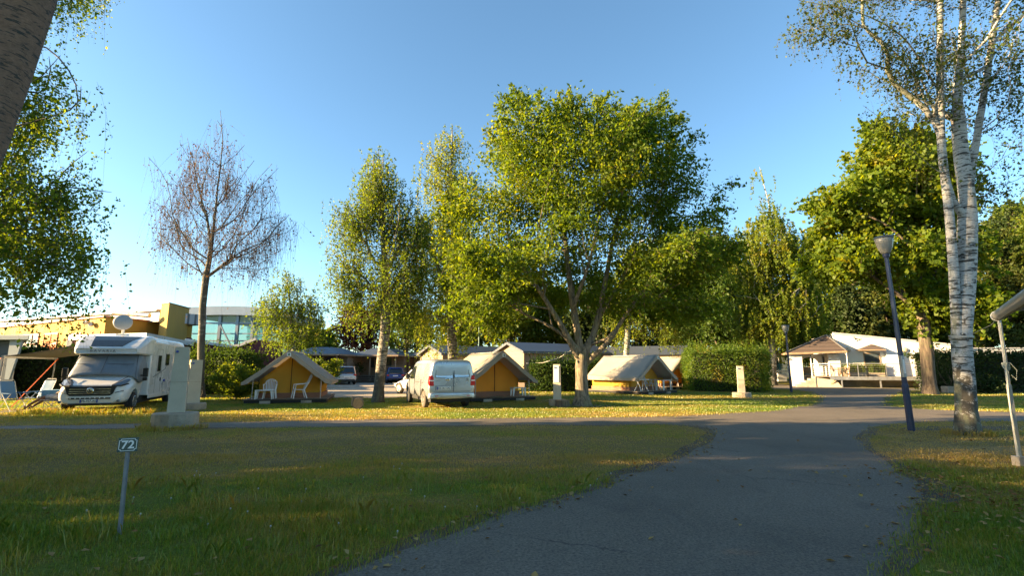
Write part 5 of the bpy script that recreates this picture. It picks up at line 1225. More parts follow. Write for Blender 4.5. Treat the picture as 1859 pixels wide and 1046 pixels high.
# dark cover hanging over the bike side of the porch
cvx = MB(); n_ = 10; vs = []
for j in range(7):
    for i in range(n_): 
        a = 2 * PI * i / n_; r_ = (.28, .36, .40, .40, .37, .33, .30)[6 - j] * (1 + .12 * math.sin(3 * a + j)); vs.append((r_ * math.cos(a), r_ * .6 * math.sin(a), .25 + j * .17))
cvx.add(vs, [(j * n_ + i, j * n_ + (i + 1) % n_, (j + 1) * n_ + (i + 1) % n_, (j + 1) * n_ + i) for j in range(6) for i in range(n_)] + [tuple(6 * n_ + i for i in range(n_))])
cvo = cvx.build('covered_bundle', surf('black_cloth', (.012, .012, .013), .9, var=.3), None, smooth=True)
cvo.location = on(T4, 1.95, .1, 0); tag(cvo, 'black cloth cover draped over a rack beside the last tent porch', 'cover')
MB().tube([(0, 0, 0), (0, 0, .3)], .02, 6).build('stand', M_steel, cvo)

# ------------------------------------------------------------------ camping chairs, table and person under the motorhome awning
M_sling = surf('blue_sling', (.035, .12, .26), .8, var=.12, fine=120)
def camp_chair(label, loc, rz):
    o = thing('camping_chair', label, 'chair', loc, rz, 'blue folding camping chairs')
    MB().slab([(-.25, -.24, .45), (.25, -.24, .45), (.25, .22, .40), (-.25, .22, .40)], .02).build('seat', M_sling, o)
    MB().slab([(-.24, .22, .46), (.24, .22, .46), (.23, .44, 1.08), (-.23, .44, 1.08)], .02).build('backrest', M_sling, o)
    MB().tube([(-.27, .22, .40), (-.26, .44, 1.06), (-.22, .47, 1.14), (.22, .47, 1.14), (.26, .44, 1.06), (.27, .22, .40)], .014, 6).build('back_frame', M_alu, o)
    for s in (-1, 1):
        MB().bar((s * .29, -.26, .64), (s * .29, .30, .66), .06, .025).build('armrest', M_sling, o)
        MB().tube([(s * .28, -.22, .63), (s * .28, .30, .02), (s * .28, .36, .02)], .013, 6).build('leg', M_alu, o)
        MB().tube([(s * .28, .18, .63), (s * .28, -.30, .02), (s * .28, -.36, .02)], .013, 6).build('leg', M_alu, o)
    return o
camp_chair('blue folding chair at the outer end of the awning, in profile', (*g(22, 747), 0), R(80))
camp_chair('blue folding chair facing out from under the awning, beside the table', (-18.6, 19.9, 0), R(-12))
tb = thing('camping_table', 'small camping table under the awning with a blue tablecloth', 'table', (-17.75, 20.0, 0), R(15))
MB().bx(-.42, .42, -.3, .3, .68, .71).build('tabletop', M_alu, tb)
for sx in (-1, 1):
    for sy in (-1, 1): MB().tube([(sx * .36, sy * .25, .68), (sx * .38, sy * .26, 0)], .014, 6).build('leg', M_alu, tb)
tc_ = MB(); nu = 20; ring = []
for k in range(nu):
    a = 2 * PI * k / nu; c_, s_ = math.cos(a), math.sin(a); f = 1 / max(abs(c_) / .45, abs(s_) / .33); ring.append((c_ * f, s_ * f))
vs = [(x, y, .722) for x, y in ring] + [(x * (1.03 + .05 * (k % 2)), y * (1.03 + .05 * (k % 2)), .52 - .05 * (k % 3)) for k, (x, y) in enumerate(ring)]
tc_.add(vs, [tuple(range(nu))] + [(k, nu + k, nu + (k + 1) % nu, (k + 1) % nu) for k in range(nu)])
tco = tc_.build('tablecloth', surf('cloth_blue', (.10, .26, .45), .85, var=.2)); tco.location = tb.location; tco.rotation_euler = tb.rotation_euler; tag(tco, 'blue cloth draped over the small table under the awning', 'tablecloth')
cu_ = MB().lathe([(.02, 0), (.04, .0), (.045, .10), (.04, .10), (.035, .01)], 14).build('cup', surf('cup_red', (.4, .05, .04), .4)); cu_.location = (-17.62, 19.88, .722); tag(cu_, 'small red cup on the blue tablecloth', 'cup')

# reclining lounger and the person on it (only the legs stick out past the motorhome)
lg = thing('lounger', 'low folding lounger beside the motorhome nose, under the person', 'lounger', (-17.05, 19.15, 0), R(-75))
MB().slab([(-.28, -.42, .40), (.28, -.42, .40), (.28, .15, .36), (-.28, .15, .36)], .02).build('seat', M_sling, lg)
MB().slab([(-.28, .15, .36), (.28, .15, .36), (.27, .72, .92), (-.27, .72, .92)], .02).build('backrest', M_sling, lg)
for s in (-1, 1):
    MB().tube([(s * .30, -.42, .41), (s * .30, .15, .37), (s * .29, .74, .94)], .014, 6).build('side_rail', M_alu, lg)
    MB().tube([(s * .30, -.30, .40), (s * .30, .25, .01)], .013, 6).build('leg', M_alu, lg)
    MB().tube([(s * .30, .18, .38), (s * .30, -.32, .01)], .013, 6).build('leg', M_alu, lg)
pr = thing('person', 'person lying back beside the motorhome in patterned shorts and sandals, legs stretched out', 'person', (-17.05, 19.15, 0), R(-75))
M_skin = surf('skin', (.17, .085, .052), .55, var=.08, bmp=0)
def skin_body(verts, edges, radii, name, mat, parent, sub=2, root=0):
    me = bpy.data.meshes.new(name); me.from_pydata(verts, edges, []); o = bpy.data.objects.new(name, me); C.objects.link(o); o.parent = parent
    sm_ = o.modifiers.new('skin', 'SKIN'); sm_.use_smooth_shade = True
    for i, r_ in enumerate(radii): me.skin_vertices[0].data[i].radius = (r_, r_); me.skin_vertices[0].data[i].use_root = (i == root)
    s2 = o.modifiers.new('sub', 'SUBSURF'); s2.levels = sub; s2.render_levels = sub; freeze(o); o.data.materials.append(mat); return o
V_ = [(0, .05, .50), (0, .28, .66), (0, .48, .86), (0, .60, 1.00), (0, .66, 1.07), (0, .70, 1.19),
      (-.10, -.02, .49), (-.13, -.40, .47), (-.14, -.78, .20), (-.14, -.88, .12), (-.14, -.98, .20),
      (.10, -.02, .49), (.11, -.42, .50), (.09, -.82, .24), (.08, -.92, .12), (.08, -1.02, .20),
      (-.17, .50, .90), (-.24, .28, .74), (-.20, .06, .66), (-.16, -.02, .62),
      (.17, .50, .90), (.24, .28, .74), (.20, .06, .66), (.16, -.02, .62)]
E_ = [(0, 1), (1, 2), (2, 3), (3, 4), (4, 5), (0, 6), (6, 7), (7, 8), (8, 9), (9, 10), (0, 11), (11, 12), (12, 13), (13, 14), (14, 15), (2, 16), (16, 17), (17, 18), (18, 19), (2, 20), (20, 21), (21, 22), (22, 23)]
R_ = [.13, .13, .14, .07, .055, .09, .085, .06, .042, .045, .028, .085, .06, .042, .045, .028, .06, .045, .036, .03, .06, .045, .036, .03]
body = skin_body(V_, E_, R_, 'body', M_skin, pr)
hd = MB().lathe([(.01, -.12), (.06, -.10), (.078, -.02), (.085, .05), (.07, .11), (.02, .135)], 16, (0, .72, 1.22)).build('hair', surf('hair_dark', (.03, .02, .014), .7), pr, smooth=True)
for s in (-1, 1):
    for k in range(5):
        MB().tube([(s * .17 + (k - 2) * .016, -.03, .61), (s * .17 + (k - 2) * .019, -.07, .605 - abs(k - 2) * .004), (s * .17 + (k - 2) * .02, -.10 + abs(k - 2) * .008, .585)], [.010, .009, .007], 6).build('finger', M_skin, pr, smooth=True) if False else None
sh = MB()
for s, hx, kx, kz in ((-1, -.10, -.125, .475), (1, .10, .11, .50)):
    sh.tube([(hx * .7, .12, .50), (hx, -.02, .495), (kx, -.32, kz)], [.125, .115, .095], 14)
sh.build('shorts', surf('shorts_pattern', (.35, .37, .42), .85, var=.6, scale=14, fine=60), pr, smooth=True)
MB().tube([(0, .05, .52), (0, .28, .67), (0, .48, .87), (0, .57, .95)], [.15, .145, .155, .10], 16).build('shirt', surf('shirt_dark', (.03, .035, .05), .85), pr, smooth=True)
for x, y in ((-.14, -.93), (.08, -.97)):
    MB().prism([(x - .045, y - .10 + .06), (x + .045, y - .04), (x + .05, y + .02), (x + .035, y + .1), (x - .035, y + .1), (x - .05, y + .02)], .055, .075, axis='z').bar((x - .045, y - .0, .10), (x + .045, y - .0, .10), .03, .06).build('sandal', M_grille, pr)

# ------------------------------------------------------------------ stone service posts
M_stone = surf('cast_stone', (.46, .40, .31), .85, var=.10, scale=2.2, fine=60, dirt=.15, bmp=.2)
M_stone2 = surf('weathered_stone', (.30, .25, .19), .95, var=.3, scale=2, fine=40, dirt=.5, bmp=.5)
def service_post(label, loc, rz, w0, w1, h, rb, hb_, panel=False, sides=18):
    o = thing('service_post', label, 'service post', loc, rz, 'stone power and water posts')
    MB().lathe([(rb * .98, -.05), (rb, .04), (rb, hb_ - .03), (rb * .97, hb_), (.02, hb_ + .012)], sides).build('base', M_stone2, o)
    t = .5
    MB().loft([[(-w0 / 2, -w0 * t / 2, hb_ + .0), (w0 / 2, -w0 * t / 2, hb_), (w0 / 2, w0 * t / 2, hb_), (-w0 / 2, w0 * t / 2, hb_)], [(-w1 / 2, -w1 * t / 2, h), (w1 / 2, -w1 * t / 2, h), (w1 / 2, w1 * t / 2, h), (-w1 / 2, w1 * t / 2, h)]]).build('shaft', M_stone, o, bevel=.008)
    wm = (w0 + w1) / 2
    if panel:
        pz = MB().slab([(-w1 * .44, -w1 * t / 2 - .016, h - .06), (-w1 * .46, -wm * t / 2 - .018, h - .75), (w1 * .30, -wm * t / 2 - .018, h - .75), (w1 * .30, -w1 * t / 2 - .016, h - .06)], .03).build('door_panel', M_white2, o)
    MB().lathe([(.035, 0), (.03, .04)], 12, (-w1 * .3, -w1 * t / 2 - .01, h - .13), M=Matrix.Rotation(R(90), 3, 'X')).build('socket', M_blue, o)
    MB().bx(-w0 * .5 - .004, w0 * .5 + .004, -w0 * .25 - .004, w0 * .25 + .004, h * .55, h * .555).build('joint', M_stone2, o) if not panel else None
    return o
service_post('largest stone service post on a cracked round base at the edge of the lane', (*g(317, 774), 0), R(28), .42, .35, 2.16, .56, .36)
P2 = service_post('stone service post with a blue plug on its side, in front of the withered birch', (*g(348, 744), 0), R(47), .44, .40, 1.88, .48, .24)
service_post('stone service post with a white door panel beside the trunk of the broad tree', (*g(1012, 737), 0), R(-12), .33, .29, 1.72, .36, .26, True)
service_post('stone service post standing alone in front of the clipped hedge', (*g(1347, 722), 0), R(-15), .36, .32, 1.66, .48, .26)
MB().lathe([(.035, 0), (.04, .09)], 10, (-.24, 0, 1.78), M=Matrix.Rotation(R(-90), 3, 'Y')).build('plug', M_blue, P2)
# tree-round beside the third post
def log(label, loc, rz, r, L, up=False, grp='sawn log rounds'):
    o = thing('log_round', label, 'log', loc, rz, grp); Mm = Matrix.Identity(3) if up else Matrix.Rotation(R(90), 3, 'X')
    z = 0 if up else r * .94
    MB().lathe([(r * .98, -.0), (r, L * .2), (r * .97, L * .7), (r * .99, L)], 16, (0, 0, z), M=Mm).build('bark', B_brown, o, smooth=False)
    MB().lathe([(.005, L + .004), (r * .9, L + .004), (r * .9, L - .01)], 16, (0, 0, z), M=Mm).build('cut_face', surf('cut_wood', (.30, .19, .10), .85, var=.3, scale=9), o)
    MB().lathe([(.005, -.004), (r * .9, -.004), (r * .9, .01)], 16, (0, 0, z), M=Mm).build('cut_face', surf('cut_wood_back', (.30, .19, .10), .85, var=.3, scale=9), o)
    return o
log('sawn log round lying in front of a darker one on the grass', (*g(650, 742), 0), R(14), .21, .34)
log('darker log round lying behind another one on the grass', (*g(657, 738), 0), R(-60), .21, .4)
log('upright tree-round standing at the foot of the stone post with the white panel', (*g(1021, 739), 0), 0, .30, .26, True)

# power cable from the post to the motorhome
cb_ = MB(); p0 = Vector(P2.location) + Matrix.Rotation(R(47), 3, 'Z') @ Vector((-.32, 0, 1.78)); p1 = Vector((-14.2, 21.2, .6)); pts = []
for k in range(14):
    t = k / 13; q = p0 * (1 - t) + p1 * t; q.z = p0.z * (1 - t) ** 2.2 + .05; pts.append(q)
cbo = cb_.tube(pts, .015, 6).build('power_cable', surf('cable_white', (.5, .5, .48), .6), None, smooth=True); tag(cbo, 'pale power cable hanging from the plugged stone post towards the motorhome', 'cable')

# ------------------------------------------------------------------ pitch sign
M_signg = surf('enamel_dark_green', (.012, .045, .04), .35, var=.12, scale=6, fine=50, bmp=0, coat=.3)
M_signw = surf('enamel_white', (.62, .64, .62), .4, var=.1, scale=9, fine=50, dirt=.2)
sb, st_ = Vector((*g(217, 972), 0)), Vector(A(232, 820, 5.15))
sg = thing('pitch_sign', 'small dark green number plate reading 72 on a leaning grey stake in the lawn', 'sign', tuple(sb))
ax = (st_ - sb); Lp = ax.length; axn = ax.normalized()
MB().bar((0, 0, -.1), ax, .030, .030).build('stake', surf('stake_zinc', (.17, .19, .21), .5, metal=.4, var=.25, scale=6), sg, bevel=.003)
rot = Vector((0, 0, 1)).rotation_difference(Vector((axn.x * .35, axn.y, axn.z)).normalized()).to_matrix().to_4x4() @ Matrix.Rotation(R(28), 4, 'Z')
Ms = Matrix.Translation(ax + axn * .065) @ rot
pm = MB().bx(-.082, .082, -.028, -.020, -.068, .068)
po = pm.build('plate', M_signg, sg, bevel=.003); po.data.transform(Ms)
bo = MB(); w_, h_, c_ = .070, .056, .014
pts = [(-w_ + c_, -h_), (w_ - c_, -h_), (w_ - c_, -h_ + c_), (w_, -h_ + c_), (w_, h_ - c_), (w_ - c_, h_ - c_), (w_ - c_, h_), (-w_ + c_, h_), (-w_ + c_, h_ - c_), (-w_, h_ - c_), (-w_, -h_ + c_), (-w_ + c_, -h_ + c_)]
for a, b in zip(pts, pts[1:] + pts[:1]): bo.bar((a[0], -.030, a[1]), (b[0], -.030, b[1]), .005, .003, up=(0, 1, 0))
b_ = bo.build('border', M_signw, po); b_.data.transform(Ms)
text_mesh('number', '72', .108, M_signw, po, Ms @ Matrix.Translation((0, -.0295, -.002)) @ Matrix.Rotation(R(90), 4, 'X'), .0015, 1.0, .0022)

# ------------------------------------------------------------------ lamp posts
M_navy = surf('navy_paint', (.008, .018, .058), .5, var=.18, scale=4, fine=40, dirt=.12, coat=.3)
M_navy2 = surf('lamp_cap', (.05, .07, .10), .4, var=.1)
M_opal = surf('opal_glass', (.32, .32, .30), .25, var=.08, scale=4, fine=20, dirt=.15, trans=.35, bmp=0)
def lamp_post(label, base, top, hatch=True):
    o = thing('lamp_post', label, 'lamp post', tuple(base), 0, 'blue lamp posts'); a = Vector(top) - Vector(base); n_ = a.normalized(); L = a.length
    MB().tube([a * 0, a * .25, a * .26, a], [.085, .08, .062, .05], 8).build('pole', M_navy, o)
    rot = Vector((0, 0, 1)).rotation_difference(n_).to_matrix()
    MB().lathe([(.055, -.04), (.075, .0), (.085, .05), (.07, .09)], 20, a, M=rot).build('collar', M_navy, o, smooth=False)
    sh = MB().lathe([(.07, .07), (.11, .10), (.165, .24), (.20, .40), (.215, .50), (.205, .505), (.15, .25), (.09, .11)], 26, a, M=rot).build('lamp_shade', M_opal, o, smooth=True)
    MB().lathe([(.225, .495), (.235, .515), (.20, .55), (.06, .57), (.01, .57)], 26, a, M=rot).build('cap', M_navy2, o)
    MB().lathe([(.03, .12), (.04, .16), (.04, .28), (.02, .32)], 12, a, M=rot).build('bulb', M_plate, sh)
    if hatch:
        h_ = MB().box((0, 0, 0), (.075, .10, .55)).build('hatch', M_steel, o, bevel=.01); h_.matrix_local = Matrix.Translation(n_ * 1.62 + Vector((-.03, -.055, 0))) @ rot.to_4x4()
        MB().bx(-.02, .02, -.056, -.05, -.18, .18).build('hatch_door', M_white2, h_)
    return o
lb = Vector((*g(1655, 783), 0)); lamp_post('tall blue lamp post with a grey inspection hatch, close to the old birch', lb, A(1609, 466, lb.y))
lb2 = Vector((*g(1437, 713), 0)); lamp_post('smaller blue lamp post farther up the road at the end of the clipped hedge', lb2, A(1427, 606, lb2.y), False)

# ------------------------------------------------------------------ caravan awning at the edge of the pitch
aw = thing('caravan_awning', 'silver awning roller on a slim aluminium leg, guy rope knotted round it', 'awning', (*g(1853, 847), 0))
ob = Vector(aw.location); r0 = Vector(A(1812, 573, 8.5)) - ob; r1 = Vector((6.1, 5.75, r0.z)) - ob; dr_ = (r1 - r0).normalized(); perp = Vector((dr_.y, -dr_.x, 0)); perp = perp if perp.x > 0 else -perp
r0 = r0 - dr_ * .12
ro = MB().tube([r0, r1], .082, 16).build('roller', M_alu, aw, smooth=False)
MB().tube([r0 - dr_ * .02, r0 + dr_ * .03], .09, 16).build('end_cap', M_white2, ro)
MB().bar(r0 + dr_ * .05 + Vector((0, 0, -.085)), r1 + Vector((0, 0, -.085)), .03, .012).build('trim_rail', M_grille, ro)
tl_ = r0 + dr_ * .18 + Vector((0, 0, -.09))
lgp = MB(); lgp.bar((0, 0, .14), tl_ * .55, .058, .038).bar(tl_ * .5, tl_, .044, .028); lgp.build('leg', M_alu, aw)
MB().bx(-.08, .08, -.07, .07, .0, .16).build('foot_weight', M_conc, aw, bevel=.015)
vs = []; nn_ = 9; q0, q1 = r0 + perp * 2.5 + Vector((0, 0, .35)), r1 + perp * 2.5 + Vector((0, 0, .35))
for j in range(nn_):
    for i in range(nn_):
        u, v = i / (nn_ - 1), j / (nn_ - 1); p = (r0 * (1 - u) + r1 * u) * (1 - v) + (q0 * (1 - u) + q1 * u) * v; vs.append(p + Vector((0, 0, .06 - .08 * math.sin(PI * v))))
fb = MB().add(vs, [(j * nn_ + i, j * nn_ + i + 1, (j + 1) * nn_ + i + 1, (j + 1) * nn_ + i) for j in range(nn_ - 1) for i in range(nn_ - 1)]).build('awning_cloth', M_awn, aw, smooth=True)
k0 = tl_ * .70
rp = MB()
for k in range(5): rp.torus(k0 + Vector((0, 0, -.02 * k)), .045 + .004 * (k % 2), .008, Matrix.Rotation(R(12 * k), 3, 'X'), 14, 5)
rp.tube([k0 + Vector((.03, -.05, 0)), k0 + Vector((.12, -.05, -.12)), k0 + Vector((.09, -.05, -.28)), k0 + Vector((.02, -.05, -.2))], .007, 5)
rp.tube([k0 + Vector((-.03, -.05, 0)), k0 + Vector((-.06, -.05, -.1)), k0 + Vector((-.02, -.05, -.16))], .007, 5)
rp.tube([tl_ * .98 + Vector((-.03, -.04, 0)), k0 + Vector((-.03, -.04, 0)), Vector((-.06, -.03, .9)), Vector((-.05, -.06, .05))], .006, 5)
rp.build('guy_rope', surf('rope_pale', (.40, .42, .36), .9, var=.2), aw)
gr_ = MB().tube([r0 + ob + Vector((0, 0, -.03)), Vector(A(1800, 590, 9.6)), Vector(A(1764, 607, 12.2))], .006, 5).build('tie_rope', surf('rope_thin', (.35, .34, .30), .9)); tag(gr_, 'thin rope tied from the awning roller to the old birch trunk', 'rope')
rb_ = MB()
for k in range(3): rb_.torus(Vector((11.06, 12.3, 2.30 + .03 * k)), .232, .010, Matrix.Rotation(R(4 * k - 4), 3, 'X'), 26, 5)
rbo = rb_.build('rope_coil', surf('rope_trunk', (.45, .42, .37), .9)); tag(rbo, 'thin pale rope wound round the old birch trunk', 'rope')
# the caravan the awning belongs to, beyond the frame
cvn = thing('caravan', 'white caravan beside the road, carrying the silver awning', 'caravan', tuple(ob + perp * 3.72 + (r0 + r1) * .5 * Vector((1, 1, 0)).x - Vector((0, 0, 0))), math.atan2(dr_.y, dr_.x))
cvn.location = Vector(((ob + (r0 + r1) / 2 + perp * 3.66).x, (ob + (r0 + r1) / 2 + perp * 3.66).y, 0))
MB().prism([(-1.1, .45), (1.1, .45), (1.1, 2.45), (.9, 2.62), (-.9, 2.62), (-1.1, 2.45)], -2.6, 2.6, axis='x').build('shell', M_white, cvn, bevel=.08)
for s in (-1, 1):
    MB().bx(-.5, .8, min(s * 1.09, s * 1.12), max(s * 1.09, s * 1.12), 1.3, 1.9).build('window', M_glassd, cvn, bevel=.02)
    M_y = Matrix.Rotation(PI / 2, 3, 'X'); MB().lathe([(.2, -.1), (.32, -.1), (.33, 0), (.32, .1), (.2, .1)], 20, (0, s * .95, .33), M=M_y).build('wheel', M_rubber, cvn)

# ------------------------------------------------------------------ hedges and bushes
L_hedge2 = leafmat('leaf_hedge_sunny', [(0, (.025, .06, .007)), (.5, (.06, .115, .012)), (1, (.12, .16, .018))], .5, 2.2, .5, yellow=(.22, .15, .03))  # sunlight on the clipped hedge is put into this brighter leaf colour
make_hedge('tall clipped hedge with a sunlit yellow-green top beside the last tent', [g(1252, 711), g(1392, 713), (17.8, 33.4), (18.3, 36.5), (13.0, 38.2)][0:2] + [(18.4, 36.2), (13.2, 38.6)], 2.55, L_hedge2, M_core, 300, .10, 3, sprigs=420, top_rough=.28)
make_hedge('dark hedge running in front of the long white wall', [(27.4, 32.6), (52, 31.2), (52, 33.6), (27.6, 34.6)], 2.35, L_hedged, M_core, 150, .13, 5, sprigs=220, top_rough=.25)
make_hedge('dark hedge behind the blue folding chairs and the awning', [(-29.0, 26.2), (-19.2, 27.0), (-19.4, 29.2), (-29.2, 28.6)], 2.45, L_hedged, M_core, 200, .11, 6, sprigs=160, top_rough=.25)
make_hedge('clipped hedge behind the withered birch and the stone posts', [(-20.2, 30.6), (-16.0, 29.6), (-15.6, 31.8), (-20.2, 33.0)], 2.35, L_hedge, M_core, 260, .11, 7, sprigs=160, rough=.2)
make_hedge('leafy sunlit hedge behind the stone post with the white panel', [g(968, 712), g(1094, 711), (6.4, 36.0), (1.3, 35.4)], 1.75, L_hedge, M_core, 300, .11, 8, sprigs=420, rough=.2)
make_hedge('low hedge in front of the covered terrace', [(-17.6, 43.0), (-12.4, 42.5), (-12.4, 43.6), (-17.6, 44.0)][0:4], .9, L_hedged, M_core, 160, .12, 9, sprigs=60) if False else None
def bush(label, x, y, h, r, leaf, n, ls, seed, name='bush', nt_=90):
    make_tree(name, label, [(x, y, 0), (x, y, .25)], [(x, y, h * .5, r, r * .8, h * .5), (x - r * .4, y, h * .6, r * .6, r * .5, h * .38), (x + r * .4, y, h * .45, r * .6, r * .5, h * .38)], .06, B_brown, leaf, tips=nt_, nleaf=n, lsize=ls, sigma=.13, seed=seed, zmin=.1, bf=.5, leaf_on=9, hollow=.4, p=.5, cat='bush', flare=0)
bush('bright loose bush with long arching shoots between the withered birch and the first tent', -13.9, 25.6, 1.9, 1.25, L_mid, 6500, .10, 101)
bush('second loose bush at the corner of the first tent', -12.9, 27.4, 1.6, 1.1, L_hedge, 4000, .10, 102)
bush('low sprawling bush at the foot of the dark hedge', 29.4, 31.6, 1.2, 1.3, L_hedged, 3500, .11, 103)
bush('feathery shoots sticking up from the dark hedge end', 27.6, 31.9, 2.9, .8, L_hedged, 2500, .10, 104)
bush('leafy shrub between the terrace and the yellow birch', -15.2, 40.5, 2.6, 1.8, L_mid, 5000, .16, 105)
bush('tall shrub in front of the terrace posts', -19.0, 45.5, 3.0, 1.6, L_mid, 4000, .17, 106)

# ------------------------------------------------------------------ clothes line and mast
cl = [Vector(A(955, 660, 36)), Vector(A(985, 659, 33)), Vector(A(1015, 650, 28)), Vector(A(1045, 631, 21.2))]
tag(MB().tube(cl, .012, 5).build('clothes_line', surf('line_white', (.6, .58, .52), .7), None, smooth=True), 'pale clothes line sagging from the broad tree to the wooden cabin', 'clothes line')
ms = thing('mast', 'thin green mast rising behind the first wooden cabin roof', 'mast', (*A(869, 667, 52)[:2], 0))
MB().tube([(0, 0, 0), (0, 0, 5.8)], .06, 8).build('pole', surf('mast_green', (.05, .16, .12), .5), ms); MB().bx(-.08, .08, -.08, .08, 0, .3).build('foot', M_steel, ms)
bxo = MB().bx(-.45, .45, -.25, .25, 0, .42).build('stone_trough', M_stone2, None, bevel=.03); bxo.location = (*g(1728, 714), 0); tag(bxo, 'low weathered stone block behind the old birch, in front of the dark hedge', 'stone block')
# ------------------------------------------------------------------ building materials
M_yel = surf('yellow_render', (.40, .225, .03), .85, var=.07, scale=.5, fine=30, dirt=.06, bmp=.05)
M_yels = surf('yellow_render_streaked', (.36, .225, .045), .85, var=.10, scale=.6, fine=30, dirt=.25, bmp=.05, stretch=(1.6, 1.6, .22))
M_pink = surf('salmon_frame', (.52, .20, .12), .6, var=.08)
M_curtain = surf('orange_blind', (.50, .15, .035), .85, var=.15, scale=3)
M_corr = planks('corrugated_white', (.36, .36, .36), .30, 'X', .45, .05, .3)
M_coping = surf('white_coping', (.48, .47, .45), .5, var=.06, dirt=.1)
M_maroon = surf('maroon_render', (.12, .022, .028), .8, var=.1)
M_slate = planks('grey_roof_sheet', (.055, .068, .088), .35, 'X', .45, .12, .08)
M_tile = planks('brown_roof_tile', (.075, .055, .048), .3, 'Z', .75, .3, .1)
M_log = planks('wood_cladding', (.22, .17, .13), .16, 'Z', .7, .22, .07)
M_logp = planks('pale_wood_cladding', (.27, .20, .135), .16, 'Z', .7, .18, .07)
M_wood = surf('timber', (.28, .19, .12), .75, var=.25, scale=3, fine=40, stretch=(1, 1, .2))
M_woodd = surf('dark_timber', (.09, .06, .045), .8, var=.25, scale=3)
M_room = surf('dark_room', (.02, .018, .016), .9, var=.2)
M_gl = glassy('window_reflecting', (.05, .06, .07), .04)
M_hall = glassy('hall_glass', (.22, .36, .36), .06, .72, (.80, .93, .90))
M_hsteel = surf('hall_steel', (.24, .29, .34), .5, var=.1, metal=.2)
M_hband = surf('hall_roof_band', (.26, .33, .41), .45, var=.06)
M_bluew = surf('blue_boards', (.022, .05, .085), .7, var=.15, scale=2, stretch=(1, 1, 4))
M_paleb = surf('pale_blue_panel', (.27, .33, .38), .7, var=.1, dirt=.1)

def dirv(a, b): d = Vector(b) - Vector(a); return d.normalized()
def window(parent, o_, ux, n_, x0, x1, z0, z1, cols, rows, fm, gm, depth=.10, fw=.07, name='window'):
    """framed window on a wall: o_ = wall origin, ux = direction along the wall, n_ = outward normal"""
    o_, ux, n_ = Vector(o_), Vector(ux), Vector(n_); Z = Vector((0, 0, 1))
    P = lambda x, z, d: o_ + ux * x + Z * z + n_ * d
    f = MB()
    for k in range(cols + 1):
        x = x0 + (x1 - x0) * k / cols; f.bar(P(x, z0, .02), P(x, z1, .02), fw, .06, up=ux)
    for k in range(rows + 1):
        z = z0 + (z1 - z0) * k / rows; f.bar(P(x0 - fw / 2, z, .022), P(x1 + fw / 2, z, .022), .06, fw)
    fo = f.build(name, fm, parent)
    MB().slab([P(x0, z0, .012), P(x1, z0, .012), P(x1, z1, .012), P(x0, z1, .012)], .03).build('pane', gm, fo)
    return fo
def wallbox(p, q, z0, z1, th, away):
    """thick wall between ground points p and q; `away` is the side the thickness goes to"""
    p, q = Vector((*p[:2], 0)), Vector((*q[:2], 0)); d = (q - p).normalized(); n_ = Vector((-d.y, d.x, 0)); n_ = n_ if n_.dot(Vector((*away, 0))) > 0 else -n_
    mb = MB(); a = [p, q, q + n_ * th, p + n_ * th]
    mb.add([(v.x, v.y, z0) for v in a] + [(v.x, v.y, z1) for v in a], [(0, 3, 2, 1), (4, 5, 6, 7), (0, 1, 5, 4), (1, 2, 6, 5), (2, 3, 7, 6), (3, 0, 4, 7)])
    return mb

# ------------------------------------------------------------------ yellow hall
YB = thing('yellow_building', 'yellow rendered hall with salmon window frames and a streaked stub tower behind the motorhome', 'building', (0, 0, 0))
c0 = Vector((-36.8, 45, 0)); uA = Vector((-.871, .491, 0)); nA = Vector((-.491, -.871, 0)); cL = c0 + uA * 30
cB = c0 + Vector((.205, .979, 0)) * 9.5
mb = MB(); pl_ = [c0, cB, cB + uA * 30, cL]
mb.add([(v.x, v.y, 0) for v in pl_] + [(v.x, v.y, 6.1) for v in pl_], [(0, 3, 2, 1), (4, 5, 6, 7), (0, 1, 5, 4), (1, 2, 6, 5), (2, 3, 7, 6), (3, 0, 4, 7)])
mb.build('wall', M_yel, YB)
mb = MB(); e_ = .18; q_ = [c0 + nA * e_ + Vector((.18, 0, 0)), cB + Vector((.2, 0, 0)), cB + Vector((.0, .3, 0)) , c0]
mb.bar(c0 + nA * .06 + Vector((0, 0, 6.16)), cL + nA * .06 + Vector((0, 0, 6.16)), .25, .14).bar(c0 + Vector((.06, 0, 6.14)), cB + Vector((.06, 0, 6.14)), .2, .12)
mb.build('roof_edge', M_pink, YB)
us = Vector((-.917, .399, 0)); s0 = Vector((-34.4, 48.4, 0)); s1 = s0 + us * 34; ns = Vector((-.399, -.917, 0))
mb = MB(); back = Vector((2.4, 5.5, 0)) * .8; a = [s0, s0 + back, s1 + back, s1]
mb.add([(v.x, v.y, 6.0) for v in a] + [(v.x, v.y, 7.05) for v in a], [(0, 3, 2, 1), (4, 5, 6, 7), (0, 1, 5, 4), (1, 2, 6, 5), (2, 3, 7, 6), (3, 0, 4, 7)])
cor = mb.build('clerestory', M_corr, YB)
MB().bar(s0 + ns * .1 + Vector((0, 0, 7.12)), s1 + ns * .1 + Vector((0, 0, 7.12)), .5, .16).build('coping', M_coping, cor)
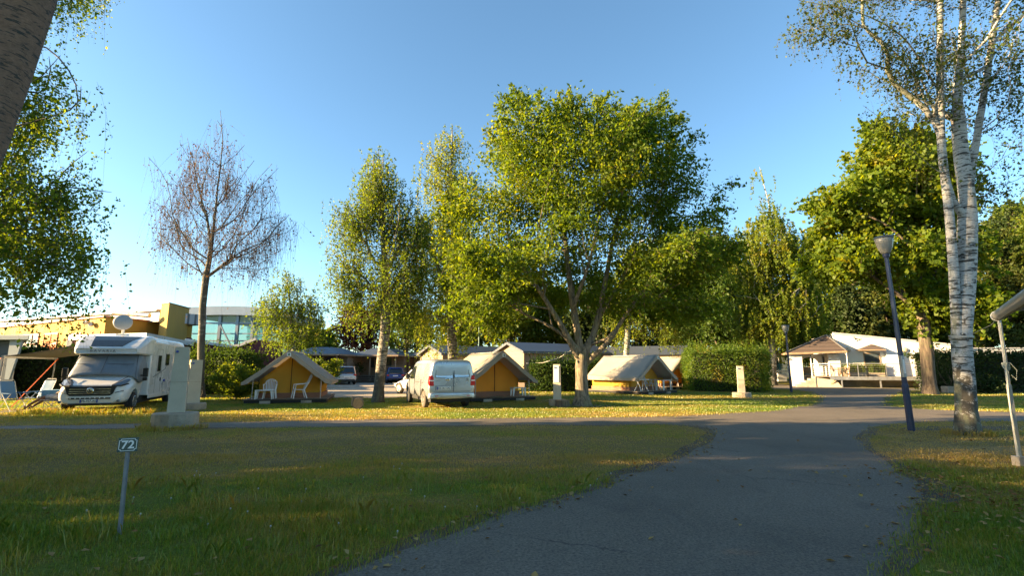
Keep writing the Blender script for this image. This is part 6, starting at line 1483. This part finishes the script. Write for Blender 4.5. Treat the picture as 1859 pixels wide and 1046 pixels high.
# dark barrel of the left upper roof
MB().slab([tuple(s1 + ns * .12 - us * 9 + Vector((0, 0, 6.25))), tuple(s1 + ns * .12 + Vector((0, 0, 6.25))), tuple(s1 + ns * .12 + Vector((0, 0, 6.9))), tuple(s1 + ns * .12 - us * 6 + Vector((0, 0, 6.9)))], .05).build('louvre_strip', M_slate, cor)
tw = [Vector((-33.6, 46.9, 0)), Vector((-32.75, 47.4, 0)), Vector((-33.2, 53.0, 0)), Vector((-34.3, 52.6, 0))]
tA, tB = Vector(A(288, 600, 48)), Vector(A(302, 600, 47)); tC = Vector(A(340, 600, 51.5)); tD = tA + (tC - tB)
mb = MB(); a = [tA, tB, tC, tD]
mb.add([(v.x, v.y, 0) for v in a] + [(v.x, v.y, 7.62) for v in a], [(0, 3, 2, 1), (4, 5, 6, 7), (0, 1, 5, 4), (1, 2, 6, 5), (2, 3, 7, 6), (3, 0, 4, 7)])
twr = mb.build('stub_tower', M_yels, YB)
# black weather streaks on the tower's flank
dT = (tC - tB).normalized(); nT = Vector((dT.y, -dT.x, 0)); nT = nT if nT.x > 0 else -nT
rs2 = np.random.RandomState(4); st2 = MB()
for k in range(34):
    x = rs2.normal(2.6, .75); zt = 6.7 - abs(rs2.normal(0, .45)); L_ = rs2.uniform(.25, 1.3); w_ = rs2.uniform(.015, .06)
    p = tB + dT * x + nT * (.004 + .0006 * k); st2.slab([p + Vector((0, 0, zt)), p + dT * w_ + Vector((0, 0, zt - .05)), p + dT * w_ * .6 + Vector((0, 0, zt - L_)), p + Vector((0, 0, zt - L_ * .9))], .003)
st2.build('weather_stain', surf('stain', (.13, .10, .045), .9, var=.4), twr)
MB().prism([(v.x, v.y) for v in [tA - Vector((.08, .08, 0)), tB + Vector((.05, -.1, 0)), tC + Vector((.12, .05, 0)), tD]], 7.62, 7.70, axis='z').build('cap', surf('cap_grey', (.22, .2, .16), .7), twr)
wa = dict(o_=c0, ux=uA, n_=nA)
def wpx(px):  # distance along facade A seen at a pixel column
    k = (px - 929.5) / FPX; return (k * c0.y - c0.x) / (uA.x - k * uA.y)
for (xa, xb, z0, z1, cols, rows, gm) in [(wpx(74), wpx(30), 2.9, 5.0, 4, 2, M_gl), (wpx(108), wpx(84), 2.9, 4.95, 2, 2, M_curtain), (wpx(149), wpx(127), 3.1, 4.75, 2, 2, M_gl)]:
    window(YB, c0, uA, nA, xa, xb, z0, z1, cols, rows, M_pink, gm, fw=.16)
MB().slab([c0 + uA * wpx(184) + nA * .02 + Vector((0, 0, 3.2)), c0 + uA * wpx(156) + nA * .02 + Vector((0, 0, 3.2)), c0 + uA * wpx(156) + nA * .02 + Vector((0, 0, 4.85)), c0 + uA * wpx(184) + nA * .02 + Vector((0, 0, 4.85))], .03).build('recess_panel', M_curtain, YB)
MB().slab([c0 + Vector((.205, .979, 0)) * 3.2 + Vector((.03, 0, 4.2)), cB + Vector((.03, 0, 4.2)), cB + Vector((.03, 0, 4.75)), c0 + Vector((.205, .979, 0)) * 3.2 + Vector((.03, 0, 4.75))], .05).build('side_band', M_maroon, YB)
fl = MB(); pf = c0 + uA * wpx(167) + nA * .3 + Vector((0, 0, 5.55)); fl.bar(pf + uA * .1 - nA * .3, pf, .08)
for s in (-1, 1): fl.box(pf + uA * s * .42 + Vector((0, 0, .04 + .1 * s)), (.5, .3, .30), math.atan2(uA.y, uA.x) + .3 * s, tilt=Matrix.Rotation(R(-35), 3, 'X'))
fl.build('floodlight', M_alu, YB)
rf = MB(); pr_ = c0 + Vector((.6, 2.6, 6.35)); rf.tube([pr_ + Vector((-2.2, .2, .45)), pr_ + Vector((1.6, -.2, .12))], .22, 10).tube([pr_ + Vector((2.6, 1.5, 0)), pr_ + Vector((2.7, 1.5, .35))], .35, 12).build('roof_vent', M_alu, YB)

# lower annex: white fascia canopy over maroon walls
AN = thing('entrance_annex', 'low maroon-walled annex with a wide white flat-roof fascia behind the motorhome roof', 'building', (0, 0, 0))
k0, k1 = Vector(A(266, 606, 34)), Vector(A(124, 612, 36.6)); kr = Vector(A(352, 622, 47)); zt = k0.z + .06
mb = MB(); kl = k1 + (kr - k0); a = [k0, kr, kl, k1]
mb.add([(v.x, v.y, zt - .36) for v in a] + [(v.x, v.y, zt) for v in a], [(0, 3, 2, 1), (4, 5, 6, 7), (0, 1, 5, 4), (1, 2, 6, 5), (2, 3, 7, 6), (3, 0, 4, 7)])
mb.build('flat_roof', M_coping, AN)
cen_ = (k0 + kr + kl + k1) / 4; a = [cen_ + (v - cen_) * .97 for v in (k0, kr, kl, k1)]; a[0] = k0 + (kl - k0) * .03; a[3] = k1 + (kr - k1) * .14; a[0] = k0 + Vector((-.4, .5, 0)); a[1] = kr + Vector((-.3, -.2, 0))
mb = MB(); mb.add([(v.x, v.y, 0) for v in a] + [(v.x, v.y, zt - .36) for v in a], [(0, 3, 2, 1), (4, 5, 6, 7), (0, 1, 5, 4), (1, 2, 6, 5), (2, 3, 7, 6), (3, 0, 4, 7)])
mb.build('wall', M_maroon, AN)
dk = (k1 - k0).normalized()
for t_ in (0, 1.0):
    p = k0 + (k1 - k0) * t_ + dk * (.25 if t_ == 0 else -.25); MB().bx(p.x - .2, p.x + .2, p.y - .05, p.y + .3, 0, zt - .37).build('post', M_coping, AN)
# butterfly parapet in front of the glass hall
BP = thing('butterfly_building', 'maroon building with a white-edged butterfly parapet in front of the glass hall', 'building', (0, 0, 0))
pts = [A(338, 619, 47.5), A(420, 631, 47.5), A(436, 629, 47.5), A(466, 617, 47.5)]; poly = [(p[0], p[2]) for p in pts]
MB().prism(poly + [(poly[-1][0], 0), (poly[0][0], 0)], 47.6, 53).build('wall', M_maroon, BP)
cp = MB()
for a, b in zip(pts, pts[1:]): cp.bar(Vector(a) + Vector((0, 0, .08)), Vector(b) + Vector((0, 0, .08)), .45, .24)
cp.build('coping', M_coping, BP)
# glass hall
GH = thing('glass_hall', 'steel-framed glass swimming hall with a grey-blue roof band', 'building', (0, 0, 0))
gx0, gx1, gY = A(336, 600, 60)[0], A(500, 600, 60)[0], 60; ztop = A(400, 557, 60)[2]; zb_ = A(400, 573, 60)[2]
n_ = 14; band = []
for k in range(n_ + 1):
    t = k / n_; band.append((gx0 + (gx1 - gx0) * t, ztop - .5 * (t - .45) ** 2 * 2))
MB().prism([(x, z) for x, z in band] + [(x, z - 1.05) for x, z in band[::-1]], gY - .6, gY + 16).build('roof_band', M_hband, GH)
st_ = MB(); fr2 = MB()
for px in (338, 365, 398, 430, 458, 480):
    x = A(px, 600, gY)[0]; st_.bx(x - .16, x + .16, gY - .1, gY + .25, 0, zb_ + .1)
    x2 = x + 1.2; fr2.bx(x2 - .14, x2 + .14, gY + 14, gY + 14.3, 0, zb_)
for py in (587, 606, 619, 634): z = A(400, py, gY)[2]; st_.bar((gx0, gY + .02, z), (gx1, gY + .02, z), .12, .20 if py == 587 else .13)
for py in (595, 612): z = A(400, py, gY + 14)[2]; fr2.bar((gx0, gY + 14, z), (gx1, gY + 14, z), .1, .14)
st_.bar(A(400, 590, gY - .2), A(420, 630, gY - .2), .14).bar(A(455, 578, gY - .2), A(462, 600, gY - .2), .12).bar(A(336, 600, gY - .2), A(352, 622, gY - .2), .14)
st_.build('steel_frame', M_hsteel, GH); fr2.build('rear_frame', M_hsteel, GH)
MB().bx(gx0, gx1, gY + .07, gY + .11, 0, zb_).build('glazing', M_hall, GH)
MB().bx(gx0, gx1, gY + 14.1, gY + 14.13, 0, zb_).build('rear_glazing', M_hall, GH)

# blue cabin at the frame's edge
BC = thing('blue_cabin', 'dark blue cabin with a pale flat roof edge and a slanting pale side panel', 'cabin', (0, 0, 0))
x0, x1 = A(-130, 660, 26)[0], A(28, 660, 26)[0]; zt = A(20, 618, 26)[2]
f_ = 30.4 / 25.6; xr = A(46, 660, 25.6)[0]; xw = A(28, 660, 26)[0]
MB().prism([(x0, 26), (xw, 26), (xw * 30 / 26 - .4, 30), (x0 - 4, 30)], .1, zt - .02, axis='z').build('wall', M_bluew, BC)
MB().prism([(x0 - .3, 25.6), (xr, 25.6), (xr * f_ - .3, 30.4), (x0 - 4.3, 30.4)], zt, zt + .24, axis='z').build('roof', M_paleb, BC, bevel=.02)
a, b_, c_, d_ = [Vector(A(px, py, 25.85)) for px, py in ((22, 619), (44, 619), (20, 690), (12, 690))]
MB().slab([a, b_, c_, d_], .12).build('side_panel', M_paleb, BC)
MB().bx(x0, x1, 25.94, 26, .0, .12).build('plinth', M_conc, BC)

# ------------------------------------------------------------------ wooden cabins (mobile homes)
def cabin(label, px, py_base, Y, axis, L, Wd, eave=2.75, ridge=3.45, wall=M_log, gablem=None, wins=(), base=.45, grp='wooden holiday cabins'):
    """origin: near corner between gable (local -y face) and long side (local +x face); local +y runs along the ridge"""
    x = (px - 929.5) / FPX * Y; o = thing('holiday_cabin', label, 'cabin', (x, Y, 0), axis, grp)
    MB().bx(-Wd, 0, 0, L, base, eave).build('wall', wall, o)
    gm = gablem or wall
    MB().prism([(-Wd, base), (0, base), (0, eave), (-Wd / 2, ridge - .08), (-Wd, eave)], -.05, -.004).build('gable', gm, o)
    MB().prism([(-Wd, eave), (0, eave), (-Wd / 2, ridge - .08)], .004, L - .01).build('loft', wall, o)
    ro = MB()
    for s in (0, 1):
        xe, xr = (.30, -Wd / 2) if s == 0 else (-Wd - .30, -Wd / 2); ze = eave - .12
        q = [(xe, -.35, ze), (xe, L + .3, ze), (xr, L + .3, ridge), (xr, -.35, ridge)]; ro.slab(q, .07 if s else -.07)
    r_ = ro.build('roof', M_slate, o)
    bg_ = MB()
    for s in (0, 1):
        xe = .32 if s == 0 else -Wd - .32; bg_.bar((xe, -.37, eave - .16), (-Wd / 2, -.37, ridge - .04), .05, .2)
    bg_.bar((.34, -.37, eave - .18), (.34, L + .32, eave - .18), .10, .12)
    bg_.build('barge_board', M_slate, r_)
    MB().bx(-Wd + .1, -.1, .1, L - .1, 0, base).build('skirting', M_woodd, o)
    for (xx, yy) in ((0, -.05), (-Wd, -.05), (0, L)): MB().bx(xx - .06, xx + .06, yy - .06, yy + .06, base, eave).build('corner_board', M_wood, o)
    for (face, a0, a1, z0, z1, gl) in wins:
        if face == 'long': window(o, (0, 0, 0), (0, 1, 0), (1, 0, 0), a0, a1, z0, z1, 1, 1, M_logp, gl, fw=.09)
        else: window(o, (0, -.05, 0), (-1, 0, 0), (0, -1, 0), a0, a1, z0, z1, 1, 1, M_logp, gl, fw=.09)
    return o
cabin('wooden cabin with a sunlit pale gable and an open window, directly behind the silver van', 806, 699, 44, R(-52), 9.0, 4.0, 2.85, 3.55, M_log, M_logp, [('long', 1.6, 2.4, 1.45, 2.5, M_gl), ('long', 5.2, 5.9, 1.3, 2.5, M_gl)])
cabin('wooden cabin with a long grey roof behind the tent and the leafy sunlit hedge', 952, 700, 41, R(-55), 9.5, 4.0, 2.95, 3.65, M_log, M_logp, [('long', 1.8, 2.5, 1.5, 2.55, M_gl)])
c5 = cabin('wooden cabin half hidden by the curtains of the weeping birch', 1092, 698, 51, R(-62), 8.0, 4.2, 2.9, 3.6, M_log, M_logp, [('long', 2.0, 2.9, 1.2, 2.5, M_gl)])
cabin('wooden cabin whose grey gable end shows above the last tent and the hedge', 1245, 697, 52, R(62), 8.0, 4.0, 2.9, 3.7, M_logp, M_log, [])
cabin('low pale-walled cabin behind the blue car', 700, 696, 70, R(-80), 9.0, 4.2, 3.0, 3.7, M_logp, M_logp, [('gable', 1.2, 2.0, 1.4, 2.6, M_gl)])

def railing(parent, pts, z0, h, mat, step=.14, name='railing', rails=False):
    mb = MB()
    for a, b in zip(pts, pts[1:]):
        a, b = Vector(a), Vector(b); L = (b - a).length; n_ = max(2, int(L / step))
        mb.bar(a + Vector((0, 0, z0 + h)), b + Vector((0, 0, z0 + h)), .05, .06)
        if rails:
            for k in range(1, 6): mb.bar(a + Vector((0, 0, z0 + h * k / 6)), b + Vector((0, 0, z0 + h * k / 6)), .016)
            nn = max(1, int(round(L / 1.7)))
            for k in range(nn + 1): p = a + (b - a) * k / nn; mb.bar(p + Vector((0, 0, z0)), p + Vector((0, 0, z0 + h)), .045)
        else:
            mb.bar(a + Vector((0, 0, z0 + .08)), b + Vector((0, 0, z0 + .08)), .04, .05)
            for k in range(n_ + 1): p = a + (b - a) * k / n_; mb.bar(p + Vector((0, 0, z0)), p + Vector((0, 0, z0 + h)), .05 if k % 8 == 0 else .028)
    return mb.build(name, mat, parent)
def steps(parent, x0, x1, y0, n_, rise, going, mat, frame):
    s_ = MB(); f_ = MB()
    for x in (x0 + .06, (x0 + x1) / 2, x1 - .06): f_.bar((x, y0 - going * n_ + .07, .06), (x, y0, .06), .06, .08)
    for k in range(n_): s_.bx(x0, x1, y0 - going * (n_ - k), y0 - going * (n_ - k) + going + .04, rise * (k + 1) - .045, rise * (k + 1))
    for k in range(n_):
        for x in (x0 + .06, (x0 + x1) / 2, x1 - .06): f_.bx(x - .03, x + .03, y0 - going * (n_ - k) + .04, y0 - going * (n_ - k) + .1, 0, rise * (k + 1) - .045)
    so2 = s_.build('steps', mat, parent); f_.build('step_frame', frame, so2)

def terrace_cabin(label, px, Y, rz, Wd, D, hip=True, roof_z=2.9, posts=(0, .5, 1), stair=(0.2, 2.2)):
    """cabin with a roofed deck facing the camera: local x along the front, +y away"""
    x = (px - 929.5) / FPX * Y; o = thing('terrace_cabin', label, 'cabin', (x, Y, 0), rz, 'cabins with covered terraces')
    fz = .72
    MB().bx(0, Wd, 2.6, 2.6 + D, .5, roof_z).build('wall', M_logp, o)
    MB().bx(0, Wd, 0, 2.59, fz - .1, fz).build('deck', M_deckw, o)
    MB().bx(.05, Wd - .05, .06, 2.55, .05, fz - .1).build('deck_underside', M_woodd, o)
    rf = MB(); e = .35; z0 = roof_z - .04; z1 = roof_z + .75
    rf.add([(-e, -e, z0), (Wd + e, -e, z0), (Wd + e, 2.6 + D, z0), (-e, 2.6 + D, z0), (1.6, 1.9, z1), (Wd - 1.6, 1.9, z1), (Wd - 1.6, 1.2 + D, z1), (1.6, 1.2 + D, z1)],
           [(0, 1, 5, 4), (1, 2, 6, 5), (2, 3, 7, 6), (3, 0, 4, 7), (4, 5, 6, 7), (3, 2, 1, 0)])
    r_ = rf.build('roof', M_slate, o)
    MB().bar((-e, -e - .03, z0 - .05), (Wd + e, -e - .03, z0 - .05), .05, .16).bar((Wd + e + .03, -e, z0 - .05), (Wd + e + .03, 2.6 + D, z0 - .05), .05, .16).build('fascia', M_wood, r_)
    for t in posts: MB().bx(t * (Wd - .12), t * (Wd - .12) + .12, .02, .14, fz, z0 - .1).build('post', M_wood, o)
    window(o, (0, 2.6, 0), (1, 0, 0), (0, -1, 0), Wd * .55, Wd * .55 + .9, fz + .05, fz + 2.0, 1, 1, M_wood, M_gl, name='door')
    window(o, (0, 2.6, 0), (1, 0, 0), (0, -1, 0), Wd * .2, Wd * .2 + 1.3, fz + .8, fz + 1.9, 2, 1, M_wood, M_gl)
    railing(o, [(0, .04, 0), (stair[0], .04, 0)], fz, .95, M_wood); railing(o, [(stair[1], .04, 0), (Wd, .04, 0), (Wd, 2.55, 0)], fz, .95, M_wood)
    steps(o, stair[0], stair[1], -.02, 4, .17, .28, M_deckw, M_wood)
    return o
TC1 = terrace_cabin('terrace cabin with dark posts and a drying rack, seen over the first tent', 527, 50, R(-4), 5.0, 4, stair=(2.6, 4.4))
TC2 = terrace_cabin('terrace cabin with pale timber and a plant on its deck, behind the silver estate car', 640, 54, R(-6), 5.0, 4, stair=(.9, 4.0), posts=(0, .42, 1))
terrace_cabin('terrace cabin with a pale railing behind the yellow hanging leaves', 744, 57, R(-6), 4.6, 4, stair=(3.2, 4.4))
# drying rack on the first terrace
dk_ = thing('drying_rack', 'white folding drying rack on the first cabin terrace', 'drying rack', (0, 0, 0)); m_ = MB()
Mt = Matrix.Translation(TC1.location) @ Matrix.Rotation(TC1.rotation_euler.z, 4, 'Z'); dk_.location = (Mt @ Vector((3.5, .8, .72))); dk_.rotation_euler = TC1.rotation_euler
MB().bar((-.6, 0, 0), (.0, 0, .95), .03).bar((0, 0, 0), (-.6, 0, .95), .03).bar((.0, 0, 0), (.6, 0, .95), .03).bar((.6, 0, 0), (.0, 0, .95), .03).bar((-.6, .5, 0), (.0, .5, .95), .03).bar((.6, .5, 0), (.0, .5, .95), .03).build('legs', M_plate, dk_)
w_ = MB()
for k in range(8): w_.bar((-1.0 + k * .28, -.05, .98 + .10 * abs(k - 3.5) / 3.5), (-1.0 + k * .28, .6, .98 + .10 * abs(k - 3.5) / 3.5), .012)
w_.bar((-1.0, 0, 1.07), (0, 0, .97), .03).bar((0, 0, .97), (1.0, 0, 1.07), .03).slab([(-.7, 0, 1.03), (-.1, 0, .99), (-.1, .5, .99), (-.7, .5, 1.03)], .01).build('wires', M_plate, dk_)
ptm = Matrix.Translation(TC2.location) @ Matrix.Rotation(TC2.rotation_euler.z, 4, 'Z'); pv = ptm @ Vector((.7, .5, .72))
po_ = thing('potted_plant', 'leafy plant in a pot at the top of the terrace steps', 'plant', tuple(pv)); MB().lathe([(.16, 0), (.22, .32), (.19, .32), (.18, .05)], 14).build('pot', surf('clay', (.28, .12, .07), .8), po_)
rsp = np.random.RandomState(8); cen = rsp.normal(size=(500, 3)) * np.array([.3, .25, .3]) + np.array([0, 0, .75]); V, F = leaves_np(rsp, cen, .16, .5); nmesh('foliage', V, F, L_hedge, po_)

# ------------------------------------------------------------------ white reception building
M_wht = surf('white_render', (.62, .61, .59), .8, var=.05, scale=.8, fine=30, dirt=.10, bmp=.05)
RB = thing('reception_building', 'white rendered building with a slanting roofline, hipped porch and railed deck', 'building', (27.4, 42.6, 0), R(-20.6))
ML = Matrix.Translation(RB.location) @ Matrix.Rotation(RB.rotation_euler.z, 4, 'Z')
fz = .86   # local: x along the facade, y=0 facade plane, -y towards the camera
MB().prism([(0, 0), (8.6, 0), (8.6, 3.25), (0, 4.45)], 0, 9).build('wall', M_wht, RB)
MB().bar((-.04, -.03, 4.50), (8.64, -.03, 3.30), .16, .10).build('parapet_cap', M_coping, RB)
# projecting wall right of the window and dark doorway
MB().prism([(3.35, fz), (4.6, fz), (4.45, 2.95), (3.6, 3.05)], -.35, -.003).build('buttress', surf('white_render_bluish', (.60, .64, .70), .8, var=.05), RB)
MB().bx(5.55, 6.9, -.012, .02, fz, 2.75).build('doorway', M_room, RB)
MB().bar((5.5, -.03, fz), (5.5, -.03, 2.8), .08, .1).bar((6.95, -.03, fz), (6.95, -.03, 2.8), .08, .1).bar((5.45, -.03, 2.8), (7.0, -.03, 2.8), .1, .08).build('door_frame', M_coping, RB)
window(RB, (0, 0, 0), (1, 0, 0), (0, -1, 0), 2.05, 3.15, 1.75, 2.75, 1, 1, M_wood, M_gl, fw=.08)
can = MB(); can.add([(1.5, -.9, 3.02), (3.35, -.9, 3.02), (3.35, -.003, 3.02), (1.5, -.003, 3.02), (2.65, -.003, 3.5), (2.75, -.5, 3.42)], [(0, 1, 5), (1, 2, 4, 5), (0, 5, 4, 3), (3, 2, 1, 0), (2, 3, 4)])
cao = can.build('window_canopy', M_tile, RB); MB().bar((1.48, -.92, 2.98), (3.37, -.92, 2.98), .05, .09).build('fascia', M_wood, cao)
for x in (.95, 4.9): MB().lathe([(.02, .16), (.16, .12), (.21, .0), (.05, -.0)], 18, (x, -.01, 3.05 if x < 2 else 3.0), M=Matrix.Rotation(R(90), 3, 'X')).build('wall_lamp', surf('lamp_cream', (.42, .38, .28), .5), RB)
# fascia number plate: three small dark marks high on the wall
sq = MB()
for k in range(4): sq.bx(6.05 + .16 * k, 6.14 + .16 * k, -.02, 0, 3.28 - .02 * k, 3.40 - .02 * k)
sq.build('wall_marks', M_greytxt, RB)
mk_ = MB()
for (x, z, r_) in ((1.5, 4.08, .05), (1.62, 3.98, .06), (1.74, 3.92, .05), (1.7, 3.78, .05), (1.86, 3.86, .05), (1.98, 3.92, .04), (1.55, 3.92, .04), (1.86, 3.98, .03)): mk_.lathe([(r_, 0), (r_, .02)], 8, (x, -.005, z), M=Matrix.Rotation(R(90), 3, 'X'))
mk_.build('wall_emblem', M_ink, RB)
# porch with hipped tile roof, left of and in front of the facade
pr_ = MB(); e = [(-3.9, -1.3, 2.78), (.55, -1.3, 2.92), (.25, 3.5, 2.92), (-3.9, 3.5, 2.78)]
pr_.add(e + [(-.45, .35, 4.3), (-.6, 3.4, 4.3)], [(0, 1, 4), (1, 2, 5, 4), (2, 3, 5), (3, 0, 4, 5), (3, 2, 1, 0)])
prf = pr_.build('porch_roof', M_tile, RB)
MB().bar((-3.95, -1.33, 2.72), (.58, -1.33, 2.86), .06, .15).bar((.58, -1.33, 2.86), (.28, -.05, 2.86), .06, .15).bar((-3.95, -1.33, 2.72), (-3.95, 3.5, 2.72), .06, .15).build('gutter', M_wood, prf)
MB().bar((-3.9, -1.3, 2.83), (-.45, .35, 4.36), .14, .07).bar((.55, -1.3, 2.97), (-.45, .35, 4.36), .12, .07).build('hip_tile', M_greytxt, prf)
MB().bx(-3.6, -2.65, -1.0, -.55, 0, 2.72).build('porch_pillar', M_wht, RB)
# side wall of the porch with an arch towards the yard
ar = MB(); th = .3; arc = [(-2.65, fz - .3), (-2.65, 2.72), (0.2, 2.75), (0.2, fz - .3), (-.95, fz - .3)]
arc += [(-.95 - .0, 1.7)] + [(-1.72 + .77 * math.cos(t), 1.75 + .72 * math.sin(t)) for t in np.linspace(0, PI, 12)] + [(-2.49, fz - .3)]
ar.prism(arc, 1.35, 1.35 + th); ar.build('arch_wall', M_wht, RB)
MB().bx(-.6, .25, -.35, -.05, fz, 2.70).bx(-.55, 0, -.05, 1.34, fz, 2.7).build('porch_wall', M_wht, RB)
window(RB, (0, 1.33, 0), (1, 0, 0), (0, -1, 0), -.75, -.05, fz + .02, 2.55, 1, 1, M_alu, M_gl, name='porch_door')
MB().tube([(-1.95, -.7, fz), (-1.95, -.7, 2.75)], .05, 8).tube([(.55, -1.25, fz), (.55, -1.25, 2.8)], .045, 8).build('porch_post', M_steel, RB)
MB().tube([(.42, -1.28, 2.74), (.75, -.2, 2.45), (.78, -.12, fz + .02)], .045, 8).build('downpipe', M_steel, RB)
# deck, legs, railing, steps
dk = MB().bx(-2.0, 6.7, -2.3, -.003, fz - .06, fz).bx(-2.6, -.6, -.003, 1.34, fz - .06, fz).build('deck', M_deckw, RB)
MB().bx(-1.0, 6.75, -2.36, -2.30, fz - .27, fz + .0).build('deck_beam', M_steel, dk)
for x in (-.2, 2.4, 4.9, 5.2, 6.5): MB().bx(x - .045, x + .045, -2.28, -2.19, 0, fz - .27).build('deck_leg', M_steel, dk)
MB().bar((-.6, -2.2, fz - .3), (-1.2, -2.0, .02), .12).build('deck_brace', M_wood, dk)
railing(RB, [(-.9, -2.3, 0), (6.6, -2.3, 0)], fz, 1.02, M_steel, rails=True); railing(RB, [(6.6, -2.3, 0), (6.6, -.6, 0)], fz, 1.02, M_steel, rails=True); railing(RB, [(-1.95, -1.0, 0), (-.9, -2.3, 0)], fz, 1.02, M_steel, rails=True)
sp2 = MB()
for k in range(5): sp2.bx(-3.4 + k * .34, -2.0, -2.2, -.3, .17 * k, .17 * (k + 1) - (.0 if k < 4 else .003))
sp2.build('porch_steps', M_conc, RB)
MB().bx(-2.0, 6.4, -.9, -.02, 0, fz - .08).build('plinth', M_stone2, RB)
MB().prism([(-2.0, 0), (-.2, 0), (-.55, .55), (-2.0, .78)], -2.15, -1.1).build('ramp_cheek', M_stone, RB)
# ornamental grasses, chairs and a small table on the deck
def on_rb(x, y, z): return tuple(ML @ Vector((x, y, z)))
for (x, lab, n_, sx) in ((1.15, 'feathery ornamental grass in a planter under the white wall', 900, .75), (2.65, 'feathery ornamental grass in a planter below the window', 700, .55)):
    pl_ = thing('ornamental_grass', lab, 'plant', on_rb(x, -.55, fz), RB.rotation_euler.z); MB().bx(-sx, sx, -.22, .22, 0, .28).build('planter', M_stone2, pl_, bevel=.02)
    rsg = np.random.RandomState(int(x * 10)); P = np.column_stack([rsg.uniform(-sx, sx, n_), rsg.uniform(-.2, .2, n_)]); V, F = blades(rsg, P, rsg.uniform(.45, 1.05, n_), np.full(n_, .02), .6); V[:, 2] += .26
    nmesh('foliage', V, F, L_mid, pl_)
plastic_chair('wooden-toned chair on the deck at the corner of the porch', on_rb(-.35, -1.6, fz), RB.rotation_euler.z + R(60), M_wood, group='chairs on the reception deck')
plastic_chair('second wooden-toned chair on the deck nearer the downpipe', on_rb(.35, -1.1, fz), RB.rotation_euler.z + R(-40), M_wood, group='chairs on the reception deck')
pt2 = plastic_table('small wooden table between the two chairs on the deck', on_rb(.1, -1.75, fz), RB.rotation_euler.z, .7, .7, .72, M_wood)
wc = plastic_chair('white plastic chair beside the dark doorway of the white building', on_rb(6.95, -1.7, .0), RB.rotation_euler.z + R(120))
# long white wall to the east
LW = thing('long_wall', 'long white wall continuing from the white building behind the dark hedge', 'wall', (0, 0, 0))
q0 = ML @ Vector((8.62, .3, 0)); q1 = Vector((62, 37.0, 0))
wallbox(q0, q1, 0, 3.05, .3, (0, 1)).build('wall_panel', M_wht, LW)
mbw = wallbox(q0 + Vector((0, -.05, 0)), q1 + Vector((0, -.05, 0)), 3.053, 3.13, .4, (0, 1)); mbw.build('coping', M_coping, LW)

# ------------------------------------------------------------------ gate, fence and things at the far end of the road
YG = 56
bgx = lambda px: (px - 929.5) / FPX * YG
bar = thing('barrier_gate', 'white barrier arm on an orange-topped housing at the entrance', 'barrier', (bgx(1435), YG, 0))
MB().bx(-.35, .35, -.3, .3, 0, 1.1).build('housing', M_white2, bar, bevel=.05); MB().lathe([(.42, -.28), (.5, 0), (.42, .28)], 20, (-.2, -.02, 1.5), M=Matrix.Rotation(R(90), 3, 'X')).build('counterweight', M_plate, bar)
MB().bx(-.2, .25, -.4, .1, .95, 1.35).build('arm_socket', surf('orange_paint', (.75, .33, .03), .5), bar, bevel=.04)
MB().bx(-4.5, -.2, -.42, -.34, 1.1, 1.22).build('arm', M_plate, bar)
sgb = thing('board_sign', 'plain orange-brown board on two posts beside the entrance barrier', 'sign', (bgx(1449), YG - 1, 0)); MB().bx(-.62, .62, -.05, .0, .95, 1.6).build('board', surf('board_orange', (.55, .27, .10), .7, var=.12), sgb, bevel=.02)
for s in (-1, 1): MB().bx(s * .5 - .04, s * .5 + .04, .003, .08, 0, 1.58).build('post', M_wood, sgb)
lw2 = thing('low_wall', 'low white wall left of the porch pillar', 'wall', (0, 0, 0)); wallbox((bgx(1418), YG + 1.5), (bgx(1434), YG + 1.5), 0, .95, .3, (0, 1)).build('wall_panel', M_wht, lw2)
lw3 = thing('low_wall', 'low white wall under the orange board', 'wall', (0, 0, 0)); wallbox((bgx(1441), YG), (bgx(1466), YG - 3), 0, .95, .3, (0, 1)).build('wall_panel', M_wht, lw3)
fe = thing('mesh_fence', 'green wire mesh fence behind the entrance barrier', 'fence', (0, 0, 0)); M_gf = surf('green_fence', (.05, .22, .17), .5)
m_ = MB(); xa, xb = bgx(1395), bgx(1480)
for k in range(60): x = xa + (xb - xa) * k / 59; m_.bx(x - .012, x + .012, YG + 5, YG + 5.02, .1, 1.95)
for z in (.12, .6, 1.1, 1.5, 1.93): m_.bar((xa, YG + 5.01, z), (xb, YG + 5.01, z), .03)
m_.build('mesh_panel', M_gf, fe)
for k in range(4): x = xa + (xb - xa) * k / 3; MB().bx(x - .05, x + .05, YG + 4.9, YG + 5, 0, 2.1).build('post', M_gf, fe)
make_hedge('low dark hedge beyond the green fence', [(bgx(1390), YG + 8), (bgx(1480), YG + 8), (bgx(1480), YG + 10), (bgx(1390), YG + 10)], 2.2, L_hedged, M_core, 90, .18, 15)
WH = thing('far_building', 'pale blue-grey building glimpsed behind the trees above the clipped hedge', 'building', (0, 0, 0)); MB().bx(bgx(1350) * 1.35, bgx(1475) * 1.35, 78, 84, 0, 4.0).build('wall', M_paleb, WH); MB().bx(bgx(1350) * 1.35 - .3, bgx(1475) * 1.35 + .3, 77.6, 84.4, 4.0, 4.3).build('roof', M_slate, WH)
window(WH, (bgx(1400) * 1.35, 78, 0), (1, 0, 0), (0, -1, 0), 0, 2, 1.5, 3, 2, 1, M_coping, M_gl)
